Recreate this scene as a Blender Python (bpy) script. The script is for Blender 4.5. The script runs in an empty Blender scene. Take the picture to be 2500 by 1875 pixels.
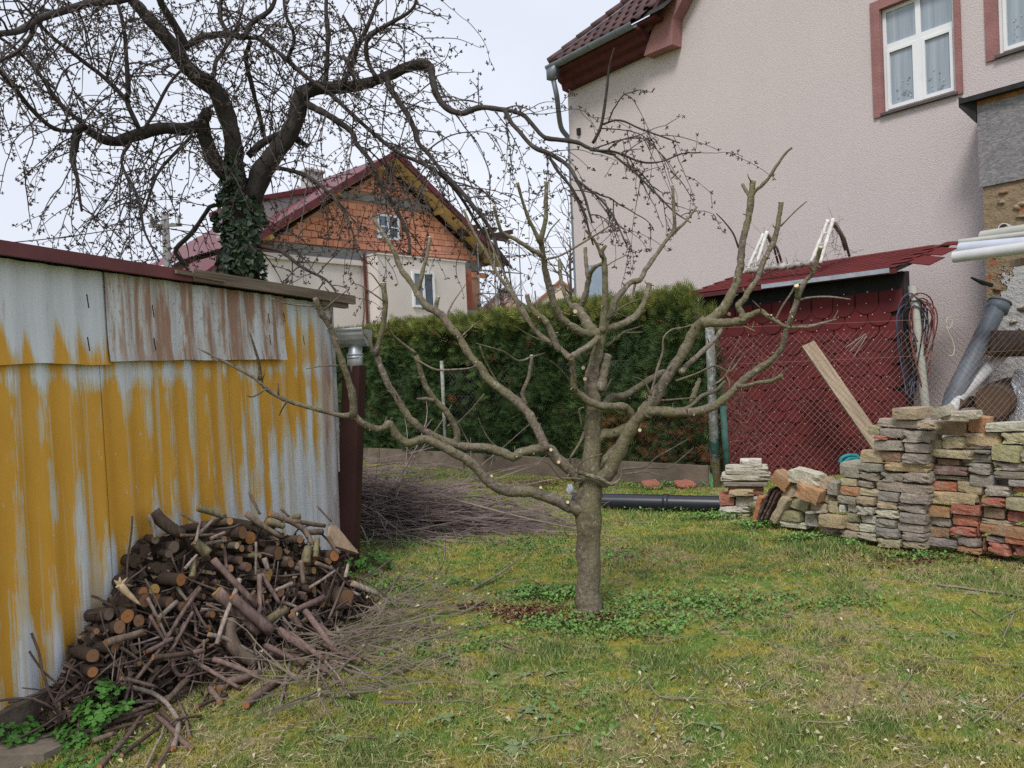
import bpy, bmesh, math, random
import numpy as np
from mathutils import Vector, Matrix, noise as mnoise

S = bpy.context.scene
C = S.collection
R = random.Random(7)
RN = np.random.default_rng(11)

# ---------------------------------------------------------------- camera
F = 1850.0                      # focal length in photograph pixels (photograph 2500 x 1875)
CAMZ = 1.6
PITCH, ROLL = math.radians(-1.3), 0.047
fw = Vector((0, math.cos(PITCH), math.sin(PITCH)))
up0 = Vector((0, -math.sin(PITCH), math.cos(PITCH)))
r0 = Vector((1, 0, 0))
rt = r0 * math.cos(ROLL) - up0 * math.sin(ROLL)
up = r0 * math.sin(ROLL) + up0 * math.cos(ROLL)
CAM = Vector((0, 0, CAMZ))
cam = bpy.data.cameras.new('camera')
cam.sensor_width = 36.0
cam.lens = 36.0 * F / 2500.0
cam.clip_start = 0.05
cam.clip_end = 2000
camo = bpy.data.objects.new('camera', cam)
camo.matrix_world = Matrix(((rt.x, up.x, -fw.x, 0), (rt.y, up.y, -fw.y, 0), (rt.z, up.z, -fw.z, CAMZ), (0, 0, 0, 1)))
C.objects.link(camo)
S.camera = camo

# ---------------------------------------------------------------- sky, sun, exposure
SUN_EL, SUN_AZ = math.radians(52), math.radians(200)     # azimuth from +Y towards +X
w = bpy.data.worlds.new('World')
S.world = w
w.use_nodes = True
nt = w.node_tree
nt.nodes.clear()
sky = nt.nodes.new('ShaderNodeTexSky')
sky.sky_type = 'NISHITA'
sky.sun_disc = False
sky.sun_elevation = SUN_EL
sky.sun_rotation = SUN_AZ
sky.air_density, sky.dust_density, sky.ozone_density = 1.5, 4.0, 1.0
tc = nt.nodes.new('ShaderNodeTexCoord')
mp = nt.nodes.new('ShaderNodeMapping')
mp.inputs['Scale'].default_value = (1.0, 1.0, 2.5)
nz = nt.nodes.new('ShaderNodeTexNoise')
nz.inputs['Scale'].default_value = 1.6
nz.inputs['Detail'].default_value = 5
rp = nt.nodes.new('ShaderNodeValToRGB')
rp.color_ramp.elements[0].position = 0.3
rp.color_ramp.elements[0].color = (4.05, 4.35, 5.05, 1)     # cloud deck, in the sky texture's own units
rp.color_ramp.elements[1].position = 0.72
rp.color_ramp.elements[1].color = (5.15, 5.35, 5.85, 1)
mx = nt.nodes.new('ShaderNodeMix')
mx.data_type = 'RGBA'
mx.inputs['Factor'].default_value = 0.93                   # closed overcast: little of the clear sky comes through
bg = nt.nodes.new('ShaderNodeBackground')
bg.inputs['Strength'].default_value = 0.1
wo = nt.nodes.new('ShaderNodeOutputWorld')
L = nt.links.new
L(tc.outputs['Generated'], mp.inputs['Vector'])
L(mp.outputs['Vector'], nz.inputs['Vector'])
L(nz.outputs['Fac'], rp.inputs['Fac'])
L(sky.outputs['Color'], mx.inputs['A'])
L(rp.outputs['Color'], mx.inputs['B'])
L(mx.outputs['Result'], bg.inputs['Color'])
L(bg.outputs['Background'], wo.inputs['Surface'])
sl = bpy.data.lights.new('sun', 'SUN')
sl.energy = 1.5
sl.angle = math.radians(16)
sl.color = (1.0, 0.965, 0.92)
so = bpy.data.objects.new('sun', sl)
sd = Vector((math.sin(SUN_AZ) * math.cos(SUN_EL), math.cos(SUN_AZ) * math.cos(SUN_EL), math.sin(SUN_EL)))
so.rotation_euler = sd.to_track_quat('Z', 'Y').to_euler()
so.location = sd * 60
C.objects.link(so)
S.view_settings.view_transform = 'Standard'
S.view_settings.look = 'None'
S.view_settings.exposure = 0.85
S.view_settings.gamma = 1.0
S.render.engine = 'CYCLES'
S.cycles.use_denoising = False
S.cycles.use_adaptive_sampling = False
S.cycles.max_bounces = 6
S.cycles.diffuse_bounces = 3
S.cycles.transparent_max_bounces = 8

# ---------------------------------------------------------------- placing helpers
def ray(px, py):
    return (fw + rt * ((px - 1250) / F) + up * ((937.5 - py) / F))
def P(px, py, d):
    return CAM + ray(px, py) * d
def G(px, py, z=0.0):
    r = ray(px, py)
    return CAM + r * ((z - CAMZ) / r.z)
class Wall:
    """vertical plane: origin o, unit tangent u (level), normal n"""
    def __init__(s, o, u):
        s.o = Vector((o[0], o[1], 0)); s.u = Vector((u[0], u[1], 0)).normalized()
        s.n = Vector((s.u.y, -s.u.x, 0))
        if s.n.dot(CAM - s.o) < 0: s.n = -s.n
    def hit(s, px, py, off=0.0):
        r = ray(px, py)
        t = (s.o + s.n * off - CAM).dot(s.n) / r.dot(s.n)
        p = CAM + r * t
        return (p - s.o).dot(s.u), p.z
    def at(s, a, z, off=0.0):
        return s.o + s.u * a + s.n * off + Vector((0, 0, z))
    def mat(s):
        """local x = u, y = -n (into the wall), z up"""
        return Matrix(((s.u.x, -s.n.x, 0), (s.u.y, -s.n.y, 0), (0, 0, 1)))

# ---------------------------------------------------------------- node helpers
class NB:
    def __init__(s, name, rough=0.85, spec=0.25):
        s.m = bpy.data.materials.new(name)
        s.m.use_nodes = True
        s.nt = s.m.node_tree
        s.b = s.nt.nodes['Principled BSDF']
        s.b.inputs['Roughness'].default_value = rough
        s.b.inputs['Specular IOR Level'].default_value = spec
    def _in(s, sock, v):
        if isinstance(v, bpy.types.NodeSocket): s.nt.links.new(v, sock)
        elif v is not None:
            if isinstance(v, (tuple, list)) and len(v) == 3 and sock.type == 'RGBA': v = tuple(v) + (1,)
            sock.default_value = v
    def coord(s, kind='Object', scale=None):
        t = s.nt.nodes.new('ShaderNodeTexCoord').outputs[kind]
        return s.map(t, scale) if scale else t
    def pos(s, scale=None):
        t = s.nt.nodes.new('ShaderNodeNewGeometry').outputs['Position']
        return s.map(t, scale) if scale else t
    def map(s, v, scale=(1, 1, 1), loc=(0, 0, 0)):
        n = s.nt.nodes.new('ShaderNodeMapping')
        s._in(n.inputs['Vector'], v); n.inputs['Scale'].default_value = scale; n.inputs['Location'].default_value = loc
        return n.outputs['Vector']
    def noise(s, v, scale, detail=3, rough=0.55, dist=0.0, out='Fac'):
        n = s.nt.nodes.new('ShaderNodeTexNoise')
        s._in(n.inputs['Vector'], v); n.inputs['Scale'].default_value = scale
        n.inputs['Detail'].default_value = detail; n.inputs['Roughness'].default_value = rough; n.inputs['Distortion'].default_value = dist
        return n.outputs[out]
    def voro(s, v, scale, out='Distance', feature='F1', rnd=1.0):
        n = s.nt.nodes.new('ShaderNodeTexVoronoi')
        n.feature = feature
        s._in(n.inputs['Vector'], v); n.inputs['Scale'].default_value = scale; n.inputs['Randomness'].default_value = rnd
        return n.outputs[out]
    def ramp(s, f, stops, interp='LINEAR'):
        n = s.nt.nodes.new('ShaderNodeValToRGB')
        n.color_ramp.interpolation = interp
        e = n.color_ramp.elements
        while len(e) < len(stops): e.new(0.5)
        for k, (p, c) in enumerate(stops):
            e[k].position = p
            e[k].color = (c, c, c, 1) if not isinstance(c, (tuple, list)) else tuple(c) + (1,)
        s._in(n.inputs['Fac'], f)
        return n.outputs['Color']
    def mix(s, f, a, b, mode='MIX'):
        n = s.nt.nodes.new('ShaderNodeMix')
        n.data_type = 'RGBA'; n.blend_type = mode
        s._in(n.inputs['Factor'], f)
        s._in(n.inputs[6], a); s._in(n.inputs[7], b)
        return n.outputs[2]
    def math(s, op, a, b=None, clamp=False):
        n = s.nt.nodes.new('ShaderNodeMath')
        n.operation = op; n.use_clamp = clamp
        s._in(n.inputs[0], a)
        if b is not None: s._in(n.inputs[1], b)
        return n.outputs[0]
    def sep(s, v):
        n = s.nt.nodes.new('ShaderNodeSeparateXYZ'); s._in(n.inputs[0], v); return n.outputs
    def info(s, out='Random'):
        return s.nt.nodes.new('ShaderNodeObjectInfo').outputs[out]
    def attr(s, name, out='Fac'):
        n = s.nt.nodes.new('ShaderNodeAttribute'); n.attribute_name = name; return n.outputs[out]
    def col(s, c): s._in(s.b.inputs['Base Color'], c); return s
    def rough(s, c): s._in(s.b.inputs['Roughness'], c); return s
    def bump(s, h, strength=0.3, dist=0.01):
        n = s.nt.nodes.new('ShaderNodeBump')
        s._in(n.inputs['Height'], h); n.inputs['Strength'].default_value = strength; n.inputs['Distance'].default_value = dist
        s._in(s.b.inputs['Normal'], n.outputs['Normal']); return s

def simple(name, c, var=0.25, scale=12.0, rough=0.8, bump=0.2, bscale=None, bdist=0.004, spec=0.25, metal=0.0, coord='Object'):
    n = NB(name, rough, spec)
    v = n.coord(coord) if coord != 'pos' else n.pos()
    f = n.noise(v, scale, 5, 0.6)
    n.col(n.ramp(f, [(0.3, tuple(x * (1 - var) for x in c)), (0.7, tuple(min(1, x * (1 + var)) for x in c))]))
    if bump: n.bump(n.noise(v, bscale or scale * 4, 4, 0.6), bump, bdist)
    n.b.inputs['Metallic'].default_value = metal
    return n.m

# ---------------------------------------------------------------- mesh helpers
class MB:
    """collects vertices and faces (with material index and one random value a face) for one mesh object"""
    def __init__(s): s.v = []; s.f = []; s.mi = []; s.n = 0; s.uv = None
    def add(s, vs, fs, mi=0):
        b = s.n
        s.v.extend([tuple(x) for x in vs]); s.n += len(vs)
        s.f.extend([tuple(i + b for i in f) for f in fs]); s.mi.extend([mi] * len(fs))
    def box(s, c, d, m=None, mi=0):
        x, y, z = d[0] / 2, d[1] / 2, d[2] / 2
        vs = [Vector((a * x, b * y, e * z)) for e in (-1, 1) for b in (-1, 1) for a in (-1, 1)]
        c = Vector(c)
        vs = [(m @ v if m else v) + c for v in vs]
        s.add(vs, [(0, 2, 3, 1), (4, 5, 7, 6), (0, 1, 5, 4), (2, 6, 7, 3), (0, 4, 6, 2), (1, 3, 7, 5)], mi)
    def hexa(s, p8, mi=0):
        s.add(p8, [(0, 2, 3, 1), (4, 5, 7, 6), (0, 1, 5, 4), (2, 6, 7, 3), (0, 4, 6, 2), (1, 3, 7, 5)], mi)
    def prism(s, poly, ex, mi=0):
        """poly: list of 3-D points, extruded by vector ex"""
        n = len(poly); ex = Vector(ex)
        vs = [Vector(p) for p in poly] + [Vector(p) + ex for p in poly]
        fs = [tuple(range(n))[::-1], tuple(range(n, 2 * n))] + [(i, (i + 1) % n, n + (i + 1) % n, n + i) for i in range(n)]
        s.add(vs, fs, mi)
    def tube(s, pts, rad, seg=6, caps=(True, True), mi=0, cmi=None, lump=0.0, seed=0):
        pts = [Vector(p) for p in pts]
        n = len(pts)
        if n < 2: return
        t = (pts[1] - pts[0]).normalized()
        a = t.orthogonal().normalized()
        vs = []
        for i in range(n):
            t2 = (pts[min(i + 1, n - 1)] - pts[max(i - 1, 0)])
            t2 = t2.normalized() if t2.length > 1e-9 else t
            a = (a - t2 * a.dot(t2))
            a = a.normalized() if a.length > 1e-6 else t2.orthogonal().normalized()
            b = t2.cross(a)
            t = t2
            r = rad[i] if not isinstance(rad, (int, float)) else rad
            for k in range(seg):
                an = 2 * math.pi * k / seg
                q = pts[i] + (a * math.cos(an) + b * math.sin(an)) * r
                if lump:
                    q = q + (q - pts[i]) * (lump * (mnoise.noise(q * (0.55 / max(r, .004)) + Vector((seed, 0, 0))) + .6 * mnoise.noise(q * (0.2 / max(r, .004)) + Vector((0, seed, 0)))))
                vs.append(q)
        fs = []
        for i in range(n - 1):
            for k in range(seg):
                k2 = (k + 1) % seg
                fs.append((i * seg + k, i * seg + k2, (i + 1) * seg + k2, (i + 1) * seg + k))
        s.add(vs, fs, mi)
        b0 = s.n - n * seg
        if caps[0]: s.f.append(tuple(b0 + k for k in range(seg))[::-1]); s.mi.append(mi if cmi is None else cmi)
        if caps[1]: s.f.append(tuple(b0 + (n - 1) * seg + k for k in range(seg))); s.mi.append(mi if cmi is None else cmi)
    def mesh(s, name, mats, smooth=False, rnd=False):
        me = bpy.data.meshes.new(name)
        me.from_pydata(s.v, [], s.f)
        for m in (mats if isinstance(mats, (list, tuple)) else [mats]): me.materials.append(m)
        if any(s.mi): me.polygons.foreach_set('material_index', s.mi)
        if smooth: me.polygons.foreach_set('use_smooth', [True] * len(me.polygons))
        if s.uv is not None:
            ul = me.uv_layers.new(name='UVMap')
            for lp in me.loops: ul.data[lp.index].uv = s.uv[lp.vertex_index]
        return me
    def obj(s, name, mats, parent=None, smooth=False, **kw):
        return link(name, s.mesh(name, mats, smooth), parent, **kw)

def link(name, me, parent=None, loc=None, mw=None, label=None, cat=None, group=None, kind=None, color=None):
    o = bpy.data.objects.new(name, me)
    C.objects.link(o)
    if mw is not None: o.matrix_world = mw
    elif loc is not None: o.location = loc
    if parent is not None: o.parent = parent
    tag(o, label, cat, group, kind)
    if color is not None: o.color = tuple(color) + (1,)
    return o
def tag(o, label=None, cat=None, group=None, kind=None):
    if label: o['label'] = label
    if cat: o['category'] = cat
    if group: o['group'] = group
    if kind: o['kind'] = kind
    return o
def empty(name, loc, label=None, cat=None, group=None):
    """a thing's root at its base; parts are built in world space and get the inverse as parent matrix"""
    o = bpy.data.objects.new(name, None)
    o.empty_display_size = 0.2
    C.objects.link(o)
    o.location = loc
    return tag(o, label, cat, group)
def under(o, root):
    o.parent = root
    o.matrix_parent_inverse = Matrix.Translation(-Vector(root.location))
    return o
def part(root, name, mb, mats, smooth=False, sub=None, **kw):
    """a part in world coordinates under root (or under a part of it)"""
    o = link(name, mb.mesh(name, mats, smooth), **kw)
    if sub is not None:
        o.parent = sub
    else: under(o, root)
    return o
def soup(name, V, Fc, mats, smooth=False, attrs=None):
    """fast mesh from numpy arrays: V (n,3), Fc (m,k)"""
    me = bpy.data.meshes.new(name)
    V = np.asarray(V, np.float32); Fc = np.asarray(Fc, np.int32)
    m, k = Fc.shape
    me.vertices.add(len(V)); me.vertices.foreach_set('co', V.ravel())
    me.loops.add(m * k); me.loops.foreach_set('vertex_index', Fc.ravel())
    me.polygons.add(m)
    me.polygons.foreach_set('loop_start', np.arange(0, m * k, k, dtype=np.int32))
    if smooth: me.polygons.foreach_set('use_smooth', np.ones(m, bool))
    for mt in (mats if isinstance(mats, (list, tuple)) else [mats]): me.materials.append(mt)
    for nm, (dom, arr) in (attrs or {}).items():
        at = me.attributes.new(nm, 'FLOAT', dom)
        at.data.foreach_set('value', np.asarray(arr, np.float32))
    me.update(calc_edges=True)
    return me
def crom(pts, k=4):
    """Catmull-Rom through tuples of numbers"""
    a = np.array(pts, float)
    if len(a) < 3:
        t = np.linspace(0, 1, k + 1)[:, None]
        return a[0] * (1 - t) + a[-1] * t
    a = np.vstack([2 * a[0] - a[1], a, 2 * a[-1] - a[-2]])
    out = []
    for i in range(1, len(a) - 2):
        p0, p1, p2, p3 = a[i - 1:i + 3]
        for t in np.arange(k) / k:
            out.append(.5 * (2 * p1 + (p2 - p0) * t + (2 * p0 - 5 * p1 + 4 * p2 - p3) * t * t + (3 * p1 - p0 - 3 * p2 + p3) * t ** 3))
    out.append(a[-2])
    return np.array(out)
ORD = ['first', 'second', 'third', 'fourth', 'fifth', 'sixth', 'seventh', 'eighth', 'ninth', 'tenth', 'eleventh', 'twelfth', 'thirteenth', 'fourteenth', 'fifteenth', 'sixteenth', 'seventeenth', 'eighteenth', 'nineteenth', 'twentieth']
# ================================================================ the setting: ground and lawn
def vn(x, y, sc, seed=0):
    """bilinear lattice noise 0..1 on arrays"""
    rs = np.random.default_rng(seed).random((64, 64))
    u = np.asarray(x) * sc + 17.3; v = np.asarray(y) * sc + 9.1
    i = np.floor(u).astype(int); j = np.floor(v).astype(int)
    fu = u - i; fv = v - j
    fu = fu * fu * (3 - 2 * fu); fv = fv * fv * (3 - 2 * fv)
    a = rs[i % 64, j % 64]; b = rs[(i + 1) % 64, j % 64]; c = rs[i % 64, (j + 1) % 64]; d = rs[(i + 1) % 64, (j + 1) % 64]
    return (a * (1 - fu) + b * fu) * (1 - fv) + (c * (1 - fu) + d * fu) * fv
def dip_of(x, y):
    return np.clip((y - 9.75 - .02 * x) / .25, 0, 1) * np.clip((x - 2.9) / .3, 0, 1) * np.clip((6.2 - x) / .5, 0, 1) * np.clip((13.5 - y) / .5, 0, 1)
def ground_z(x, y):
    x = np.asarray(x, float); y = np.asarray(y, float)
    return .022 * (vn(x, y, 1.1, 3) - .5) + .012 * (vn(x, y, 4.0, 4) - .5)

def lawn_colour(n, v, shade=1.0):
    big = n.noise(v, 0.9, 4, 0.6)
    mid = n.noise(v, 4.5, 4, 0.65)
    fine = n.ramp(n.noise(v, 30, 4, 0.75), [(.32, 0), (.68, 1)])
    def c(r, g, b): return (r * shade, g * shade, b * shade)
    green = n.mix(fine, c(.085, .165, .03), c(.21, .31, .065))
    moss = n.mix(fine, c(.23, .21, .035), c(.48, .41, .085))
    straw = n.mix(fine, c(.21, .155, .07), c(.52, .42, .25))
    k = n.ramp(mid, [(.44, 0), (.60, 1)])
    a = n.mix(k, green, moss)
    k2 = n.ramp(n.math('ADD', n.math('MULTIPLY', big, .5), n.math('MULTIPLY', n.noise(v, 7.5, 4, .7), .5)), [(.50, 0), (.58, .95)])
    return n.mix(k2, a, straw), fine

n = NB('lawn_ground', 0.95, 0.1)
v = n.pos()
c, fine = lawn_colour(n, v, .8)
dirt = n.mix(n.noise(v, 30, 4), (.05, .036, .025), (.12, .088, .06))
k = n.ramp(n.noise(v, 3.3, 5, .7), [(.56, 0), (.66, 1)])
c = n.mix(k, c, dirt)
n.col(c).bump(n.noise(v, 60, 5, .7), .8, .02)
M_ground = n.m
xs = np.concatenate([[-300, -120, -50, -20], np.arange(-8, 10.01, .12), [16, 30, 60, 130, 300]])
ys = np.concatenate([[-300, -100, -30, -8], np.arange(0, 17.01, .12), [22, 30, 45, 70, 130, 300]])
X, Y = np.meshgrid(xs, ys, indexing='ij')
msk = ((X > -7.9) & (X < 9.9) & (Y > .1) & (Y < 16.8))
Z = np.where(msk, ground_z(X, Y), 0.0)
# the neighbouring plot behind the wire fence lies lower
Z = Z - .6 * dip_of(X, Y)
ni, nj = X.shape
idx = np.arange(ni * nj).reshape(ni, nj)
Fc = np.stack([idx[:-1, :-1], idx[1:, :-1], idx[1:, 1:], idx[:-1, 1:]], -1).reshape(-1, 4)
link('ground', soup('ground', np.stack([X, Y, Z], -1).reshape(-1, 3), Fc, M_ground, True), kind='structure')

# --- grass blades
n = NB('grass_blade', 0.7, 0.2)
v = n.pos()
c, fine = lawn_colour(n, v, 1.0)
rr = n.attr('rnd')
tuft = n.attr('tuft')
c = n.mix(tuft, c, n.mix(rr, (.05, .13, .03), (.13, .25, .055)))
c = n.mix(n.ramp(rr, [(.86, 0), (.9, 1)]), c, (.34, .29, .16))
c = n.mix(.4, c, n.ramp(rr, [(0, (.045, .085, .018)), (.5, (.16, .20, .05)), (1, (.46, .44, .19))]))
n.col(c)
n.b.inputs['Transmission Weight'].default_value = 0.0
M_blade = n.m

def screen_ground(npt, x0, x1, y0, y1, seed):
    r = np.random.default_rng(seed)
    px = r.uniform(x0, x1, npt); py = r.uniform(y0, y1, npt)
    D = np.array(fw)[None] + np.array(rt)[None] * ((px - 1250) / F)[:, None] + np.array(up)[None] * ((937.5 - py) / F)[:, None]
    t = -CAMZ / D[:, 2]
    return D[:, 0] * t, D[:, 1] * t
TUFTS = [(1330, 1600, .28), (1500, 1585, .22), (1620, 1620, .26), (1690, 1640, .2), (1960, 1800, .22), (1900, 1775, .12), (900, 1855, .2), (1230, 1620, .15), (2420, 1430, .3), (2050, 1440, .22), (1560, 1250, .5), (1000, 1165, .9), (1130, 1160, .7), (1780, 1335, .3), (2080, 1330, .35), (1990, 1345, .3), (2150, 1780, .15), (1750, 1330, .4)]
def tuft_of(x, y):
    t = np.zeros_like(x)
    for (a, b, r) in TUFTS:
        g = G(a, b)
        q = np.sqrt((x - g.x) ** 2 + (y - g.y) ** 2) / r
        t = np.maximum(t, np.clip(1.2 - q + .5 * (vn(x, y, 14, 8) - .5), 0, 1))
    return t
def blades(npt, rect, seed, hs=1.0, ws=1.0):
    x, y = screen_ground(npt, *rect, seed)
    r = np.random.default_rng(seed + 1)
    x = x + r.normal(0, .03, npt); y = y + r.normal(0, .03, npt)
    keep = (dip_of(x, y) < .01) & (vn(x, y, 3.3, 21) * .6 + vn(x, y, 11, 22) * .4 > .33 + .15 * r.random(npt) - .15)
    x, y = x[keep], y[keep]
    m = len(x)
    z = ground_z(x, y) - .004
    tf = tuft_of(x, y)
    d = np.sqrt(x * x + y * y)
    h = (r.uniform(.008, .026, m) + .022 * np.clip(vn(x, y, 7, 23) - .45, 0, 1) * 1.8 + tf * r.uniform(.010, .038, m)) * hs
    wd = r.uniform(.0016, .0034, m) * ws * (1 + .16 * np.clip(d - 3, 0, 6))
    an = r.uniform(0, 2 * np.pi, m)
    lean = r.uniform(.2, 1.5, m) * h * (1.1 - .5 * tf)
    la = r.uniform(0, 2 * np.pi, m)
    bx, by = np.cos(an) * wd, np.sin(an) * wd
    A = np.stack([x - bx, y - by, z], -1); B = np.stack([x + bx, y + by, z], -1)
    T = np.stack([x + np.cos(la) * lean, y + np.sin(la) * lean, z + h], -1)
    V = np.stack([A, B, T], 1).reshape(-1, 3)
    return V, np.repeat(r.random(m), 1), tf
parts_ = [blades(250000, (-150, 2650, 1380, 2150), 31), blades(110000, (700, 2650, 1120, 1400), 41, 1.1, 1.2)]
V = np.concatenate([q[0] for q in parts_]); rn = np.concatenate([q[1] for q in parts_]); tf = np.concatenate([q[2] for q in parts_])
link('grass', soup('grass', V, np.arange(len(V)).reshape(-1, 3), M_blade, False, {'rnd': ('FACE', rn), 'tuft': ('FACE', tf)}),
     label='short mossy spring grass of the lawn with straw-coloured patches', cat='grass', kind='stuff')

# --- long dead blades matted flat in the lawn
x, y = screen_ground(9000, -150, 2650, 1330, 2100, 331)
r_ = np.random.default_rng(332)
kk = (vn(x, y, 2.6, 333) * .6 + vn(x, y, 8, 334) * .4 > .46) & (dip_of(x, y) < .01)
x, y = x[kk], y[kk]; m = len(x)
an = r_.uniform(0, 6.283, m); ln = r_.uniform(.025, .075, m); wd = r_.uniform(.0011, .0024, m)
z = ground_z(x, y) + r_.uniform(.010, .026, m)
u = np.stack([np.cos(an), np.sin(an), r_.normal(0, .12, m)], -1) * ln[:, None]; vv = np.stack([-np.sin(an), np.cos(an), 0 * an], -1) * wd[:, None]; c = np.stack([x, y, z], -1)
V = np.stack([c - u * .5 - vv, c - u * .5 + vv, c + u * .5 + vv * .4, c + u * .5 - vv * .4], 1).reshape(-1, 3)
n = NB('dead_blade', .9, .1); n.col(n.ramp(n.attr('rnd'), [(0, (.16, .115, .06)), (.5, (.36, .29, .16)), (1, (.58, .50, .33))])); M_deadb = n.m
link('dead_grass', soup('dead_grass', V, np.arange(m * 4).reshape(-1, 4), M_deadb, False, {'rnd': ('FACE', r_.random(m))}), label='straw-coloured dead grass matted in the lawn', cat='grass', kind='stuff')

# --- small leaves: flat folded diamonds scattered on the ground
def leaf_soup(x, y, z, size, tilt, seed, asp=.55, fold=.25):
    r = np.random.default_rng(seed); m = len(x)
    a = r.uniform(0, 2 * np.pi, m)
    ux, uy = np.cos(a), np.sin(a)
    tz = r.normal(0, tilt, m)
    tw = r.normal(0, tilt, m)
    u = np.stack([ux, uy, tz], -1) * size[:, None]
    vv = np.stack([-uy, ux, tw], -1) * (size * asp)[:, None]
    c = np.stack([x, y, z], -1)
    nrm = np.stack([np.zeros(m), np.zeros(m), size * fold], -1)
    V = np.stack([c - u * .5, c - vv * .5 + u * .02 + nrm, c + u * .5, c + vv * .5 + u * .02 + nrm], 1).reshape(-1, 3)
    i = np.arange(m) * 4
    Fc = np.concatenate([np.stack([i, i + 1, i + 2], -1), np.stack([i, i + 2, i + 3], -1)])
    return V, Fc
n = NB('dry_leaf', 0.9, 0.1)
c = n.ramp(n.attr('rnd'), [(0, (.075, .05, .036)), (.45, (.16, .115, .08)), (.7, (.26, .21, .15)), (.86, (.46, .42, .25)), (1, (.55, .50, .36))])
n.col(c)
M_dry = n.m
x1, y1 = screen_ground(1500, -100, 2600, 1300, 2000, 51)
x2, y2 = screen_ground(420, 1500, 2600, 1560, 1900, 52)
kk = vn(x2, y2, 1.6, 55) > .5
x = np.concatenate([x1, x2[kk]]); y = np.concatenate([y1, y2[kk]])
r_ = np.random.default_rng(53)
rn = np.concatenate([r_.random(len(x1)) ** 1.2 * .98, .7 + .3 * r_.random(kk.sum())])
sz = r_.uniform(.008, .032, len(x))
V, Fc = leaf_soup(x, y, ground_z(x, y) + .012 + r_.random(len(x)) * .006, sz, .35, 54)
link('leaf_litter', soup('leaf_litter', V, Fc, M_dry, False, {'rnd': ('FACE', np.concatenate([rn, rn]))}),
     label='dry leaves and pale wood chips scattered over the lawn', cat='leaf litter', kind='stuff')

# --- reddish bark mulch beside the apple trunk and under the hedge
n = NB('mulch', 0.95, 0.1)
n.col(n.ramp(n.attr('rnd'), [(0, (.05, .022, .015)), (.5, (.13, .06, .038)), (.85, (.2, .11, .07)), (1, (.3, .2, .14))]))
M_mulch = n.m
def blobpts(px, py, rx, ry, npt, seed):
    g = G(px, py); r = np.random.default_rng(seed)
    x = g.x + r.normal(0, .62, npt) * rx; y = g.y + r.normal(0, .62, npt) * ry
    k = vn(x, y, 9, seed) * .6 + vn(x, y, 3.5, seed + 1) * .6 > .42
    return x[k], y[k]
bx, by = [], []
for k, (a, b, rx, ry, m) in enumerate([(1290, 1500, .22, .10, 700), (1380, 1512, .24, .09, 500), (1150, 1488, .14, .07, 200), (1440, 1520, .14, .1, 500), (1350, 1185, 1.2, .5, 2200), (2320, 1365, .7, .2, 900)]):
    q = blobpts(a, b, rx, ry, m, 60 + k); bx.append(q[0]); by.append(q[1])
x = np.concatenate(bx); y = np.concatenate(by); r_ = np.random.default_rng(66)
V, Fc = leaf_soup(x, y, ground_z(x, y) + .01 + r_.random(len(x)) * .016, r_.uniform(.012, .04, len(x)), .3, 67, .4)
rn = r_.random(len(x))
link('bark_mulch', soup('bark_mulch', V, Fc, M_mulch, False, {'rnd': ('FACE', np.concatenate([rn, rn]))}),
     label='reddish bark mulch on the bare soil by the apple trunk', cat='mulch', kind='stuff')

# --- flat rosettes of broad-leaved weeds
rr = random.Random(44); ro_ = MB(); rnv = []
for k in range(34):
    px_, py_ = (rr.uniform(1050, 1750), rr.uniform(1640, 1860)) if k < 15 else (rr.uniform(500, 2500), rr.uniform(1420, 1870))
    g_ = G(px_, py_); zg_ = float(ground_z(g_.x, g_.y))
    for e in range(rr.randint(4, 8)):
        a = rr.uniform(0, 6.283); L_ = rr.uniform(.03, .075); w_ = L_ * rr.uniform(.16, .28); d_ = Vector((math.cos(a), math.sin(a), 0)); s_ = Vector((-d_.y, d_.x, 0)); b_ = Vector((g_.x, g_.y, zg_ + .008))
        ro_.add([b_, b_ + d_ * L_ * .5 - s_ * w_ + Vector((0, 0, .012)), b_ + d_ * L_ + Vector((0, 0, .004)), b_ + d_ * L_ * .5 + s_ * w_ + Vector((0, 0, .012)), b_ + d_ * L_ * .5 + Vector((0, 0, .012))], [(0, 1, 4), (1, 2, 4), (2, 3, 4), (3, 0, 4)])
n = NB('rosette_leaf', .55, .3); n.col(n.mix(n.noise(n.pos(), 9, 3), (.10, .15, .055), (.19, .24, .12))); M_ros = n.m
ro_.obj('weed_rosettes', M_ros, label='flat broad-leaved weed rosettes scattered in the lawn', cat='weeds', kind='stuff')

# --- low green weeds (ground ivy, clover) round the trunk and along the bricks
n = NB('weed_leaf', 0.6, 0.3)
n.col(n.ramp(n.attr('rnd'), [(0, (.08, .13, .04)), (.5, (.12, .23, .055)), (.8, (.17, .32, .07)), (1, (.22, .38, .09))]))
M_weed = n.m
bx, by, bz = [], [], []
WEEDS = [(1340, 1460, .28, .14, 1100, .04), (1280, 1450, .1, .06, 350, .04), (1330, 1530, .4, .12, 500, .025), (1560, 1520, .55, .24, 1300, .025), (1480, 1545, .4, .12, 700, .025), (1640, 1480, .45, .3, 1300, .025),
         (1740, 1270, .3, .12, 700, .06), (1870, 1290, .35, .1, 700, .06), (1960, 1320, .3, .08, 500, .05), (2150, 1335, .3, .08, 500, .05), (1600, 1190, .7, .3, 1400, .05), (1700, 1245, .5, .15, 800, .05),
         (2240, 1365, .25, .08, 300, .04), (1470, 1360, .4, .3, 500, .02), (1250, 1330, .5, .3, 700, .02), (1880, 1470, .3, .2, 300, .02), (1000, 1440, .5, .2, 700, .025), (930, 1330, .5, .3, 900, .04), (1060, 1590, .4, .2, 400, .02), (1350, 1760, .4, .3, 300, .012), (1750, 1500, .3, .2, 250, .02), (2060, 1480, .3, .1, 250, .02)]
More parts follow.
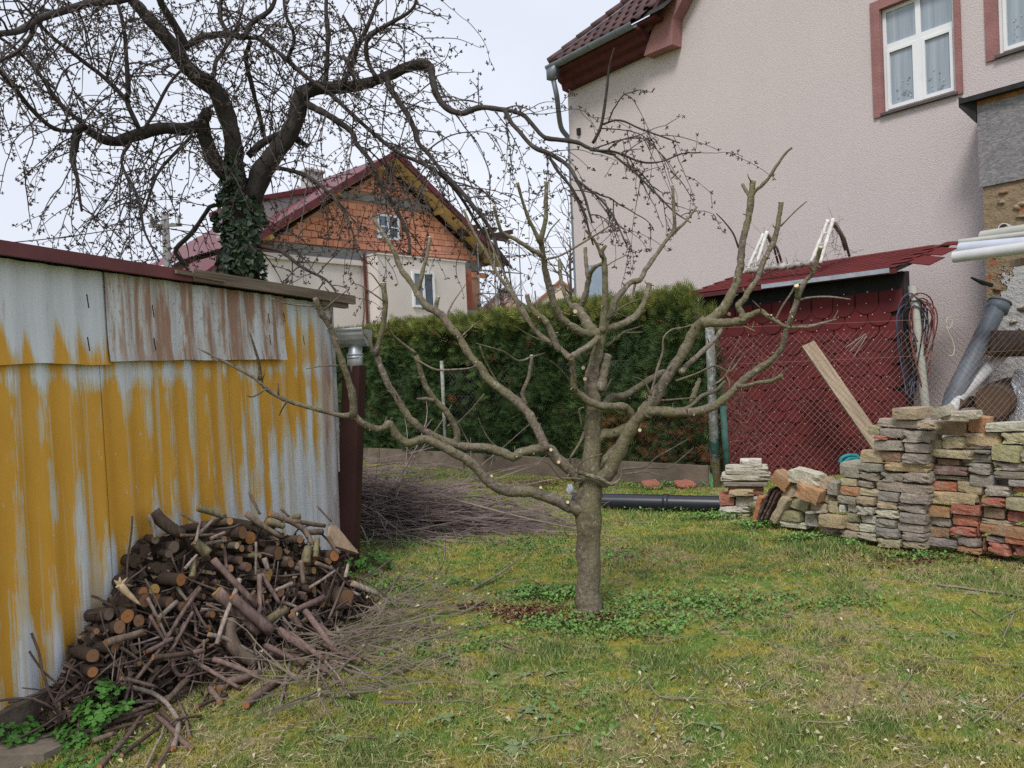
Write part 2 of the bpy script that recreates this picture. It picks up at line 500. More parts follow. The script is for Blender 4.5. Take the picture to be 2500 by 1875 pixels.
for k, (a, b, rx, ry, m, h) in enumerate(WEEDS):
    q = blobpts(a, b, rx, ry, m, 80 + k); bx.append(q[0]); by.append(q[1]); bz.append(np.random.default_rng(k).random(len(q[0])) * h)
x = np.concatenate(bx); y = np.concatenate(by); z = np.concatenate(bz); r_ = np.random.default_rng(99)
V, Fc = leaf_soup(x, y, ground_z(x, y) + .012 + z, r_.uniform(.012, .03, len(x)), .45, 98, .85)
rn = np.clip(r_.random(len(x)) * .6 + z * 6, 0, 1)
link('ground_cover', soup('ground_cover', V, Fc, M_weed, False, {'rnd': ('FACE', np.concatenate([rn, rn]))}),
     label='low leafy weeds round the apple trunk and along the brick stack', cat='weeds', kind='stuff')
# ================================================================ materials shared by the buildings
n = NB('pebbledash_render', 0.95, 0.1)
v = n.pos()
big = n.math('ADD', n.math('MULTIPLY', n.noise(v, .7, 4, .6), .6), n.math('MULTIPLY', n.noise(n.map(v, (2.2, 2.2, .22)), 1, 4, .65), .4))
c = n.mix(big, (.50, .443, .44), (.585, .518, .512))
grit = n.noise(v, 52, 3, .6)
c = n.mix(n.ramp(grit, [(.36, .35), (.52, 0)]), c, (.42, .35, .34))
sp = n.ramp(n.voro(v, 7.0), [(.0, 1), (.05, 1), (.07, 0)])
c = n.mix(n.math('MULTIPLY', sp, .7), c, (.72, .68, .65))
n.col(c).bump(n.math('ADD', grit, n.math('MULTIPLY', n.noise(v, 90, 2), .4)), .8, .013)
M_render = n.m
M_pinktrim = simple('pink_trim_render', (.29, .145, .138), .16, 3, .95, .9, 45, .015, coord='pos')
M_white = simple('white_frame', (.72, .73, .75), .04, 3, .45, 0)
M_zinc = simple('zinc_grey_blue', (.17, .19, .22), .2, 4, .5, .15, metal=.3)
M_zinc2 = simple('zinc_sheet', (.42, .45, .49), .2, 8, .45, .15, metal=.5)
M_darkred = simple('dark_red_paint', (.085, .022, .022), .25, 5, .8, .3, coord='pos')
M_black = simple('black_felt', (.025, .024, .024), .3, 10, .85, .4, coord='pos')
M_soffit = simple('rough_plank', (.17, .115, .07), .3, 6, .9, .3, coord='pos')
n = NB('roof_tile', .75, .3)
c = n.mix(n.info(), (.07, .033, .036), (.12, .057, .058))
c = n.mix(n.math('MULTIPLY', n.noise(n.pos(), 5, 4), .6), c, (.055, .042, .04))
n.col(c)
M_tile = n.m
n = NB('curtained_glass', .08, .5)
v = n.coord('Object')
s_ = n.sep(v)
wv = n.noise(n.map(v, (13, 1, .4)), 1, 4)
c = n.mix(n.ramp(wv, [(.35, 0), (.65, 1)]), (.20, .245, .29), (.33, .375, .42))
n.col(c)
n.b.inputs['Coat Weight'].default_value = .4
n.b.inputs['Coat Roughness'].default_value = .03
M_glass = n.m
M_glassdark = simple('dark_glass', (.03, .045, .07), .3, 3, .06, 0, spec=.6)

# ================================================================ the rendered house on the right
HW = Wall((6.5, 12.5), (.62, -.79))
hroot = empty('rendered_house', HW.at(-4, 0), 'tall pink-grey pebbledash house with hipped tile roof at the right', 'house')
s_l = HW.hit(1386, 235)[0]                         # left corner
z_e = HW.hit(1386, 225)[1]                         # eave height at the wall
s_r = 5.5
# window openings measured on the wall
def wrect(a, b):
    s0, z1 = HW.hit(*a); s1, z0 = HW.hit(*b)
    return s0, s1, z0, z1
w1s0 = HW.hit(2153, 150)[0]; w1s1 = HW.hit(2333, 150)[0]; w1z0 = HW.hit(2160, 276)[1]; w1z1 = HW.hit(2154, 22)[1]
w2s0 = HW.hit(2435, 60)[0]; w2s1 = w2s0 + (w1s1 - w1s0); w2z0 = HW.hit(2437, 136)[1]; w2z1 = w2z0 + (w1z1 - w1z0)
w1 = (w1s0, w1s1, w1z0, w1z1); w2 = (w2s0, w2s1, w2z0, w2z1)
s_g = HW.hit(1643, 60)[0]                          # where the cross gable starts
gz = z_e + 4.6
mb = MB()
def wallquad(s0, s1, z0, z1, off=0):
    mb.add([HW.at(s0, z0, off), HW.at(s1, z0, off), HW.at(s1, z1, off), HW.at(s0, z1, off)], [(0, 1, 2, 3)])
xs_ = sorted([s_l, s_g, w1[0], w1[1], w2[0], w2[1], s_r])
ztop = max(z_e + .02, w1[3], w2[3]) + .6
zs_ = sorted([0, w1[2], w1[3], w2[2], w2[3], z_e + .02, ztop])
for a, b in zip(xs_[:-1], xs_[1:]):
    for z0, z1 in zip(zs_[:-1], zs_[1:]):
        m = ((a + b) / 2, (z0 + z1) / 2)
        if any(q[0] < m[0] < q[1] and q[2] < m[1] < q[3] for q in (w1, w2)): continue
        if m[0] < s_g and m[1] > z_e + .02: continue
        wallquad(a, b, z0, z1)
# gable head of the cross gable above ztop, side wall at the left corner, back box
mb.add([HW.at(s_g, ztop), HW.at(s_r, ztop), HW.at(s_r, ztop + 3), HW.at(s_g + 2.2, ztop + 3)], [(0, 1, 2, 3)])
mb.add([HW.at(s_l, 0), HW.at(s_l, 0, -9), HW.at(s_l, z_e + .02, -9), HW.at(s_l, z_e + .02)], [(0, 1, 2, 3)])
mb.add([HW.at(s_r, 0), HW.at(s_r, 0, -9), HW.at(s_r, ztop, -9), HW.at(s_r, ztop)], [(0, 1, 2, 3)])
for q in (w1, w2):                                 # reveals
    for (a, b, c_, d_) in ((q[0], q[2], q[0], q[3]), (q[1], q[2], q[1], q[3]), (q[0], q[2], q[1], q[2]), (q[0], q[3], q[1], q[3])):
        mb.add([HW.at(a, b), HW.at(c_, d_), HW.at(c_, d_, -.16), HW.at(a, b, -.16)], [(0, 1, 2, 3)], 1)
part(hroot, 'wall', mb, [M_render, M_pinktrim])
def house_window(q, seed):
    s0, s1, z0, z1 = q
    # pink surround proud of the wall
    sw = .155
    mb = MB()
    def bar(a, b, c_, d_, off0, off1, mi=0):
        mb.hexa([HW.at(a, c_, off0), HW.at(b, c_, off0), HW.at(a, c_, off1), HW.at(b, c_, off1), HW.at(a, d_, off0), HW.at(b, d_, off0), HW.at(a, d_, off1), HW.at(b, d_, off1)], mi)
    bar(s0 - sw, s0 - .002, z0 - .05, z1 + sw, -.02, .035); bar(s1 + .002, s1 + sw * .62, z0 - .05, z1 + sw, -.02, .035); bar(s0 - .002, s1 + .002, z1 + .002, z1 + sw, -.02, .033)
    win = part(hroot, 'window', mb, M_pinktrim, label='white casement window in a pink surround' if seed == 1 else 'cropped white window in a pink surround at the right')
    f = MB(); mb = f
    o0, o1 = -.13, -.07
    fw_ = .055
    zt = z0 + (z1 - z0) * .60
    sm = (s0 + s1) / 2
    bar(s0, s0 + fw_, z0, z1, o0, o1); bar(s1 - fw_, s1, z0, z1, o0, o1)
    bar(s0 + fw_, s1 - fw_, z0, z0 + fw_, o0, o1 - .002); bar(s0 + fw_, s1 - fw_, z1 - fw_, z1, o0, o1 - .002)
    bar(s0 + fw_, s1 - fw_, zt, zt + .10, o0, o1 + .006)
    bar(sm - .05, sm + .05, z0 + fw_, zt, o0, o1 + .012); bar(sm - .04, sm + .04, zt + .1, z1 - fw_, o0, o1 + .004)
    for (a, b, c_, d_) in ((s0 + fw_, sm - .05, z0 + fw_, zt), (sm + .05, s1 - fw_, z0 + fw_, zt)):   # sashes
        bar(a, a + .045, c_, d_, o0, o1 + .02); bar(b - .045, b, c_, d_, o0, o1 + .02); bar(a + .045, b - .045, c_, c_ + .055, o0, o1 + .018); bar(a + .045, b - .045, d_ - .045, d_, o0, o1 + .018)
    part(hroot, 'frame', f, M_white, sub=win)
    for (a, b, c_, d_) in ((s0 + .1, sm - .095, z0 + .11, zt - .045), (sm + .095, s1 - .1, z0 + .11, zt - .045), (s0 + fw_, sm - .04, zt + .1, z1 - fw_), (sm + .04, s1 - fw_, zt + .1, z1 - fw_)):
        me = MB(); me.add([(0, 0, 0), (b - a, 0, 0), (b - a, 0, d_ - c_), (0, 0, d_ - c_)], [(0, 1, 2, 3)])
        o = link('pane', me.mesh('pane', M_glass))
        o.matrix_world = Matrix.Translation(HW.at(a, c_, o1 - .02)) @ HW.mat().to_4x4()
        o.parent = win
    # flowers on the sill just behind the pane line (in front of the curtain)
    fl = MB()
    rr = random.Random(seed)
    for k in range(30):
        a = rr.choice([rr.uniform(s0 + .18, sm - .14), rr.uniform(sm + .14, s1 - .12)])
        z = z0 + .16 + rr.random() ** 1.6 * .34
        p = HW.at(a, z, o1 - .012); r = rr.uniform(.012, .03)
        t = rr.uniform(0, 6.28)
        vs = [p + (HW.u * math.cos(t + e) + Vector((0, 0, 1)) * math.sin(t + e)) * r * (1 if i % 2 else .5) for i, e in enumerate(np.arange(8) * .7854)]
        fl.add(vs, [tuple(range(8))], 0 if rr.random() < .45 else 1)
    part(hroot, 'window_flowers', fl, [simple('pale_petal', (.42, .43, .42), .2, 9, .8, 0), simple('curtain_leaf', (.22, .27, .28), .2, 9, .8, 0)], sub=win, kind='stuff')
    sl_ = MB(); mb = sl_
    bar(s0 - .03, s1 + .03, z0 - .045, z0 - .002, -.1, .07)
    part(hroot, 'sill', sl_, simple('dark_sill', (.09, .075, .075), .2, 6, .6, .1), sub=win)
house_window(w1, 1)
house_window(w2, 2)
# small metal box and a hole in the render at the left
mb = MB(); a, z = HW.hit(1461, 690); mb.box(HW.at(a, z, .06), (.55, .12, .85), HW.mat())
part(hroot, 'meter_box', mb, simple('grey_box', (.27, .33, .42), .1, 4, .5, 0), label='small grey metal cabinet on the house wall')
mb = MB(); a, z = HW.hit(1415, 322); mb.box(HW.at(a, z, .03), (.09, .06, .16), HW.mat())
part(hroot, 'vent_stub', mb, M_black)

# --- eave: cornice, soffit, gutter, downpipe
OV = .62
s_c = HW.hit(1600, 118)[0]                          # gutter's right end
zg = z_e + .42                                      # gutter height
mb = MB()
prof = [(0, z_e - .02), (.22, z_e - .02), (.26, z_e + .1), (.40, z_e + .14), (.44, z_e + .26), (OV, z_e + .30), (OV, z_e + .38), (0, z_e + .38)]
a0, a1 = HW.hit(1350, 205, OV)[0], s_c + .08
mb.add([HW.at(a0 + (OV - o) * (s_l - a0) / OV, z, o) for o, z in prof] + [HW.at(a1, z, o) for o, z in prof],
       [tuple(range(8))[::-1], tuple(range(8, 16))] + [(i, (i + 1) % 8, 8 + (i + 1) % 8, 8 + i) for i in range(8)])
part(hroot, 'cornice', mb, M_darkred)
mb = MB(); mb.hexa([HW.at(a, z, o) for z in (z_e + .383, zg + .04) for o in (.0, OV - .03) for a in (a0 + .05, s_g)])
part(hroot, 'eave_board', mb, M_darkred)
g = MB()
pts = []
cy, gr = OV + .09, .105
for e in (a0 - .05, s_c + .05):
    for k in range(11):
        an = math.pi + math.pi * k / 10
        pts.append(HW.at(e, zg + math.sin(an) * gr, cy + math.cos(an) * gr))
    for k in range(10, -1, -1):
        an = math.pi + math.pi * k / 10
        pts.append(HW.at(e, zg + math.sin(an) * (gr - .012), cy + math.cos(an) * (gr - .012)))
g.add(pts, [tuple(range(22)), tuple(range(22, 44))[::-1]] + [(i, 22 + i, 22 + (i + 1) % 22, (i + 1) % 22) for i in range(22)])
gut = part(hroot, 'gutter', g, M_zinc)
for k in range(3):                                  # joints
    j = MB(); e = a0 + .5 + k * (s_c - a0 - .8) / 2.2
    pp = [HW.at(e + d_, zg + math.sin(math.pi + math.pi * i / 8) * (gr + .008), cy + math.cos(math.pi + math.pi * i / 8) * (gr + .008)) for d_ in (0, .06) for i in range(9)]
    j.add(pp, [(i, i + 1, 10 + i, 9 + i) for i in range(8)])
    part(hroot, 'gutter_joint', j, M_zinc, sub=gut)
d = MB()
e = a0 + .12
p0 = HW.at(e, zg - .06, cy)
cw = HW.hit(1386, 300)[0]
path = [p0, p0 - Vector((0, 0, .28)), HW.at(e + .04, zg - .75, cy - .05), HW.at(s_l - .12, zg - 1.25, cy - .55), HW.at(s_l - .12, zg - 1.55, -.1), HW.at(s_l - .12, zg - 2.2, -.12), HW.at(s_l - .12, .2, -.12)]
q = crom([tuple(p) for p in path], 5)
d.tube(q, .062, 10)
d.prism([HW.at(e - .17, zg + .02, cy - .14), HW.at(e + .17, zg + .02, cy - .14), HW.at(e + .08, zg - .36, cy - .06), HW.at(e - .08, zg - .36, cy - .06)], HW.n * .2)
part(hroot, 'downpipe', d, M_zinc, True)
# --- pink end piece of the cross gable
mb = MB()
poly = [HW.hit(*q, .3) for q in ((1572, 136), (1641, 108), (1643, 44), (1664, 2), (1705, -75), (1668, -75), (1617, 0), (1598, 32), (1590, 80), (1580, 108))]
mb.prism([HW.at(a, z, .3) for a, z in poly][::-1], HW.n * -.298)
part(hroot, 'gable_band', mb, M_pinktrim)
# --- hipped roof slope above the gutter
SL = math.radians(43)
def rp_(a, k, lift=0):
    """a along the eave, k up the slope in metres"""
    return HW.at(a, zg + .05 + math.sin(SL) * k + math.cos(SL) * lift, OV + .05 - math.cos(SL) * k + math.sin(SL) * lift)
K = 5.2
sR = HW.hit(1608, 10)[0]
mb = MB()
hipk = math.cos(SL)
mb.add([rp_(a0, 0, -.03), rp_(s_g + .3, 0, -.03), rp_(s_g + 1.6, K, -.03), rp_(a0 + K * hipk, K, -.03)], [(0, 1, 2, 3)])
ro = part(hroot, 'roof', mb, M_black)
tl = MB()
TW, TL = .30, .36
prof = [(-.5, 0), (-.36, .045), (-.2, .06), (-.04, .045), (.08, .008), (.3, 0), (.5, .008)]
vs = []
for yy, lz in ((0, .03), (TL + .05, .0)):
    for xx, zz in prof: vs.append((xx * TW * 1.03, yy, zz + lz))
for xx, zz in prof: vs.append((xx * TW * 1.03, 0, zz + .03 - .03))
n7 = len(prof)
tl.add(vs, [(i, i + 1, n7 + i + 1, n7 + i) for i in range(n7 - 1)] + [(i + 1, i, 2 * n7 + i, 2 * n7 + i + 1) for i in range(n7 - 1)])
tme = tl.mesh('tile', M_tile, True)
nx = HW.u; ny = (rp_(0, 1) - rp_(0, 0)).normalized(); nz_ = nx.cross(ny)
TB = Matrix(((nx.x, ny.x, nz_.x), (nx.y, ny.y, nz_.y), (nx.z, ny.z, nz_.z))).to_4x4()
for j in range(14):
    k = j * TL
    lo = a0 + k * hipk + .1
    hi = s_g - .25 + k * .28
    for i in range(40):
        a = a0 + (i + (.5 if j % 2 else 0)) * TW
        if a < lo or a > hi: continue
        o = link('tile', tme, mw=Matrix.Translation(rp_(a, k, R.uniform(0, .006))) @ TB)
        o.parent = ro
for j in range(15):                                 # hip caps
    m = MB(); k0, k1 = j * TL * .95, (j + 1) * TL * .95 + .04
    p0, p1 = rp_(a0 + k0 * hipk, k0, .07), rp_(a0 + k1 * hipk, k1, .055)
    m.tube([p0, p1], [.10, .085], 8)
    part(hroot, 'hip_cap', m, M_tile, True, sub=ro)
mb = MB()                                           # verge trim beside the cross gable
v0 = [HW.hit(*q, .32) for q in ((1560, 96), (1588, 66), (1618, -2), (1650, -60))]
mb.tube([HW.at(a, z, .36) for a, z in v0], .09, 6)
part(hroot, 'verge_trim', mb, simple('verge_brown', (.07, .03, .03), .2, 5, .6, .1, coord='pos'))
mb = MB()                                           # lightning wire on stand-offs and the snow hook
wp = [rp_(a0 + .1, .05, .12), rp_(a0 + .75, .5, .1), rp_(a0 + 2.4, 2.4, .12), rp_(a0 + 2.9, 3.0, .62), rp_(a0 + 3.9, 4.6, .7)]
mb.tube(crom([tuple(p) for p in wp], 5), .009, 4)
part(hroot, 'lightning_wire', mb, M_zinc)
mb = MB(); a_, k_ = a0 + 2.15, 2.75
mb.prism([rp_(a_ - .4, k_, .55), rp_(a_ + .15, k_, .6), rp_(a_ + .25, k_ + .1, .05), rp_(a_ + .05, k_ + .1, .05)], HW.n * -.35)
part(hroot, 'roof_vent', mb, M_zinc)

# ================================================================ derelict outbuilding wall with its board-clad top
OW = Wall((6.92, 10.8), (.62, -.79))
oroot = empty('derelict_outbuilding', OW.at(.5, 0), 'crumbling stone outbuilding with chipboard-clad top at the right edge', 'outbuilding')
n = NB('crumbling_plaster', .95, .1)
v = n.pos()
z = n.sep(v)[2]
pl = n.mix(n.noise(v, 6, 4), (.38, .37, .36), (.56, .55, .54))
br = n.mix(n.noise(v, 7, 5, .7), (.17, .115, .065), (.36, .29, .2))
br = n.mix(n.ramp(n.noise(v, 4, 2), [(.58, 0), (.64, 1)]), br, (.33, .13, .075))
msk_ = n.math('ADD', n.noise(v, 1.5, 5, .65), n.math('MULTIPLY', n.math('SUBTRACT', z, 2.35), .30))
k = n.ramp(msk_, [(.52, 0), (.545, 1)])
n.col(n.mix(k, pl, br)).bump(n.math('ADD', n.math('MULTIPLY', k, -1.5), n.noise(v, 11, 5, .7)), .9, .06)
M_plaster = n.m
e0 = OW.hit(2404, 600)[0]
zt = OW.hit(2380, 262)[1]; zb = OW.hit(2395, 458)[1]
mb = MB()
mb.hexa([OW.at(a, z, o) for z in (0, zb + .05) for o in (-2, 0) for a in (e0, e0 + 3.5)])
part(oroot, 'wall', mb, M_plaster)
n = NB('weathered_chipboard', .9, .1)
v = n.coord('Object')
fl = n.voro(n.map(v, (16, 16, 38)), 1, 'Color')
g = n.noise(n.map(v, (5, 5, 14)), 2, 5, .7, 1.5)
c = n.ramp(g, [(.3, (.10, .095, .105)), (.5, (.20, .195, .205)), (.7, (.36, .345, .35))])
c = n.mix(.18, c, n.mix(n.sep(fl)[0], (.08, .075, .08), (.3, .28, .27)))
rs_ = n.ramp(n.math('ADD', n.math('SUBTRACT', n.sep(v)[2], 0.0), n.math('MULTIPLY', n.noise(v, 5, 4), .3)), [(.98, 0), (1.0, .0)])
n.col(c).bump(g, .6, .01)
M_osb = n.m
mb = MB()
mb.hexa([OW.at(a, z, o) for z in (zb, zt) for o in (.0, .035) for a in (e0 - .03, e0 + 3.4)])
part(oroot, 'chipboard_panel', mb, M_osb, label='weathered grey chipboard panel')
mb = MB()
mb.hexa([OW.at(a, z, o) for z in (zt + .003, zt + .10) for o in (0, .03) for a in (e0 - .03, e0 + 3.4)])
part(oroot, 'edge_board', mb, simple('rotten_orange_wood', (.30, .14, .05), .5, 9, .9, .5, coord='pos'))
mb = MB()
mb.hexa([OW.at(a, z + (0 if o < 0 else -.06), o) for z in (zt + .12, zt + .19) for o in (-2, .16) for a in (e0 - .22, e0 + 3.5)])
mb.prism([OW.at(e0 - .22, zt + .16, .16), OW.at(e0 - .22, zt + .02, .16), OW.at(e0 - .04, zt - .24, .06), OW.at(e0 - .03, zt + .1, .05)], OW.n * -.05)
part(oroot, 'felt_roof_edge', mb, M_black)
rk = random.Random(5)
for k in range(26):                                 # stones and broken bricks standing proud of the eroded wall
    a = e0 + rk.uniform(.1, 1.0); z = rk.choice([rk.uniform(zb - 1.3, zb - .05), rk.uniform(1.6, zb)])
    m = MB()
    w_, h_ = rk.uniform(.12, .34), rk.uniform(.06, .13)
    pts = []
    for i in range(7):
        an = i / 7 * 6.283 + rk.uniform(-.3, .3); q = rk.uniform(.5, 1.25)
        pts.append((math.cos(an) * w_ / 2 * q, math.sin(an) * h_ / 2 * q))
    vs = [OW.at(a + x, z + y, -.02) for x, y in pts] + [OW.at(a + x * .75, z + y * .7, rk.uniform(.012, .05)) for x, y in pts]
    m.add(vs, [tuple(range(7, 14))] + [(i, (i + 1) % 7, 7 + (i + 1) % 7, 7 + i) for i in range(7)])
    part(oroot, 'stone', m, simple('rubble_%d' % (k % 4), [(.34, .26, .17), (.27, .14, .09), (.38, .32, .24), (.28, .22, .15)][k % 4], .25, 14, .95, .5, coord='pos'), True)
# ================================================================ far house with the orange block gable
FH = Wall((-8.57, 26.0), (.675, .738))
froot = empty('block_gable_house', FH.at(5.4, 0), 'house under construction with orange block gable and dark red tile roof', 'house')
M_fplast = simple('pinkish_plaster', (.62, .56, .54), .07, .8, .95, .2, 20, .01, coord='pos')
M_mortar = simple('mortar', (.36, .20, .14), .2, 4, .95, 0, coord='pos')
M_conc = simple('grey_concrete', (.20, .195, .19), .2, 3, .95, .4, 20, .01, coord='pos')
M_yellow = simple('yellow_timber', (.58, .43, .19), .12, 5, .8, .2, coord='pos')
M_fred = simple('burgundy_sheet', (.11, .022, .026), .12, 3, .5, 0, coord='pos')
n = NB('clay_block', .9, .15)
c = n.mix(n.info(), (.50, .165, .08), (.66, .29, .17))
c = n.mix(n.math('MULTIPLY', n.noise(n.pos(), .5, 3), .55), c, (.58, .34, .27))
n.col(c)
M_block = n.m
sL, zL = FH.hit(655, 603); sR_, zR_ = FH.hit(1178, 640); sA, zA = FH.hit(942, 418)
sM = (sL + sR_) / 2; hw = (sR_ - sL) / 2; zE = (zL + zR_) / 2
pitch_ = (zA - zE) / hw
zBand0, zBand1 = FH.hit(700, 622)[1], FH.hit(700, 596)[1]
mb = MB()                                           # the wall behind the blocks (mortar), down to the ground
mb.prism([FH.at(sL + .25, 0), FH.at(sR_ - .25, 0), FH.at(sR_ - .25, zE + .2), FH.at(sM, zA + .1), FH.at(sL + .25, zE + .2)], FH.n * -9)
part(froot, 'wall', mb, M_mortar)
mb = MB()
mb.hexa([FH.at(a, z, o) for z in (zBand0, zBand1) for o in (.0, .05) for a in (sL + .2, sR_ - .1)])
mb.hexa([FH.at(a, z, o) for z in (zBand1 + 1.95, zBand1 + 2.2) for o in (.0, .05) for a in (sM - 2.3, sM + 2.3)])
part(froot, 'concrete_band', mb, M_conc)
wx0, wz1 = FH.hit(916, 521); wx1, wz0 = FH.hit(973, 588)
# clay blocks: the largest 300 as parts, the rest joined
BW, BH = .375, .25
spots = []
row = 0
z = zBand0 - .30
while z < zA:
    off = (row % 2) * BW / 2
    i = -20
    while i < 24:
        a = sM + i * BW + off
        zc = z + BH / 2
        lim = hw - max(0, (zc + BH / 2 - zE)) / pitch_ + .05
        if abs(a - sM) < lim and not (zBand0 - .02 < zc < zBand1 + .1) and not (zBand1 + 1.85 < zc < zBand1 + 2.3 and abs(a - sM) < 2.4) and not (wx0 - .12 < a < wx1 + .12 and wz0 - .1 < zc < wz1 + .1):
            spots.append((a, zc))
        i += 1
    z += BH; row += 1
bm_ = MB(); bm_.box((0, 0, 0), (BW - .022, .07, BH - .02))
bme = bm_.mesh('clay_block', M_block)
spots.sort(key=lambda q: (q[0] > sM + 1.2, q[0]))
for a, z in spots[:300]:
    o = link('clay_block', bme, mw=Matrix.Translation(FH.at(a, z, .0 + R.uniform(0, .008))) @ FH.mat().to_4x4()); under(o, froot)
    o.matrix_parent_inverse = Matrix.Translation(-Vector(froot.location))
mb = MB()
for a, z in spots[300:]: mb.box(FH.at(a, z, R.uniform(0, .008)), (BW - .022, .07, BH - .02), FH.mat())
if spots[300:]: part(froot, 'clay_blocks', mb, M_block, kind='stuff')
print('blocks', len(spots), 'gable', sL, sR_, zE, zA, zBand0)
def fbar(mb, a, b, c_, d_, o0, o1, mi=0, W_=FH):
    mb.hexa([W_.at(x, z, o) for z in (c_, d_) for o in (o0, o1) for x in (a, b)], mi)
def fwindow(root, a, b, c_, d_, off, nv, nh, label):
    f = MB(); t = .09
    fbar(f, a, a + t, c_, d_, off, off + .09); fbar(f, b - t, b, c_, d_, off, off + .09)
    fbar(f, a + t, b - t, c_, c_ + t, off, off + .088); fbar(f, a + t, b - t, d_ - t, d_, off, off + .088)
    for k in range(1, nv): x = a + (b - a) * k / nv; fbar(f, x - .05, x + .05, c_ + t, d_ - t, off, off + .086)
    for k in range(1, nh):
        z = c_ + (d_ - c_) * k / nh; fbar(f, a + t, b - t, z - .025, z + .025, off, off + .08)
    wn = part(root, 'window', f, M_white, label=label)
    for k in range(nv):
        p = MB(); x0 = a + t + (b - a - 2 * t) * k / nv; x1 = a + t + (b - a - 2 * t) * (k + 1) / nv
        p.add([FH.at(x0, c_ + t, off + .04), FH.at(x1, c_ + t, off + .04), FH.at(x1, d_ - t, off + .04), FH.at(x0, d_ - t, off + .04)], [(0, 1, 2, 3)])
        part(root, 'pane', p, M_glassdark if k else M_glassblue, sub=wn)
M_glassblue = simple('blue_glass', (.10, .14, .20), .3, 1.5, .06, 0, spec=.6, coord='pos')
fwindow(froot, wx0, wx1, wz0, wz1, .02, 2, 2, 'small white gable window')
# lower plastered walls: left wall with its cornice, right bay standing forward
zc_ = FH.hit(760, 640, .2)[1]
sb0 = FH.hit(922, 640, 1.0)[0]; sb1 = FH.hit(1136, 660, 1.0)[0]
zb_ = FH.hit(922, 621, 1.0)[1]
mb = MB(); fbar(mb, sL - .6, sb0 - .01, 0, zc_, -.02, .2); fbar(mb, sL - .9, sb0 - .01, zc_ + .002, zc_ + .1, -.02, .32); fbar(mb, sL - .9, sb0 - .01, zc_ + .102, zc_ + .2, -.02, .27)
part(froot, 'plaster_wall', mb, M_fplast)
mb = MB(); fbar(mb, sb0, sb1, 0, zb_, -.02, 1.0); fbar(mb, sb0 - .03, sb1 + .03, zb_ + .002, zb_ + .06, -.02, 1.04)
part(froot, 'plaster_bay', mb, M_fplast)
a0_, z1_ = FH.hit(1003, 662, 1.0); a1_, z0_ = FH.hit(1061, 752, 1.0)
fwindow(froot, a0_, a1_, z0_, z1_, 1.0, 2, 1, 'white two-light window in the plastered bay')
mb = MB(); a_, z_ = FH.hit(888, 640, .32); mb.tube([FH.at(a_, z_ + .3, .36), FH.at(a_, 0, .36)], .06, 6)
part(froot, 'downpipe', mb, simple('brown_pipe', (.10, .028, .022), .1, 3, .5, 0))
mb = MB(); fbar(mb, sb1 + .01, sb1 + .75, 0, zBand0 - .1, -.5, .6)
part(froot, 'brick_pillar', mb, simple('orange_pillar', (.30, .095, .06), .2, 3, .9, .2, coord='pos'))
# terrace slab, beams and scaffold tubes right of the pillar
zt_ = FH.hit(1190, 770, .3)[1]
mb = MB(); fbar(mb, sb1 + .2, sb1 + 3.6, zt_, zt_ + .16, -1.5, .8)
part(froot, 'terrace_slab', mb, M_conc)
mb = MB(); fbar(mb, sb1 + .3, sb1 + 3.4, zt_ + 3.4, zt_ + 3.65, .3, .5)
for k in range(3): x = sb1 + .9 + k * 1.1; fbar(mb, x, x + .14, zt_ + 3.66, zt_ + 3.85, -1.5, .9)
part(froot, 'porch_beams', mb, simple('dark_beam', (.05, .03, .028), .2, 3, .8, 0, coord='pos'))
mb = MB()
for x in (.9, 1.9, 2.9, 3.6):
    mb.tube([FH.at(sb1 + x, .1, .9), FH.at(sb1 + x, zt_ + 3.4, .9)], .03, 5)
for z in (zt_ + .9, zt_ + 1.9): mb.tube([FH.at(sb1 + .8, z, .9), FH.at(sb1 + 3.7, z, .9)], .03, 5)
part(froot, 'scaffold', mb, simple('steel_tube', (.22, .23, .25), .2, 3, .5, 0))
# roof: two tiled slopes, yellow timber verge, burgundy trim, chimney, dormer
RT = FH.at(sM, zA + .42, 0)
def fr(side, k, b, lift=0):
    """side -1 left, +1 right; k from ridge down in level metres; b back from the gable"""
    th = math.atan(pitch_)
    return FH.at(sM + side * (k + math.sin(th) * lift), zA + .42 - pitch_ * k + math.cos(th) * lift, -b)
KE = hw + .75
mb = MB()
for side in (-1, 1):
    NK, NBk = 34, 60
    vs = []
    for i in range(NK + 1):
        k = KE * i / NK
        for j in range(NBk + 1):
            b = -.75 + 10 * j / NBk
            vs.append(fr(side, k, b, .10 + .035 * (1 if i % 2 else 0) + .03 * (j % 2)))
    mb.add(vs, [(i * (NBk + 1) + j, i * (NBk + 1) + j + 1, (i + 1) * (NBk + 1) + j + 1, (i + 1) * (NBk + 1) + j) for i in range(NK) for j in range(NBk)])
n = NB('far_tile', .45, .5)
c = n.mix(n.noise(n.pos(), 6, 3), (.10, .03, .036), (.20, .075, .085)); n.col(c)
part(froot, 'roof', mb, n.m, kind='stuff')
mb = MB()
for side in (-1, 1):
    mb.hexa([fr(side, k, b, l) for l in (-.05, .06) for b in (-.70, 0) for k in (0, KE)])
part(froot, 'verge_timber', mb, M_yellow)
mb = MB()
for side in (-1, 1):
    mb.hexa([fr(side, k, b, l) for l in (-.02, .22) for b in (-.80, -.70) for k in (-.02, KE + .1)])
part(froot, 'verge_trim', mb, M_fred)
for side in (-1, 1):
    for k in (.5, KE * .42, KE * .9):
        mb = MB(); mb.hexa([fr(side, k + e, b, l) for l in (-.22, -.055) for b in (-.5, .0) for e in (0, .14)])
        part(froot, 'purlin_end', mb, M_yellow)
mb = MB()
pt = [FH.hit(*q, -2.0) for q in ((775, 462), (622, 486), (622, 600), (640, 600))]
mb.prism([FH.at(a, z, -2) for a, z in pt], FH.n * -3)
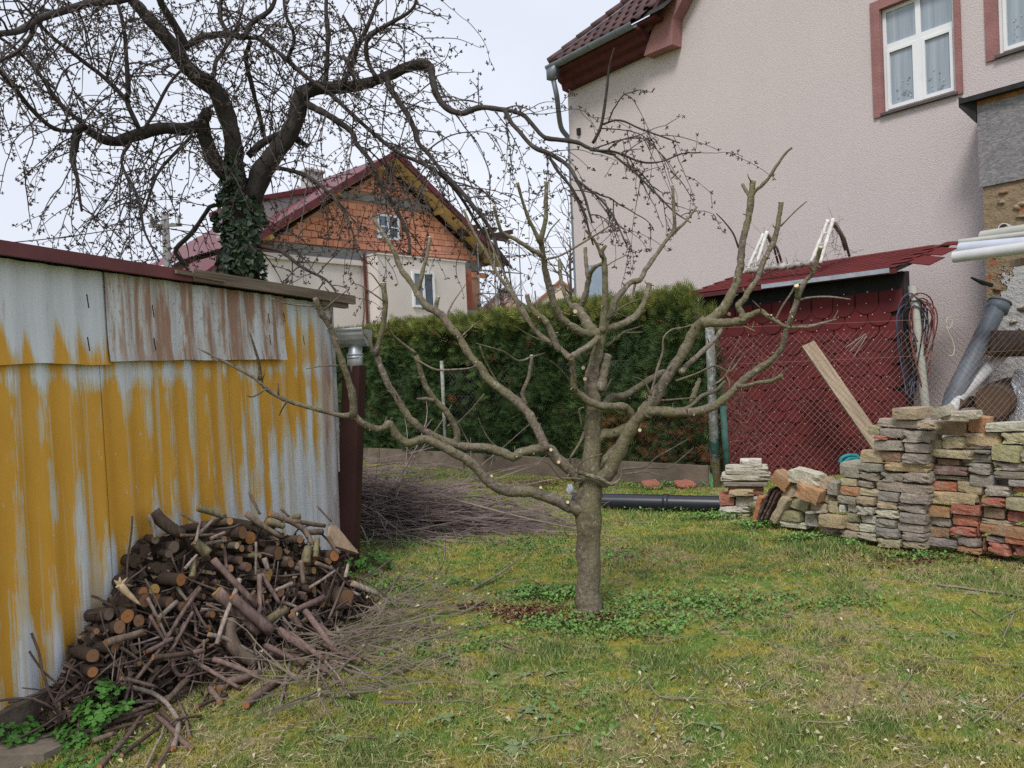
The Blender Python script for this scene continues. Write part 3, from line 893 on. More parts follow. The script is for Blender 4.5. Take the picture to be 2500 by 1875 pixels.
dm = part(froot, 'dormer', mb, simple('dormer_plaster', (.36, .345, .34), .06, 1, .95, 0, coord='pos'))
mb = MB()
pt = [FH.hit(*q, -1.9) for q in ((790, 452), (612, 482), (612, 494), (790, 466))]
mb.prism([FH.at(a, z, -1.8) for a, z in pt], FH.n * -3.4)
part(froot, 'dormer_roof', mb, M_fred, sub=dm)
mb = MB(); a_, z_ = FH.hit(771, 420, -3); fbar(mb, a_ - .35, a_ + .35, z_ - 2, z_, -3.6, -3); fbar(mb, a_ - .42, a_ + .42, z_, z_ + .1, -3.68, -2.92)
part(froot, 'chimney', mb, simple('chimney_plaster', (.42, .40, .38), .1, 2, .95, 0, coord='pos'))
mb = MB()                                           # low red porch roof at the left
pt = [FH.hit(*q, .8) for q in ((440, 705), (575, 610), (575, 640), (440, 735))]
mb.prism([FH.at(a, z, .8) for a, z in pt], FH.n * -3)
part(froot, 'porch_roof', mb, M_fred)
mb = MB(); a_, z_ = FH.hit(470, 700, .2); b_ = FH.hit(600, 700, .2)[0]; fbar(mb, a_, b_, 0, z_ + .4, -2, .2)
part(froot, 'porch_wall', mb, M_fplast)

# ---------------------------------------------------------------- distant houses, pole, wires
def small_house(name, px0, px1, pyt, d, zroof, wallc, roofc, label):
    p0, p1 = P(px0, 850, d), P(px1, 850, d)
    zt = P(px0, pyt, d).z
    root = empty(name, ((p0.x + p1.x) / 2, p0.y, 0), label, 'house')
    u = Vector((p1.x - p0.x, p1.y - p0.y, 0)); bk = Vector((0, 6, 0))
    m = MB(); z1 = Vector((0, 0, zt)); a = Vector((p0.x, p0.y, 0)); b = Vector((p1.x, p1.y, 0))
    m.prism([a, b, b + z1, (a + b) / 2 + z1 + Vector((0, 0, zroof)), a + z1], bk)
    part(root, 'wall', m, wallc)
    m = MB(); ap = (a + b) / 2 + z1 + Vector((0, 0, zroof + .1)); o = Vector((0, -.3, 0))
    for e, q in ((a + z1, -1), (b + z1, 1)):
        e2 = e + u.normalized() * q * .4 - Vector((0, 0, .15))
        m.prism([ap + o, e2 + o, e2 + o - Vector((0, 0, .2)), ap + o - Vector((0, 0, .2))], bk * 1.1)
    part(root, 'roof', m, roofc)
    for f in (.3, .62):
        m = MB(); c = a + u * f + Vector((0, -.04, zt * .72)); m.box(c, (.9, .1, 1.3)); part(root, 'window', m, M_glassdark)
small_house('pink_house', 1172, 1300, 765, 62, 1.9, simple('far_pink', (.52, .32, .31), .05, .5, .95, 0, coord='pos'), simple('far_grey_roof', (.16, .13, .14), .1, 1, .9, 0, coord='pos'), 'small pale pink gabled house far behind the hedge')
small_house('orange_roof_house', 1310, 1440, 745, 70, 2.2, simple('far_cream', (.55, .47, .38), .05, .5, .95, 0, coord='pos'), simple('far_orange_roof', (.40, .14, .07), .1, 1, .9, 0, coord='pos'), 'distant house with an orange roof beside the big house corner')
pr = P(418, 800, 21); pt_ = P(418, 520, 21)
mb = MB(); mb.tube([(pr.x, pr.y, 0), (pr.x, pr.y, pt_.z)], [.14, .10], 10)
root = empty('utility_pole', (pr.x, pr.y, 0), 'grey concrete utility pole behind the cherry tree', 'pole')
part(root, 'shaft', mb, M_conc, True)
mb = MB(); mb.box((pr.x, pr.y, pt_.z - .35), (.9, .08, .08)); mb.tube([(pr.x - .38, pr.y, pt_.z - .3), (pr.x - .38, pr.y, pt_.z - .12)], .04, 6); mb.tube([(pr.x + .38, pr.y, pt_.z - .3), (pr.x + .38, pr.y, pt_.z - .12)], .04, 6)
part(root, 'crossarm', mb, M_conc)
M_wire = simple('black_wire', (.03, .03, .035), .1, 3, .6, 0)
for k, (a, b, sag, lab) in enumerate([(P(-200, 605, 16), P(418, 533, 21), .15, 'thin overhead wire running left from the utility pole'),
                                (P(418, 545, 21), P(1420, 602, 40), .3, 'upper overhead wire crossing in front of the block gable'),
                                (P(418, 560, 21), P(1420, 616, 40), .4, 'lower overhead wire crossing in front of the block gable'),
                                (P(1160, 525, 40), P(1420, 445, 30), .1, 'overhead wire rising to the rendered house corner')]):
    mb = MB(); pts = [a.lerp(b, i / 12) - Vector((0, 0, sag * 4 * (i / 12) * (1 - i / 12))) for i in range(13)]
    mb.tube(pts, .016, 4)
    o = mb.obj('overhead_wire', M_wire); tag(o, lab, 'wire')

# ================================================================ red shingled shed
M_shingle = None
n = NB('red_shingle', .95, .1)
v = n.pos()
c = n.mix(n.noise(v, 60, 3, .7), (.105, .016, .017), (.19, .034, .034))
c = n.mix(n.math('MULTIPLY', n.info(), .75), c, (.085, .02, .022))
c = n.mix(n.math('MULTIPLY', n.noise(v, 1.2, 4), .35), c, (.11, .04, .04))
n.col(c).bump(n.noise(v, 160, 2), .5, .004)
M_shingle = n.m
RS = Wall((5.3, 10.2), (.62, -.79))
rroot = empty('red_shed', RS.at(-1.5, 0), 'garden shed clad in dark red scalloped shingles behind the wire fence', 'shed')
sr0 = RS.hit(1712, 900)[0]; sr1 = RS.hit(2210, 800)[0]
zsh = RS.hit(2190, 708)[1]                          # top of the shingles
zev = RS.hit(2180, 655, .28)[1]                     # eave
mb = MB()
mb.hexa([RS.at(a, z, o) for z in (-.7, zev - .02) for o in (-1.3, -.01) for a in ((sr0, sr1 - .004) if o > -1 else (sr0 - .8, sr1 - 1.5))])
part(rroot, 'wall', mb, M_black)
mb = MB(); mb.hexa([RS.at(a, z, o) for z in (-.7, zev - .03) for o in (-.06, .004) for a in (sr1 - .002, sr1 + .05)])
part(rroot, 'corner_post', mb, simple('dark_post', (.04, .03, .03), .3, 5, .9, .2, coord='pos'))
def scallop(w, h, th):
    m = MB(); g_ = .011
    pts = [(-w / 2 + g_, h), (w / 2 - g_, h)]
    for i in range(9):
        an = -math.pi * i / 8
        pts.append((math.cos(an) * (w / 2 - g_), math.sin(an) * w * .36 + w * .36))
    nn = len(pts)
    vs = [(x, -th, z) for x, z in pts] + [(x, 0, z) for x, z in pts]
    m.add(vs, [tuple(range(nn))] + [(i, nn + i, nn + (i + 1) % nn, (i + 1) % nn) for i in range(nn)])
    return m.mesh('shingle', M_shingle)
SW, EX = .333, .172
sme = scallop(SW, .30, .022)
nails = MB()
tl_ = Matrix.Rotation(-.075, 4, 'X')
row = 0
z = zsh - .30
wm = RS.mat().to_4x4()
while z > -.75:
    for i in range(-1, 14):
        a = sr1 - .167 - i * SW - (row % 2) * SW / 2
        if a - SW / 2 < sr0 - .1 or a + SW / 2 > sr1 + .02: continue
        o = link('shingle', sme, mw=Matrix.Translation(RS.at(a + R.uniform(-.008, .008), z + R.uniform(-.01, .01), .004)) @ wm @ tl_ @ Matrix.Rotation(R.uniform(-.03, .03), 4, 'Y') @ Matrix.Rotation(R.uniform(-.02, .03), 4, 'X')); under(o, rroot)
        for e in (-.085, .085) if R.random() < .45 else (0,):
            p = RS.at(a + e, z + .17 + R.uniform(-.012, .012), .036)
            nails.add([p + (RS.u * math.cos(t) + Vector((0, 0, 1)) * math.sin(t)) * .0085 for t in np.arange(6) * 1.047] , [tuple(range(6))])
    z -= EX; row += 1
for i in range(9):
    p = RS.at(sr1 - .15 - i * .34, zsh + .015, .012); nails.add([p + (RS.u * math.cos(t) + Vector((0, 0, 1)) * math.sin(t)) * .011 for t in np.arange(6) * 1.047], [tuple(range(6))])
part(rroot, 'nail_heads', nails, simple('white_nail', (.5, .44, .41), .1, 5, .6, 0), kind='stuff')
# roof
RSL = math.radians(14.5)
e0_ = RS.hit(1668, 716, .3)[0]; e1_ = RS.hit(2188, 645, .3)[0]
def rr_(a, k, lift=0): return RS.at(a, zev + math.sin(RSL) * k + math.cos(RSL) * lift, .3 - math.cos(RSL) * k + math.sin(RSL) * lift)
mb = MB()
RL = 1.72
mb.hexa([rr_(a, k, l) for l in (-.05, -.004) for k in (0, RL) for a in (e0_, e1_)])
rf = part(rroot, 'roof', mb, M_black)
tb = MB(); g_ = .004
tb.add([(-SW / 2 + g_, 0, .012), (SW / 2 - g_, 0, .012), (SW / 2 - g_, .24, .002), (-SW / 2 + g_, .24, .002), (-SW / 2 + g_, 0, .0), (SW / 2 - g_, 0, .0)], [(0, 1, 2, 3), (4, 5, 1, 0)])
tme2 = tb.mesh('roof_shingle', M_shingle)
nx = RS.u; ny = (rr_(0, 1) - rr_(0, 0)).normalized(); nz_ = nx.cross(ny)
TB2 = Matrix(((nx.x, ny.x, nz_.x), (nx.y, ny.y, nz_.y), (nx.z, ny.z, nz_.z))).to_4x4()
for j in range(10):
    for i in range(12):
        a = e1_ - SW / 2 - i * SW - (j % 2) * SW / 2
        if a - SW / 2 < e0_ - .01: continue
        o = link('roof_shingle', tme2, mw=Matrix.Translation(rr_(a, j * .165, .006)) @ TB2); o.parent = rf
mb = MB()
for j, (a, b) in enumerate(((0, .16), (.10, .24))):   # curled shingles at the right verge
    mb.hexa([rr_(e1_ + x, .35 + j * .55 + y, l - (x ** 2) * 1.2) for l in (0, .012) for y in (0, .5) for x in (-.05, .26 - .05 * j)])
mb.hexa([rr_(e1_ + x, 1.5 + y, l - x * .1) for l in (0, .015) for y in (0, .25) for x in (-.05, .3)])
part(rroot, 'curled_shingle', mb, M_shingle, sub=rf)
mb = MB()                                           # hanging rounded tab at the left end
p = [(0, 0), (.27, .02)] + [(.135 + math.cos(t) * .135, -.08 + math.sin(t) * .13) for t in -np.arange(9) / 8 * math.pi]
mb.prism([RS.at(e0_ + x, zev + z - .01, .325) for x, z in p], RS.n * .012)
part(rroot, 'hanging_tab', mb, M_shingle, sub=rf)
mb = MB()
f0 = RS.hit(1858, 690, .32)[0]; f1 = RS.hit(2170, 650, .32)[0]
mb.hexa([RS.at(a, z, o) for z in (zev - .055, zev + .008) for o in (.305, .318) for a in (f0, f1)])
part(rroot, 'drip_edge', mb, M_zinc2, label='bare metal drip edge')
mb = MB(); mb.hexa([RS.at(a, z, o) for z in (zev - .07, zev - .004) for o in (.29, .304) for a in (e0_, e1_)])
part(rroot, 'fascia', mb, M_darkred)

# ================================================================ thuja hedge, concrete plinth and wire fences
hA = G(840, 1122); hB = G(1745, 1190)
FN = Wall(hA, (hB - hA))
flen = (hB - hA).length
n = NB('thuja', .75, .2)
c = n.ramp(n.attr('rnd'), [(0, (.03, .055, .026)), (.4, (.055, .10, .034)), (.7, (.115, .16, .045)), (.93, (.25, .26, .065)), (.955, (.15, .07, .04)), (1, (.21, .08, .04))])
n.col(c)
M_thuja = n.m
def frond_soup(p, dirs, size, rnd, seed):
    """flat scale-leaved sprays: a fan of seven narrow leaflets along a stem"""
    r = np.random.default_rng(seed); m = len(p)
    d = dirs / np.linalg.norm(dirs, axis=1)[:, None]
    a = np.cross(d, r.normal(size=(m, 3))); a /= np.linalg.norm(a, axis=1)[:, None]
    Vs, Fs, base = [], [], 0
    for (t0, t1, sd_, w_) in ((0, 1.0, 0, .11), (.1, .62, .42, .1), (.1, .62, -.42, .1), (.32, .85, .36, .09), (.32, .85, -.36, .09), (.0, .35, .4, .1), (.0, .35, -.4, .1), (.5, 1.0, .22, .08), (.5, 1.0, -.22, .08)):
        s = size[:, None]
        p0 = p + d * s * t0; p1 = p + d * s * t1 + a * s * sd_
        q = p1 - p0
        sd2 = np.cross(q, np.cross(d, a)); sd2 /= np.linalg.norm(sd2, axis=1)[:, None]
        mid = p0 + q * .55
        V = np.stack([p0, mid + sd2 * s * w_ * .32, p1, mid - sd2 * s * w_ * .32], 1).reshape(-1, 3)
        i = np.arange(m) * 4 + base
        Fs.append(np.stack([i, i + 1, i + 2, i + 3], -1)); Vs.append(V); base += m * 4
    return np.concatenate(Vs), np.concatenate(Fs), np.tile(rnd, 9)
nf = 60000
r_ = np.random.default_rng(71)
ss = r_.uniform(-1.0, flen + .25, nf)
htop = 2.30 - .02 * ss / flen + .10 * (vn(ss, ss * 0, 2.2, 72) - .5) + .05 * (vn(ss, ss * 0, 7, 73) - .5)
rightpart = ss > flen - 1.6
htop = htop - .27 * np.clip((ss - FN.hit(1668, 800)[0]) / .15, 0, 1)
top = r_.random(nf) < .28
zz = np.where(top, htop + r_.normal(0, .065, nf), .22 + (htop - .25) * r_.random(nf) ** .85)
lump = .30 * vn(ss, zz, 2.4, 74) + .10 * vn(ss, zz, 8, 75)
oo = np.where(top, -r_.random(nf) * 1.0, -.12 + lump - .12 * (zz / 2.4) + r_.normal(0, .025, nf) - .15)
# thin places where the wire shows
px_hole = (np.abs(ss - FN.hit(1130, 960)[0]) < .42) & (zz < 1.75) & (zz > .75)
px_hole2 = (ss > flen - 1.15) & (zz < 1.15)
keep = (ss < flen + .08 + np.minimum(oo + .15, 0) * 1.5) & ~(px_hole & (r_.random(nf) < .93)) & ~(px_hole2 & (r_.random(nf) < .55))
ss, zz, oo, top = ss[keep], zz[keep], oo[keep], top[keep]
m = len(ss)
u3 = np.array(FN.u); n3 = np.array(FN.n); o3 = np.array(FN.o)
Pp = o3[None] + ss[:, None] * u3 + oo[:, None] * n3 + np.stack([0 * zz, 0 * zz, zz], -1)
dd = n3[None] * r_.uniform(.25, 1.0, m)[:, None] + np.array([0, 0, 1.0])[None] * (r_.normal(.05, .6, m) + top * 1.0)[:, None] + u3[None] * r_.normal(0, .6, m)[:, None]
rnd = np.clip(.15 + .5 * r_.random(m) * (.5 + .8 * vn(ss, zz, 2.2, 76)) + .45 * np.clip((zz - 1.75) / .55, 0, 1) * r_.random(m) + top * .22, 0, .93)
dead = ((ss > flen - 1.6) & (zz < .9) & (r_.random(m) < .4)) | (r_.random(m) < .012)
rnd = np.where(dead, .955 + .045 * r_.random(m), rnd)
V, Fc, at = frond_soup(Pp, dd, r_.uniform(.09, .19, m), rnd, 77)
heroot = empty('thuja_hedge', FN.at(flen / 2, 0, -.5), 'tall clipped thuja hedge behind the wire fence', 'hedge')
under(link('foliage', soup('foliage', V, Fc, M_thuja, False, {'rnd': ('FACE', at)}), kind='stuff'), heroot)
mb = MB()                                           # dark core behind the fronds; the hedge's inner shade is in its colour
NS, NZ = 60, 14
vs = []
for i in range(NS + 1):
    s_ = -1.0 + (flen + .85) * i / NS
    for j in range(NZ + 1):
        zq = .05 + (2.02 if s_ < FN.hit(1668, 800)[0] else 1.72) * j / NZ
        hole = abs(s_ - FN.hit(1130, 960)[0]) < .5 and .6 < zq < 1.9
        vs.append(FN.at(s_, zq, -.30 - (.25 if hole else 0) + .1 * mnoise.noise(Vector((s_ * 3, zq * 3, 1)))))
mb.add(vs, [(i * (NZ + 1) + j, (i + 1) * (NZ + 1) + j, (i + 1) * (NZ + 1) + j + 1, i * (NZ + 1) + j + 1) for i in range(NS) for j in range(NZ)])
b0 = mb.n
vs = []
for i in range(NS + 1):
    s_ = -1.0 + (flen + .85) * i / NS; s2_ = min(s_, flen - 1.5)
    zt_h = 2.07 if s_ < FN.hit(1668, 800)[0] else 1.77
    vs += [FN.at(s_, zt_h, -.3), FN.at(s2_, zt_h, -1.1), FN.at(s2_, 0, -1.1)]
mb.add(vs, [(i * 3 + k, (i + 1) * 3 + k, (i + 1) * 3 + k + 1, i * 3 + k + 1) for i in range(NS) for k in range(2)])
part(heroot, 'twigs', mb, simple('hedge_dark_core', (.02, .022, .012), .4, 9, .95, .6, coord='pos'), kind='stuff')  # this part is the dark core sheet, coloured as inner shade
for k in range(9):
    m_ = MB(); a = -.6 + k * (flen + .4) / 8
    m_.tube([FN.at(a, 0, -.62), FN.at(a + R.uniform(-.05, .05), 1.1, -.6), FN.at(a, 2.1, -.6)], [.045, .035, .012], 6)
    part(heroot, 'stem', m_, simple('thuja_stem', (.12, .075, .05), .2, 9, .9, .4), True)

# concrete plinth panels
proot = empty('concrete_plinth', FN.at(flen / 2, 0, .06), 'low stained concrete plinth along the foot of the hedge', 'plinth')
M_plinth = simple('stained_concrete', (.16, .125, .095), .35, 2.2, .95, .5, 25, .01, coord='pos')
npl = 4
for k in range(npl):
    m_ = MB(); a = -.9 + k * (flen + .9) / npl; b = a + (flen + .9) / npl - .03
    m_.hexa([FN.at(x, z, o) for z in (0, .27 + R.uniform(-.01, .01)) for o in (.04, .11) for x in (a, b)])
    part(proot, 'panel', m_, M_plinth)

n = NB('rusty_wire', .8, .3); n.col(n.mix(n.noise(n.pos(), 3, 3), (.15, .08, .07), (.33, .20, .175))); M_rwire = n.m
M_gwire = simple('grey_wire', (.13, .135, .13), .3, 3, .7, 0, coord='pos')
def wire_fence(root, W_, s0, s1, z0, z1a, z1b, off, r, mat, cell=.082):
    """chain link between level z0 and a top wire that runs from z1a to z1b"""
    mb = MB(); rr = random.Random(3)
    H = max(z1a, z1b) - z0
    def ztop(s): return z1a + (z1b - z1a) * (s - s0) / (s1 - s0)
    for sg in (1, -1):
        k = -int(H / cell) - 1
        while k * cell < (s1 - s0) + H + cell:
            base = s0 + k * cell if sg > 0 else s0 + k * cell
            pts = []
            N_ = 14
            for i in range(N_ + 1):
                t = H * i / N_
                s = base + sg * t
                z = z0 + t
                if s < s0 or s > s1 or z > ztop(s): continue
                pts.append(W_.at(s + .006 * mnoise.noise(Vector((s * 2, z * 2, sg))), z, off + sg * r * .9 + .02 * mnoise.noise(Vector((s * .8, z * .8, 5)))))
            if len(pts) > 1: mb.tube(pts, r, 3, (False, False))
            k += 1
    part(root, 'wire_mesh', mb, mat, kind='stuff')
    for zz_ in (0, -.45):
        m2 = MB(); m2.tube([W_.at(s0 + (s1 - s0) * i / 20, ztop(s0 + (s1 - s0) * i / 20) + zz_ - .012 * math.sin(i * math.pi / 20), off) for i in range(21)], r * 1.35, 4)
        part(root, 'tension_wire', m2, mat)
f1root = empty('hedge_wire_fence', FN.at(flen / 2, 0, .08), 'chain-link fence standing in front of the thuja hedge', 'fence')
wire_fence(f1root, FN, FN.hit(1000, 1000)[0] - .5, flen - .05, .28, 1.62, 1.62, -.10, .0016, M_gwire)
for a in (FN.hit(1088, 950)[0],):
    m_ = MB(); m_.tube([FN.at(a, 0, .06), FN.at(a, 1.75, .06)], .03, 8)
    part(f1root, 'post', m_, simple('whitewashed_post', (.27, .27, .25), .5, 14, .8, .3, coord='pos'), True)
n = NB('mottled_post', .8, .2)
v = n.pos(); zq = n.sep(v)[2]
c = n.ramp(zq, [(0, (.33, .25, .15)), (.36, (.33, .25, .15)), (.365, (.045, .11, .10)), (.60, (.05, .13, .12)), (.605, (.19, .20, .17)), (1.0, (.15, .15, .125))])
c = n.mix(n.ramp(n.noise(v, 16, 4), [(.5, 0), (.6, .7)]), c, (.30, .33, .36))
n.col(c).bump(n.noise(v, 30, 4), .5, .01)
pmat = n.m
# the corner post and the second fence that runs on to the right behind the bricks
c0 = hB + Vector((.02, -.03, 0))
c1 = P(2620, 880, 9.6); c1.z = 0
F2 = Wall(c0, c1 - c0)
l2 = (c1 - c0).length
f2root = empty('garden_wire_fence', F2.at(l2 / 2, 0), 'rusty chain-link fence between the brick stack and the red shed', 'fence')
z1a = F2.hit(1760, 800)[1]; z1b = F2.hit(2500, 768)[1] + .01
wire_fence(f2root, F2, .04, l2, .1, z1a, z1b, 0, .0020, M_rwire)
m_ = MB(); m_.tube([F2.at(0, 0, -.03), F2.at(0, z1a + .1, -.03)], [.062, .058], 10)
part(f2root, 'post', m_, pmat, True, label='mottled grey, green and tan corner post')
m_ = MB(); m_.tube([F2.at(.12, 0, .05), F2.at(.10, 1.0, .05)], .04, 8)
part(f2root, 'post', m_, simple('green_stub', (.04, .10, .085), .3, 12, .7, .2, coord='pos'), True)
m_ = MB(); m_.tube([F2.at(l2, 0, -.04), F2.at(l2, z1b + .1, -.04)], .03, 8)
part(f2root, 'post', m_, M_rwire, True)
m_ = MB(); rr = random.Random(9)                    # dry bindweed stems twisted through the mesh beside the post
for k in range(60):
    a = rr.uniform(.03, .55); z = rr.uniform(.1, 1.55)
    q = [(a, z)]
    for i in range(6): q.append((q[-1][0] + rr.uniform(-.09, .09), q[-1][1] + rr.uniform(-.05, .13)))
    m_.tube([F2.at(max(.01, x), min(y, z1a), .02 + rr.uniform(-.02, .02)) for x, y in q], .003, 3)
part(f2root, 'dry_stems', m_, simple('dry_stem', (.17, .095, .075), .3, 5, .9, 0, coord='pos'), kind='stuff')
# ================================================================ corrugated tin shed on the left
tA = G(60, 1815); tB = G(838, 1398)
TS = Wall(tA, tB - tA)
tl = (tB - tA).length
tnear = -1.6
TZ0 = .17
ztA = TS.hit(60, 640)[1]; ztB = TS.hit(800, 742)[1]
def tz(s): return ztA + (ztB - ztA) * s / tl
sroot = empty('tin_shed', TS.at(tl / 2, 0, -.6), 'corrugated sheet-metal shed with peeling yellow paint on the left', 'shed')
def tin_mat(name, mode):
    n = NB(name, .62, .3)
    v = n.coord('UV')                               # u along the wall, v height, in metres
    q = n.sep(v); u_, z_ = q[0], q[1]
    warp = n.noise(v, 2.0, 3)
    st = n.map(v, (6.5, .75, 1))
    streak = n.noise(st, 1.0, 6, .62, .5)
    fine = n.noise(n.map(v, (45, 2.2, 1)), 1.0, 4, .7)
    patch = n.noise(n.map(v, (1.7, 1.0, 1), (3.1, .6, 0)), 1.0, 4, .6)
    zinc = n.mix(n.noise(n.map(v, (20, 1.2, 1), (2, 5, 0)), 1.0, 5, .7), (.47, .50, .55), (.74, .77, .82))
    cream = n.mix(fine, (.47, .38, .22), (.64, .58, .45))
    yel = n.mix(n.noise(n.map(v, (9, 3, 1)), 1.0, 5, .65), (.53, .255, .025), (.70, .39, .06))
    rust = n.mix(fine, (.20, .065, .025), (.36, .16, .07))
    wave = n.math('SINE', n.math('MULTIPLY', u_, 2 * math.pi / .162))  # pales the crests: worn paint and a painted highlight together
    brush = n.noise(n.map(v, (95, 1.3, 1), (5, 3, 0)), 1.0, 4, .75)
    if mode == 'low':                               # paint worn off in vertical runs; crests also get painted highlights
        g = n.math('ADD', n.math('MULTIPLY', streak, .50), n.math('MULTIPLY', patch, .50))
        h = n.math('MINIMUM', n.math('MULTIPLY', n.math('SUBTRACT', z_, n.math('ADD', .42, n.math('MULTIPLY', u_, .22))), .17), .075)
        far = n.math('MULTIPLY', n.math('MAXIMUM', n.math('SUBTRACT', u_, .8), 0.0), -.012)
        hi = n.math('MULTIPLY', n.math('MAXIMUM', n.math('SUBTRACT', z_, 1.72), 0.0), -.42)
        seam = n.math('MULTIPLY', n.math('MAXIMUM', n.math('SUBTRACT', .10, n.math('ABSOLUTE', n.math('SUBTRACT', z_, 1.66))), 0.0), -1.0)
        g = n.math('ADD', n.math('ADD', g, h), n.math('ADD', far, n.math('ADD', hi, seam)))
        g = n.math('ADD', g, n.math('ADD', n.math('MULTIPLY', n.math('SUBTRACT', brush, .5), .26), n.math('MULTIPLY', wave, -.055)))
        c = n.mix(n.ramp(g, [(.45, 0), (.475, 1)]), zinc, cream)
        c = n.mix(n.ramp(g, [(.502, 0), (.527, 1)]), c, yel)
        run = n.ramp(n.noise(n.map(v, (17, .35, 1), (11, 0, 0)), 1.0, 3, .6), [(.56, 0), (.62, .7)])
        c = n.mix(run, c, cream)
        flake = n.ramp(n.noise(n.map(v, (22, 7, 1), (1, 8, 0)), 1.0, 5, .75), [(.66, 0), (.68, .8)])
        c = n.mix(flake, c, zinc)
        c = n.mix(n.ramp(n.noise(n.map(v, (30, .8, 1), (2, 7, 0)), 1.0, 5, .7), [(.58, 0), (.78, .35)]), c, (.30, .18, .08))
        edge = n.ramp(n.math('DIVIDE', u_, tl), [(.90, 0), (.965, 1)])
        c = n.mix(n.math('MULTIPLY', edge, n.ramp(streak, [(.35, .2), (.6, .9)])), c, n.mix(fine, (.30, .25, .25), (.52, .48, .48)))
        c = n.mix(n.math('MULTIPLY', edge, n.ramp(n.noise(n.map(v, (12, 1.6, 1), (7, 1, 0)), 1.0, 4), [(.52, 0), (.64, .7)])), c, (.26, .10, .085))
    elif mode == 'left':                            # bare zinc on top, paint rising in tongues from below
        g = n.math('ADD', n.math('MULTIPLY', streak, .6), n.math('MULTIPLY', n.math('SUBTRACT', 2.05, z_), .62))
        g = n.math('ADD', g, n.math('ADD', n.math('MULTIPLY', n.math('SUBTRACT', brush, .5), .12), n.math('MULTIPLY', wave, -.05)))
        c = n.mix(n.ramp(g, [(.42, 0), (.46, 1)]), zinc, cream)
        c = n.mix(n.ramp(g, [(.455, 0), (.49, 1)]), c, yel)
        c = n.mix(n.ramp(n.noise(n.map(v, (7, .9, 1), (4, 9, 0)), 1.0, 3), [(.62, 0), (.70, .85)]), c, (.30, .10, .06))
    else:                                           # rusted patch sheet
        g = n.noise(n.map(v, (9, 1.0, 1), (1, 2, 0)), 1.0, 6, .68, .3)
        c = n.mix(n.ramp(g, [(.38, 0), (.55, .8)]), zinc, (.46, .43, .38))
        c = n.mix(n.ramp(n.math('ADD', g, n.math('MULTIPLY', n.math('SUBTRACT', brush, .5), .15)), [(.46, 0), (.58, .75)]), c, rust)
        c = n.mix(n.ramp(n.noise(n.map(v, (11, 1.6, 1), (9, 4, 0)), 1.0, 4), [(.6, 0), (.68, .7)]), c, n.mix(fine, (.22, .14, .15), (.34, .22, .2)))
        c = n.mix(n.math('MULTIPLY', n.ramp(n.noise(n.map(v, (60, 30, 1)), 1.0, 3), [(.58, 0), (.66, 1)]), .6), c, (.42, .20, .07))
    n.col(c)
    n.rough(n.ramp(fine, [(.3, .5), (.7, .8)]))
    n.bump(n.math('ADD', n.math('MULTIPLY', streak, .5), fine), .25, .006)
    return n.m
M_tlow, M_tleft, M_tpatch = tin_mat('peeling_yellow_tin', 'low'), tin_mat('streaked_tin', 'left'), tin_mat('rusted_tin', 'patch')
def sheet(s0, s1, z0, z1, off, mat, amp=.009, label=None, curl=0.0):
    ns, nz_ = max(8, int((s1 - s0) / .016)), 10
    mb = MB(); mb.uv = []
    vs = []
    for j in range(nz_ + 1):
        for i in range(ns + 1):
            s = s0 + (s1 - s0) * i / ns
            za = z0(s) if callable(z0) else z0
            zb = z1(s) if callable(z1) else z1
            z = za + (zb - za) * j / nz_
            o = off + amp * math.sin(2 * math.pi * s / .162) + .006 * mnoise.noise(Vector((s * 1.3, z * 1.1, off * 50))) + (curl * (1 - j / nz_) ** 6)
            vs.append(TS.at(s, z, o)); mb.uv.append((s, z))
    mb.add(vs, [(j * (ns + 1) + i, j * (ns + 1) + i + 1, (j + 1) * (ns + 1) + i + 1, (j + 1) * (ns + 1) + i) for j in range(nz_) for i in range(ns)])
    return part(sroot, 'wall_sheet', mb, mat, True, label=label)
sx1 = TS.hit(246, 750)[0]; sx2 = TS.hit(682, 800)[0]
zs1 = TS.hit(100, 880)[1]; zs2 = TS.hit(460, 872)[1]
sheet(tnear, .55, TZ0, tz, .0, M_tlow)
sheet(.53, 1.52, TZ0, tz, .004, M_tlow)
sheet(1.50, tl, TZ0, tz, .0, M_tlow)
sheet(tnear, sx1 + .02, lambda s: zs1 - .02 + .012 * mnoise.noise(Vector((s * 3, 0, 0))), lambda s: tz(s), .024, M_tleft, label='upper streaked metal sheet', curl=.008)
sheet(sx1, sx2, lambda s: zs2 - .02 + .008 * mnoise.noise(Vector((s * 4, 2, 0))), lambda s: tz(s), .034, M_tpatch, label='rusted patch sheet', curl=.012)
mb = MB()
mb.hexa([TS.at(s, z, o) for z in (TZ0 - .1, min(ztA, ztB) - .05) for o in (-3.2, -.05) for s in (tnear, tl - .01)])
part(sroot, 'frame', mb, simple('dark_wood_frame', (.06, .045, .035), .2, 4, .9, 0, coord='pos'))
mb = MB(); mb.hexa([TS.at(s, z, o) for z in (TZ0 - .12, ztB - .02) for o in (-.06, .016) for s in (tl + .002, tl + .03)])
part(sroot, 'corner_trim', mb, simple('worn_white_edge', (.42, .41, .42), .35, 9, .8, .3, coord='pos'))
# fixing staples
for (a, b) in ((212, 735), (214, 840), (372, 760), (376, 840), (655, 778), (658, 830), (740, 830), (693, 775)):
    s, z = TS.hit(a, b, .05)
    m_ = MB(); m_.tube([TS.at(s, z + .035, .052), TS.at(s + .004, z - .035, .056)], .003, 4)
    part(sroot, 'staple', m_, M_black)
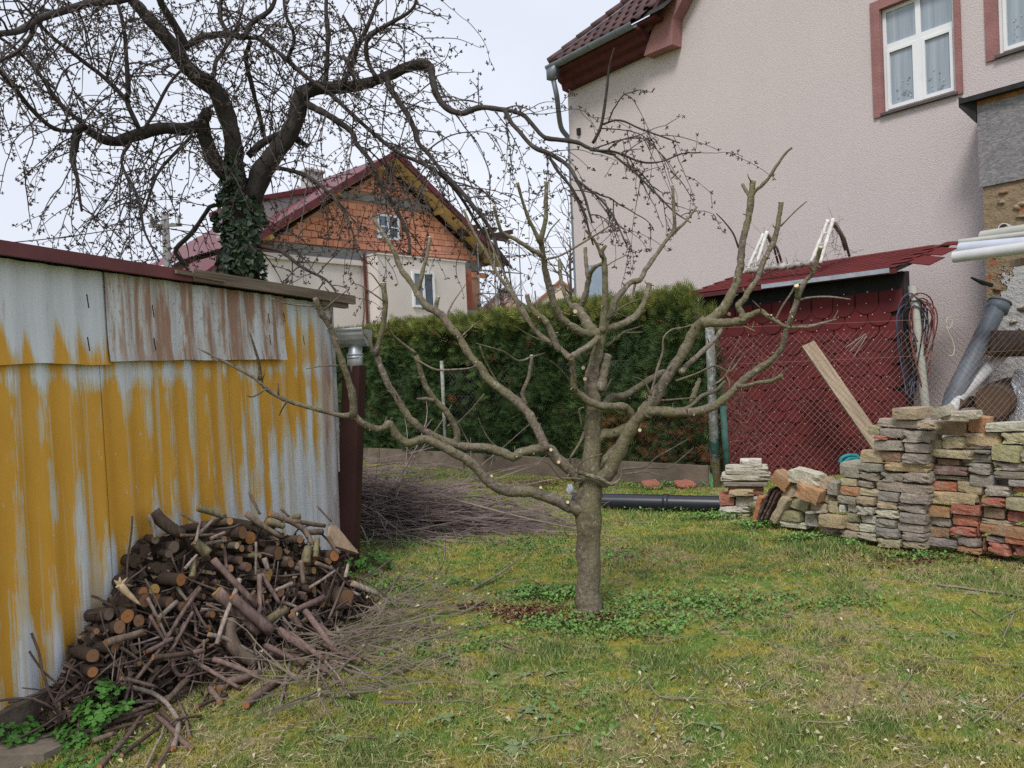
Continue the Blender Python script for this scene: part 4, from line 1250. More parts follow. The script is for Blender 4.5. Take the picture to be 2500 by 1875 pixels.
# roof with wooden and burgundy edge boards
mb = MB()
oh = .12
sfar = TS.hit(868, 742, oh)[0]
mb.hexa([TS.at(s, tz(s) + z + (0 if o > 0 else .25), o) for z in (.012, .05) for o in (-3.4, oh - .03) for s in (tnear, sfar)])
part(sroot, 'roof', mb, M_black)
sk = TS.hit(470, 680, oh)[0]
mb = MB(); mb.hexa([TS.at(s, tz(s) + z, o) for z in (.0, .062) for o in (oh - .028, oh) for s in (tnear, sk)])
part(sroot, 'edge_trim', mb, simple('burgundy_edge', (.15, .05, .055), .2, 4, .6, .1, coord='pos'), label='burgundy metal roof edge')
n = NB('weathered_board', .9, .1)
v = n.coord('Object'); g = n.noise(n.map(v, (1.2, 1.2, 40)), 1, 5, .7)
n.col(n.ramp(g, [(.3, (.10, .075, .055)), (.5, (.19, .15, .115)), (.75, (.30, .25, .20))])).bump(g, .5, .006)
M_board = n.m
mb = MB(); mb.hexa([TS.at(s, tz(s) + z, o) for z in (.005, .075) for o in (oh - .026, oh + .004) for s in (sk + .01, sfar)])
part(sroot, 'edge_board', mb, M_board, label='weathered wooden roof edge board')
mb = MB(); mb.hexa([TS.at(s, tz(s) - .03 + z, o) for z in (.0, .05) for o in (oh - .075, oh - .032) for s in (tl - .25, sfar - .06)])
part(sroot, 'rafter_tail', mb, M_board)
s_, z_ = TS.hit(425, 672, oh)
mb = MB(); mb.hexa([TS.at(s_ + s, tz(s_ + s) + z - s * .02, o) for z in (.03, .05) for o in (oh + .006, oh + .02) for s in (0, .42)])
part(sroot, 'splinter_board', mb, M_board)
# plinth blocks under the near end
proot2 = empty('shed_plinth', TS.at(0, 0, .0), 'mossy concrete blocks under the near end of the tin shed', 'plinth')
M_pl2 = simple('mossy_concrete', (.12, .095, .075), .4, 7, .95, .7, 35, .012, coord='pos')
for k, (s0, s1, z0, z1, o) in enumerate(((-.9, .02, -.05, .085, .075), (-.9, .22, .088, .20, .045), (.03, .9, -.05, .12, .03), (.91, 1.9, -.05, .12, .03), (1.91, tl, -.05, .1, .02))):
    m_ = MB(); m_.hexa([TS.at(s, z, q) for z in (z0, z1) for q in (-.2, o) for s in (s0, s1)])
    part(proot2, 'block', m_, M_pl2)
pg = G(70, 1850)
m_ = MB(); q = Matrix.Rotation(.55, 3, 'Z') @ Matrix.Rotation(.2, 3, 'Y')
pts = [Vector((a, b, 0)) for a, b in ((-.17, -.10), (.06, -.13), (.16, -.02), (.13, .09), (-.05, .12), (-.16, .05))]
m_.prism([q @ p + pg + Vector((0, 0, .01)) for p in pts], (0, 0, .055))
tag(m_.obj('paving_stone', simple('brown_stone', (.20, .165, .13), .2, 20, .95, .5, 60, .006, coord='pos')), 'flat broken paving stone in the grass at the lower left corner', 'stone')
# gutter end and brown box downpipe at the far corner
droot = empty('shed_downpipe', TS.at(tl + .12, 0, -.12), 'brown box downpipe with zinc gutter end at the tin shed corner', 'downpipe')
base = G(846, 1398); d_ = (P(862, 890, (base - CAM).dot(fw)) - CAM)
topb = P(866, 893, (base - CAM).dot(fw) + .03)
M_brown = simple('brown_sheet', (.045, .018, .016), .2, 3, .55, .15, coord='pos')
m_ = MB()
uu = TS.u; vv = TS.n
def ring(c, a, b): return [c + uu * x * a + vv * y * b for y in (-1, 1) for x in (-1, 1)]
m_.hexa(ring(base, .05, .085) + ring(topb, .058, .075))
part(droot, 'box_pipe', m_, M_brown)
m_ = MB(); tp2 = P(868, 835, (topb - CAM).dot(fw)); m_.tube([topb - Vector((0, 0, .05)), topb.lerp(tp2, .45), topb.lerp(tp2, .5), tp2], [.062, .062, .056, .056], 14)
for f in (.35, .48): c = topb.lerp(tp2, f); m_.tube([c - Vector((0, 0, .008)), c + Vector((0, 0, .008))], .066, 14)
part(droot, 'pipe_collar', m_, M_zinc2, True)
m_ = MB(); gc = P(862, 812, (topb - CAM).dot(fw)); gdir = (-uu * .2 - vv * 1.0).normalized(); gs = Vector((0, 0, 1)).cross(gdir).normalized()
pts = []
for e in (-.12, 2.9):
    for rr_q in (.135, .125):
        for k in range(11):
            an = math.pi + math.pi * k / 10
            pts.append(gc + gdir * e + gs * math.cos(an) * rr_q + Vector((0, 0, math.sin(an) * rr_q + .02)))
fs = [(k, k + 1, 23 + k, 22 + k) for k in range(10)] + [(11 + k, 33 + k, 34 + k, 12 + k) for k in range(10)] + [tuple(range(11)), tuple(range(22, 33))[::-1]]
m_.add(pts, fs)
m_.tube([gc + gdir * -.12 + gs * .135 + Vector((0, 0, .02)), gc + gdir * 2.9 + gs * .135 + Vector((0, 0, .02))], .012, 6)
part(droot, 'gutter', m_, M_zinc2)
# ================================================================ the pruned apple tree
n = NB('apple_bark', .85, .2)
v = n.pos()
fine = n.noise(v, 38, 5, .65)
c = n.mix(n.ramp(fine, [(.3, 0), (.7, 1)]), (.085, .07, .055), (.27, .225, .185))
c = n.mix(n.ramp(n.noise(v, 3.2, 4), [(.36, .05), (.62, .75)]), c, (.14, .132, .06))
c = n.mix(n.ramp(n.noise(v, 9, 5, .7), [(.50, 0), (.64, .6)]), c, (.07, .052, .042))
c = n.mix(n.ramp(n.noise(n.map(v, (1, 1, 3.0)), 14, 3), [(.6, 0), (.7, .5)]), c, (.26, .225, .19))
spk = n.ramp(n.noise(v, 85, 2, .5), [(.60, 0), (.68, .8)])
c = n.mix(spk, c, (.045, .036, .028))
lich = n.ramp(n.noise(v, 24, 3, .6), [(.63, 0), (.67, .75)])
c = n.mix(lich, c, (.27, .26, .20))
rough_ = n.noise(n.map(v, (26, 26, 14)), 1, 5, .7)
c = n.mix(n.ramp(rough_, [(.30, .6), (.42, 0)]), c, (.05, .04, .032))
n.col(c).bump(n.math('ADD', fine, n.math('MULTIPLY', rough_, 1.2)), .8, .011)
M_apple = n.m
M_cut = simple('fresh_cut_wood', (.62, .50, .33), .12, 30, .8, .1, coord='pos')
M_cutgrey = simple('old_cut_wood', (.40, .36, .30), .15, 30, .85, .2, coord='pos')
aB = G(1440, 1497)
DT = (aB - CAM).dot(fw)
aroot = empty('apple_tree', (aB.x, aB.y, 0), 'hard-pruned apple tree with cut limb ends in the middle of the lawn', 'tree')
# each limb: depth offset at its start and end, then x,y,width in photograph pixels; a trailing c marks a sawn end
LIMBS = """
t 0 0 1441,1516,98 1441,1500,80 1439,1478,70 1437,1440,64 1436,1370,61 1436,1290,62 1438,1230,64 1441,1185,60 1443,1130,52 1446,1070,46 1449,1010,43 1446,960,40 1443,930,36 1451,890,32 1464,842,27 1471,805,24
b -.02 -.55 1418,1246,34 1395,1238,32 1355,1220,31 1310,1203,30 1269,1200,30 1228,1196,29 1187,1171,28 1154,1134,27 1117,1109,26 1076,1087,25 1035,1073,24 994,1081,24 970,1064,23 951,1034,22 940,1042,20 922,1047,20 886,1034,20 861,1015,19 828,1014,13 767,997,13 705,979,12 656,954,12 619,921,10 554,886,8 482,850,3
b -.50 -.75 861,1018,18 861,966,20 845,913,18 824,852,16 808,802,16 783,761,17 769,729,15
b -.55 -.7 638,928,9 632,884,8 621,848,7 609,809,3
b -.54 -.62 650,950,5 619,968,5 603,966,3
b -.54 -.56 680,965,6 679,930,4
b -.72 -.85 767,747,5 709,743,4 660,727,2
b -.7 -.8 808,790,8 808,725,5 793,700,3
b -.7 -.9 791,757,5 828,725,4 853,704,2
b -.62 -.8 826,893,6 790,893,4 746,901,2
b -.52 -.4 700,980,5 688,1000,4 682,1015,2
b -.01 -.2 1418,1172,33 1404,1159,33 1363,1122,31 1338,1096,30 1310,1095,27 1269,1107,25 1252,1115,26 1220,1103,24 1187,1093,23 1146,1091,22 1113,1085,22 1076,1073,21 1035,1052,20 1015,1036,20 990,1007,19 970,974,18 945,933,18 922,876,17 916,862,17
b -.2 -.25 916,868,16 931,815,15 941,753,15 935,690,15c
b -.2 -.3 914,866,11 902,830,9 886,808,5 889,760,4 886,700,3
b -.25 -.4 941,738,5 905,713,4 880,697,3 855,690,2
b -.25 -.3 940,715,4 910,672,4 895,665,2
b -.05 .25 1334,1100,26 1314,1052,25 1293,1015,25 1269,987,25 1228,954,24 1195,929,24 1175,900,23 1163,885,22 1142,861,21 1122,824,20 1097,795,21 1073,766,22 1040,746,20 1019,717,18 999,684,16 978,656,15 962,615,13 941,578,11 911,533,9
b .2 .3 1017,714,13 1032,664,11 1044,615,9 1049,580,9c
b .2 .2 1060,765,16 1064,750,14 1069,725,12c
b .1 .0 1225,952,6 1195,900,6 1180,870,6 1172,845,4
b .2 .35 1089,778,6 1098,755,6 1109,734,4 1140,690,2
b .2 .4 1122,826,5 1150,800,4 1172,782,2
b -.1 -.3 1113,1083,22 1117,1060,19 1101,1023,18 1084,999,17 1060,975,16 1039,941,15 1028,909,14 1016,868,15
b -.3 -.5 1016,864,9 975,832,7 951,808,6 948,780,3
b -.3 -.4 1020,880,7 1060,901,6 1093,903,6 1146,899,5 1166,889,3
b -.22 -.3 1062,978,10 1040,974,9 1018,974,5
b -.1 -.2 1108,1042,5 1150,1000,4 1182,962,4
b .0 -.05 1284,988,13 1276,960,11 1292,917,11 1298,868,10c
b -.04 -.3 1298,872,7 1268,881,6 1240,866,7 1223,856,6 1162,838,2
b -.04 .1 1298,872,6 1330,862,3
b -.02 -.15 1240,1100,5 1205,1085,4 1180,1050,3 1168,1020,2
b .0 .05 1462,955,30 1470,920,29 1476,895,29 1481,868,28g
b .02 -.25 1556,1045,26 1547,1022,24 1535,1002,22 1519,992,22 1481,992,22 1446,985,22 1418,966,20 1402,949,18 1400,921,17 1398,890,17 1394,872,17
b -.25 .15 1394,874,17 1378,862,15 1362,846,15 1340,834,14 1317,816,14 1294,787,13 1273,759,12 1254,724,11 1231,693,10 1207,656,9 1183,611,9 1163,578,8 1146,545,8 1132,512,7
b .0 .3 1294,787,10 1282,762,9 1261,729,8 1236,680,7 1204,607,6 1180,545,3
b -.25 -.05 1396,872,17 1420,856,18 1443,841,18 1460,825,18
b -.2 -.2 1366,858,16 1352,825,18 1340,797,18 1328,780,18 1313,769,18 1298,752,16 1290,735,14 1287,719,13c
b -.2 -.2 1316,772,5 1310,745,4 1306,710,4
b -.2 -.5 1345,838,4 1300,822,4 1262,800,3 1238,790,2
b .0 -.35 1466,812,24 1445,815,24 1423,811,24 1388,792,22 1365,769,21 1353,740,20 1341,700,20 1332,665,18 1327,630,17 1322,599,15 1320,585,15
b -.35 -.4 1319,590,13 1332,536,12 1333,490,11 1335,444,11c
b -.35 -.5 1319,592,12 1292,536,10 1275,489,9 1263,446,9c
b -.32 -.5 1322,624,12 1315,618,13 1289,604,12 1259,585,11 1228,569,11 1219,553,10 1212,528,9 1206,503,9c
b -.35 -.3 1330,590,5 1345,560,4 1367,535,4
b -.33 -.1 1332,633,7 1365,625,6 1400,606,6 1435,585,5 1470,564,5 1492,548,4
b .0 .3 1450,812,28 1440,798,30 1426,776,28 1412,756,27 1405,748,22
b .28 .4 1407,752,16 1395,747,14 1379,717,12 1369,679,10 1367,645,12 1366,634,8
b .35 .35 1368,664,4 1352,662,3 1342,661,2
b .28 .1 1410,758,18 1420,744,17 1430,719,16 1437,684,15 1443,665,13 1454,651,12 1470,643,11
b .2 .25 1437,680,12 1432,655,11 1430,630,11 1429,603,10c
b -.02 -.1 1470,812,19 1473,771,18 1477,724,17 1477,665,17 1474,632,15 1469,615,13 1480,599,7
b -.1 -.15 1470,628,9 1456,595,8 1442,576,7 1430,562,6
b -.1 .0 1482,648,4 1500,637,3 1524,625,3
b .0 .5 1474,800,18 1482,778,18 1494,759,17 1499,736,17 1524,707,15 1541,688,15 1562,684,15 1576,658,13 1600,625,12 1623,592,11 1647,562,11
b .5 .5 1645,566,11 1647,545,10 1645,512,9 1642,453,8c
b .5 .55 1647,566,9 1675,540,7 1701,505,6
b .5 .5 1552,690,7 1548,705,7 1543,740,6
b .0 .3 1472,803,20 1490,800,20 1517,792,20 1553,771,18 1574,736,16 1580,712,15 1586,693,14c
b .1 .3 1503,764,5 1529,773,4 1552,768,3 1576,757,3
b .15 .4 1503,758,6 1541,738,5 1575,728,4 1610,726,2
b .1 .5 1480,845,8 1505,825,8 1525,810,7 1545,803,4 1570,795,3
b .25 .4 1525,812,5 1550,812,4 1570,810,2
b -.02 -.35 1462,1172,44 1484,1160,40 1500,1128,38 1519,1086,37 1545,1040,36 1570,1006,34 1594,980,32 1610,949,30 1634,912,29 1662,869,28 1687,824,28 1706,795,30 1722,782,29
b -.35 -.3 1712,792,28 1734,781,28 1762,758,27 1781,727,24 1795,699,23 1802,676,22 1809,634,21 1812,594,19 1821,556,18 1830,516,18 1835,472,18 1838,442,17c
b -.3 -.4 1838,475,10 1845,465,9 1870,443,9 1894,408,8 1917,375,7 1934,360,6
b -.3 -.2 1832,480,10 1823,469,10 1813,451,9
b -.3 -.5 1803,605,6 1790,570,5 1769,542,4 1749,521,3
b -.34 -.6 1718,788,26 1734,787,25 1769,788,24 1805,783,22 1828,772,19 1856,760,16 1875,772,13 1899,786,11 1922,798,10 1969,798,9 2004,790,8 2042,780,6
b -.6 -.6 2033,782,4 2040,770,3 2046,758,2
b -.42 -.4 1812,784,20 1812,765,18 1802,748,18 1814,732,17 1835,701,16 1849,680,15 1863,641,15 1875,617,14 1889,589,14 1899,552,14 1903,523,13 1907,494,13c
b -.4 -.4 1906,552,5 1936,521,4 1952,506,4 1969,492,3
b -.5 -.6 1892,784,7 1910,748,6 1932,715,6 1944,690,5
b -.4 -.55 1806,792,5 1835,805,5 1843,808,3
b -.35 -.3 1836,802,3 1841,785,2
b -.18 -.7 1580,1012,27 1594,1003,27 1634,1006,26 1693,1006,25 1740,992,24 1775,968,22 1808,935,21 1834,914,20 1860,896,20 1880,882,18 1896,866,16 1910,845,15 1917,812,15 1929,781,15 1943,743,15 1953,711,15 1969,683,12 1986,664,12 1997,627,12 2003,604,11c
b -.7 -.75 1948,728,14 1947,710,14 1945,698,14c
b -.7 -.8 1950,733,7 1981,726,6 2028,725,6 2077,731,4
b -.5 -.7 1800,944,12 1830,940,11 1852,934,11 1887,929,12 1910,916,10
b -.65 -.7 1900,925,5 1910,908,4 1922,898,2
b -.6 -.6 1885,928,4 1890,912,3 1897,897,2
b .1 .6 1470,992,18 1481,980,18 1493,968,19 1523,966,18 1552,949,17 1594,921,16 1622,907,14
b -.3 .2 1664,908,14 1676,893,14 1707,865,14 1740,834,13 1761,806,12
b .0 .02 1456,1072,30 1472,1062,30 1505,1057,28 1533,1041,26 1548,1036,22
b .02 .05 1458,1140,22 1474,1126,22 1500,1097,21 1519,1074,20
b -.25 .1 1640,1002,12 1680,995,11 1715,965,10 1745,955,9 1770,930,6
b .1 .2 1688,988,14 1695,960,16 1703,938,13 1708,925,10
b -.1 .1 1610,978,6 1650,975,5 1705,970,4
b .1 .3 1650,930,7 1700,912,6 1745,893,5 1780,907,5 1800,885,3 1820,862,2
b .1 .1 1740,942,6 1770,918,5 1790,880,4 1808,855,2
b -.2 -.3 1700,790,5 1668,800,5 1640,805,5 1620,825,5 1618,860,8 1605,900,8 1595,940,7 1588,962,5
b -.1 .2 1519,1145,7 1545,1143,6 1575,1140,6 1603,1116,5 1640,1095,4 1680,1072,2
b .0 .1 1575,1141,5 1627,1142,5 1650,1130,4 1693,1093,2
b -.1 -.05 1510,1158,4 1540,1155,4 1580,1152,3 1627,1165,2
b -.1 -.14 1405,1148,11 1425,1156,13 1445,1163,12 1465,1169,11 1492,1182,11 1512,1172,8 1516,1160,6 1518,1142,4
b -.12 -.3 1420,1170,7 1395,1168,6 1369,1166,5 1350,1145,4 1330,1126,3 1270,1113,2
b -.1 -.2 1414,1160,5 1412,1135,4 1440,1118,4 1470,1108,3
b -.05 .0 1392,1118,7 1410,1090,7 1422,1068,9 1426,1055,10
b -.08 -.15 1420,1040,5 1416,1015,5 1414,1000,5 1426,994,4
b -.05 -.3 1399,945,4 1380,915,4 1358,892,4 1342,880,2
b .0 .3 1465,970,7 1485,940,6 1492,925,5
b -.4 -.5 1590,965,6 1575,935,5 1562,925,3 1545,920,2
"""
cutn = 0
scars = MB()
rs = random.Random(12)
alltw = MB()
for ln in LIMBS.strip().splitlines():
    f = ln.split()
    d0, d1 = float(f[1]), float(f[2])
    cut = f[-1][-1] if f[-1][-1] in 'cg' else None
    pts = [tuple(float(x) for x in q.rstrip('cg').split(',')) for q in f[3:]]
    k = 4 if len(pts) > 2 else 3
    q = crom(pts, k)
    m = len(q)
    ps, rd = [], []
    tw_ = f[0] == 't'
    for i, (x, y, wd) in enumerate(q):
        t = i / (m - 1)
        if not tw_:
            if wd > 8:                              # collars at the base, swellings and small kinks along the limb
                wd *= .87 * (1 + .20 * max(0, mnoise.noise(Vector((i * .55, cutn * 3.1, 0)))) + (.22 * max(0, 1 - i / 3)))
                x += wd * .10 * mnoise.noise(Vector((i * .6, 0, cutn * 2.3))); y += wd * .10 * mnoise.noise(Vector((0, i * .6, cutn * 2.3)))
            else: wd *= .9
        else: wd *= .94
        dep = DT + d0 + (d1 - d0) * t
        if f[0] == 't': dep = (aB - CAM).dot(fw) - (0 if y > 1490 else 0)
        ps.append(P(x, y, dep)); rd.append(max(.0012, wd * .5 / F * dep))
    big = max(rd) > .012
    mb = MB() if big else alltw
    if f[0] == 't': ps[0].z = -.03; rd[0] *= 1.15
    mb.tube(ps, rd, 14 if f[0] == 't' else (10 if big else 5), (True, True), lump=.24 if big else .12, seed=cutn * 3)
    if big:
        ob = part(aroot, 'trunk' if f[0] == 't' else 'branch', mb, M_apple, True)
        if max(rd) > .018 and f[0] != 't':          # pruning scars and spur stubs along the limb
            for e in range(int(m / 14)):
                i = rs.randrange(2, m - 1)
                t = (ps[i] - ps[i - 1]).normalized()
                a = (CAM - ps[i]); a = (a - t * a.dot(t)).normalized()
                b = t.cross(a)
                w_ = rs.uniform(-1.3, 1.3)
                dr = a * math.cos(w_) + b * math.sin(w_)
                r_s = rs.uniform(.0025, .0055)
                tgt = scars if rs.random() < .5 else None
                c0 = ps[i] + dr * (rd[i] * .9)
                ln_ = rs.uniform(.006, .022)
                alltw.tube([c0, c0 + dr * ln_], [r_s * 1.3, r_s], 6)
                if rs.random() < .8:                # dry spur twig
                    i2 = rs.randrange(2, m - 1); w2 = rs.uniform(-3.1, 3.1); d2 = (a * math.cos(w2) + b * math.sin(w2) + Vector((0, 0, .5))).normalized(); q0 = ps[i2] + d2 * rd[i2] * .8; l2_ = rs.uniform(.02, .10)
                    alltw.tube([q0, q0 + d2 * l2_ * .6, q0 + (d2 + Vector((rs.gauss(0, .3), rs.gauss(0, .3), .3))).normalized() * l2_], [.0045, .0035, .002], 5)
                if tgt is not None: scars.tube([c0 + dr * ln_ * .98, c0 + dr * (ln_ + .0016)], r_s * .98, 6)
    if cut:
        dr = (ps[-1] - ps[-2]).normalized()
        cm = MB(); tilt = dr if cut == 'c' else (dr * .3 + (CAM - ps[-1]).normalized() * .2 + rt).normalized()
        cm.tube([ps[-1] - dr * .002, ps[-1] + dr * .004], [rd[-1] * .97, rd[-1] * .9], 10)
        part(aroot, 'cut_face', cm, M_cut if cut == 'c' else M_cutgrey)
    cutn += 1
part(aroot, 'twigs', alltw, M_apple, True, kind='stuff')
part(aroot, 'pruning_scars', scars, M_cut, kind='stuff')
for (x, y, wd) in ((1368, 762, 9), (1428, 925, 9), (1404, 760, 10), (1424, 898, 9), (1345, 1098, 8), (1364, 1128, 8), (1320, 1190, 7), (1386, 1226, 8), (1200, 1162, 7), (1780, 766, 8), (1562, 1050, 8)):
    p = P(x, y, DT - .26 if x > 1500 else DT - .1); m_ = MB(); v_ = (CAM - p).normalized()
    m_.tube([p - v_ * .03, p + v_ * .004], wd * .5 / F * DT, 8)
    part(aroot, 'cut_face', m_, M_cut)
# ================================================================ the old cherry tree behind the tin shed
n = NB('cherry_bark', .9, .15)
v = n.pos()
fine = n.noise(n.map(v, (1, 1, .45)), 30, 5, .7)
c = n.mix(fine, (.026, .022, .021), (.105, .09, .082))
c = n.mix(n.ramp(n.noise(v, 5, 4), [(.55, 0), (.72, .5)]), c, (.15, .145, .135))
n.col(c).bump(fine, .9, .02)
M_cherry = n.m
M_ctwig = simple('cherry_twig', (.075, .063, .064), .4, 3, .8, 0, coord='pos')
M_bud = simple('cherry_bud', (.085, .06, .045), .4, 8, .8, 0, coord='pos')
DC = 8.3
cb = P(590, 700, DC)
croot = empty('cherry_tree', (cb.x, cb.y, 0), 'old ivy-clad cherry tree with drooping budded twigs behind the tin shed', 'tree')
CL = """
t 0 0 600,1330,130 600,1000,118 596,760,108 592,680,102 586,600,98 582,540,94 578,480,92 575,440,88
b 0 -.9 577,450,64 572,400,60 570,346,54 548,268,52 527,218,52 482,185,50 445,144,46 411,102,42 366,53,38 338,12,34 300,-50,30
b -.05 -.35 572,440,48 530,395,46 500,345,42 491,300,38 500,268,30
b -.25 -1.1 494,305,34 440,312,36 390,312,36 335,328,36 285,342,32 240,332,26 205,312,24 190,318,22
b -1.05 -1.1 192,312,26 188,345,24 188,392,18 202,440,8 206,520,6
b -1.05 -1.9 190,320,14 134,318,12 81,268,14 41,220,12 0,179,10 -60,120,8
b -1.05 -1.7 205,305,11 142,244,11 102,191,9 49,134,8 0,94,7 -50,60,5
b -.8 -1.2 338,312,16 313,250,13 321,228,12 313,155,11 301,81,9 285,0,8 275,-60,6
b -.85 -1.5 317,252,12 260,191,11 203,150,10 122,94,9 81,49,7 40,0,5
b -.9 -.5 350,318,8 380,260,8 420,190,7 470,130,5
b -1.0 -2.6 420,-60,26 300,-8,24 228,5,22 163,24,22 90,41,22 57,61,20 24,81,18 -60,95,14
b -1.9 -2.3 95,45,12 80,90,11 45,125,9 0,145,8 -50,170,6
b -.5 -.9 455,118,26 427,61,25 399,12,22 370,-60,20
b -.4 -.2 450,116,20 476,100,20 500,90,20 560,84,18 594,92,18 614,61,16 651,37,15 667,12,13 672,-40,11
b -.2 -.6 590,92,13 635,102,12 692,142,12 753,195,11 806,232,11 863,281,10 914,326,10 963,362,9 1028,403,9 1090,450,8 1140,500,8 1190,570,7 1240,650,5
b -.25 .2 612,100,14 604,150,12 620,210,11 635,270,11 640,330,12
b -.6 -.2 480,180,16 520,190,16 530,150,10 560,110,8 580,60,6 590,0,5
b 0 -.3 590,520,66 622,470,62 645,420,60 668,385,58 700,333,54 722,275,52 730,240,50 753,218,44 793,214,38 846,214,34 900,201,32 950,181,31 1000,162,31 1035,158,34 1055,168,30
b -.3 -.9 1052,165,24 1062,195,22 1073,240,20 1093,264,19 1125,272,18 1150,262,18 1178,256,17 1231,264,15 1268,277,14 1296,309,13 1329,338,12 1370,346,11 1410,354,10 1440,368,8 1500,380,6
b -.7 -1.1 1231,268,14 1250,300,14 1268,321,13 1300,362,12 1341,382,11 1382,411,10 1402,439,9 1425,480,7 1440,540,5
b -.9 -1.0 1341,384,8 1370,425,8 1398,465,7 1423,530,6 1450,600,4
b -.3 -.8 945,188,20 958,215,19 971,240,18 995,285,17 1012,326,15 1020,354,14 1044,378,13 1077,415,12 1121,460,11 1158,505,10 1199,562,9 1212,600,8 1232,660,6
b -.15 -.6 745,250,24 765,262,22 801,283,20 854,323,17 867,356,15 898,391,14 922,427,13 942,464,12 963,500,11 979,537,10 995,578,8 1000,620,6
b -.9 -1.2 1447,350,8 1467,305,7 1475,244,7 1484,195,6 1492,155,4 1503,118,3
b -.95 -1.2 1467,305,5 1524,297,5 1573,313,4 1622,330,4 1659,346,3
b -.9 -1.2 1440,366,6 1500,380,6 1560,402,5 1610,400,4 1660,380,4 1708,372,2
b -1.0 -1.3 1500,380,6 1545,420,5 1590,470,5 1640,520,4 1690,545,3
b -1.0 -1.2 1410,440,6 1460,480,5 1500,530,5 1540,600,4
b 0 .1 605,380,22 631,350,22 667,332,22 700,323,22 728,342,20 750,355,14
b .2 .3 632,500,30 640,530,30 655,549,20
b 0 .3 525,500,14 513,521,13 480,561,12 431,610,11 450,640,9 470,665,7
b 0 -.8 648,408,16 700,418,13 760,440,10 810,470,8 850,540,6 870,610,4
b 0 -.6 596,585,16 640,600,13 690,620,10 740,660,8 790,690,6 830,730,4
b -.25 -.5 835,214,14 860,160,12 880,100,11 905,40,10 930,-30,8
b -.2 -.3 790,214,16 800,160,14 800,100,12 795,30,10 800,-40,8
b -.3 -.7 920,195,14 900,140,12 905,100,12 960,60,10 1010,20,8 1020,-20,6
b -.3 -.5 870,205,10 850,150,9 870,100,8 840,40,6
b -.3 -.5 700,150,9 720,90,9 700,30,8 690,-40,6
b -.3 -.2 560,84,12 540,40,10 550,-40,8
b -.4 -.9 470,330,8 420,380,8 380,430,7 350,520,5
b -.7 -1.2 320,345,8 300,400,7 330,470,7 350,560,6 385,640,4
"""
starts = []
rs = random.Random(5)
for li, ln in enumerate(CL.strip().splitlines()):
    f = ln.split()
    d0, d1 = float(f[1]), float(f[2])
    pts = [tuple(float(x) for x in q.split(',')) for q in f[3:]]
    q = crom(pts, 4)
    m = len(q)
    ps, rd = [], []
    for i, (x, y, wd) in enumerate(q):
        dep = DC + d0 + (d1 - d0) * i / (m - 1)
        p = P(x, y, dep)
        if f[0] != 't': p = p + Vector((mnoise.noise(p * 1.7 + Vector((li, 0, 0))), mnoise.noise(p * 1.7 + Vector((0, li, 3))), mnoise.noise(p * 1.7 + Vector((0, 5, li))))) * .05 * min(1, i / 3)
        ps.append(p); rd.append(max(.003, wd * .5 / F * dep * (.8 if wd > 12 else 1)))
    if f[0] == 't': ps[0].z = min(ps[0].z, -.05)
    mb = MB()
    mb.tube(ps, rd, 14 if f[0] == 't' else 9, lump=.2, seed=li * 2)
    part(croot, 'trunk' if f[0] == 't' else 'limb', mb, M_cherry, True)
    if f[0] != 't':
        for i in range(1, m):
            seg = (ps[i] - ps[i - 1])
            starts.append((ps[i - 1], seg, rd[i], i / m, q[i][0], q[i][1]))
# twigs: long thin shoots that rise a little and then droop, with spur clusters
tw = MB(); bud = MB()
def spur(p, dr):
    """a short spur ending in three or four pointed buds"""
    s = rs.uniform(.8, 1.35)
    d = Vector((rs.gauss(0, 1), rs.gauss(0, 1), rs.gauss(0, .8)))
    d = (d - dr * d.dot(dr)).normalized()
    e = p + d * .016 * s
    tw.tube([p, e], [.0035, .004], 3, (False, False))
    for k in range(rs.randint(3, 5)):
        b = (d + Vector((rs.gauss(0, .9), rs.gauss(0, .9), rs.gauss(0, .9)))).normalized()
        c1 = e + b * .011 * s; c2 = e + b * .026 * s
        o = b.orthogonal().normalized() * .0062 * s; o2 = b.cross(o)
        bud.add([e, c1 + o, c1 - o * .5 + o2 * .87, c1 - o * .5 - o2 * .87, c2], [(0, 1, 2), (0, 2, 3), (0, 3, 1), (4, 2, 1), (4, 3, 2), (4, 1, 3)])
def shoot(p, d, ln, r, lvl):
    step = .055
    ns = max(3, int(ln / step))
    ps = [p]; rd = [r]
    d = d.normalized()
    droop = rs.uniform(.035, .10)
    kink = rs.uniform(.05, .14)
    for i in range(ns):
        d = (d + Vector((rs.gauss(0, kink), rs.gauss(0, kink), rs.gauss(0, kink) - droop))).normalized()
        p = p + d * step
        ps.append(p); rd.append(max(.0028, r * (1 - .62 * i / ns)))
        if rs.random() < (.52 if lvl else .42): spur(p, d)
        if lvl < 2 and i > 1 and rs.random() < (.12 if lvl == 0 else .05):
            sdv = Vector((rs.gauss(0, 1), rs.gauss(0, 1), rs.gauss(0, .7)))
            sdv = (sdv - d * sdv.dot(d)).normalized()
            shoot(p, d * .8 + sdv * .75, ln * rs.uniform(.35, .7), max(.003, r * .7), lvl + 1)
    tw.tube(ps, rd, 3 if r < .006 else 4, (False, True))
    spur(p, d)
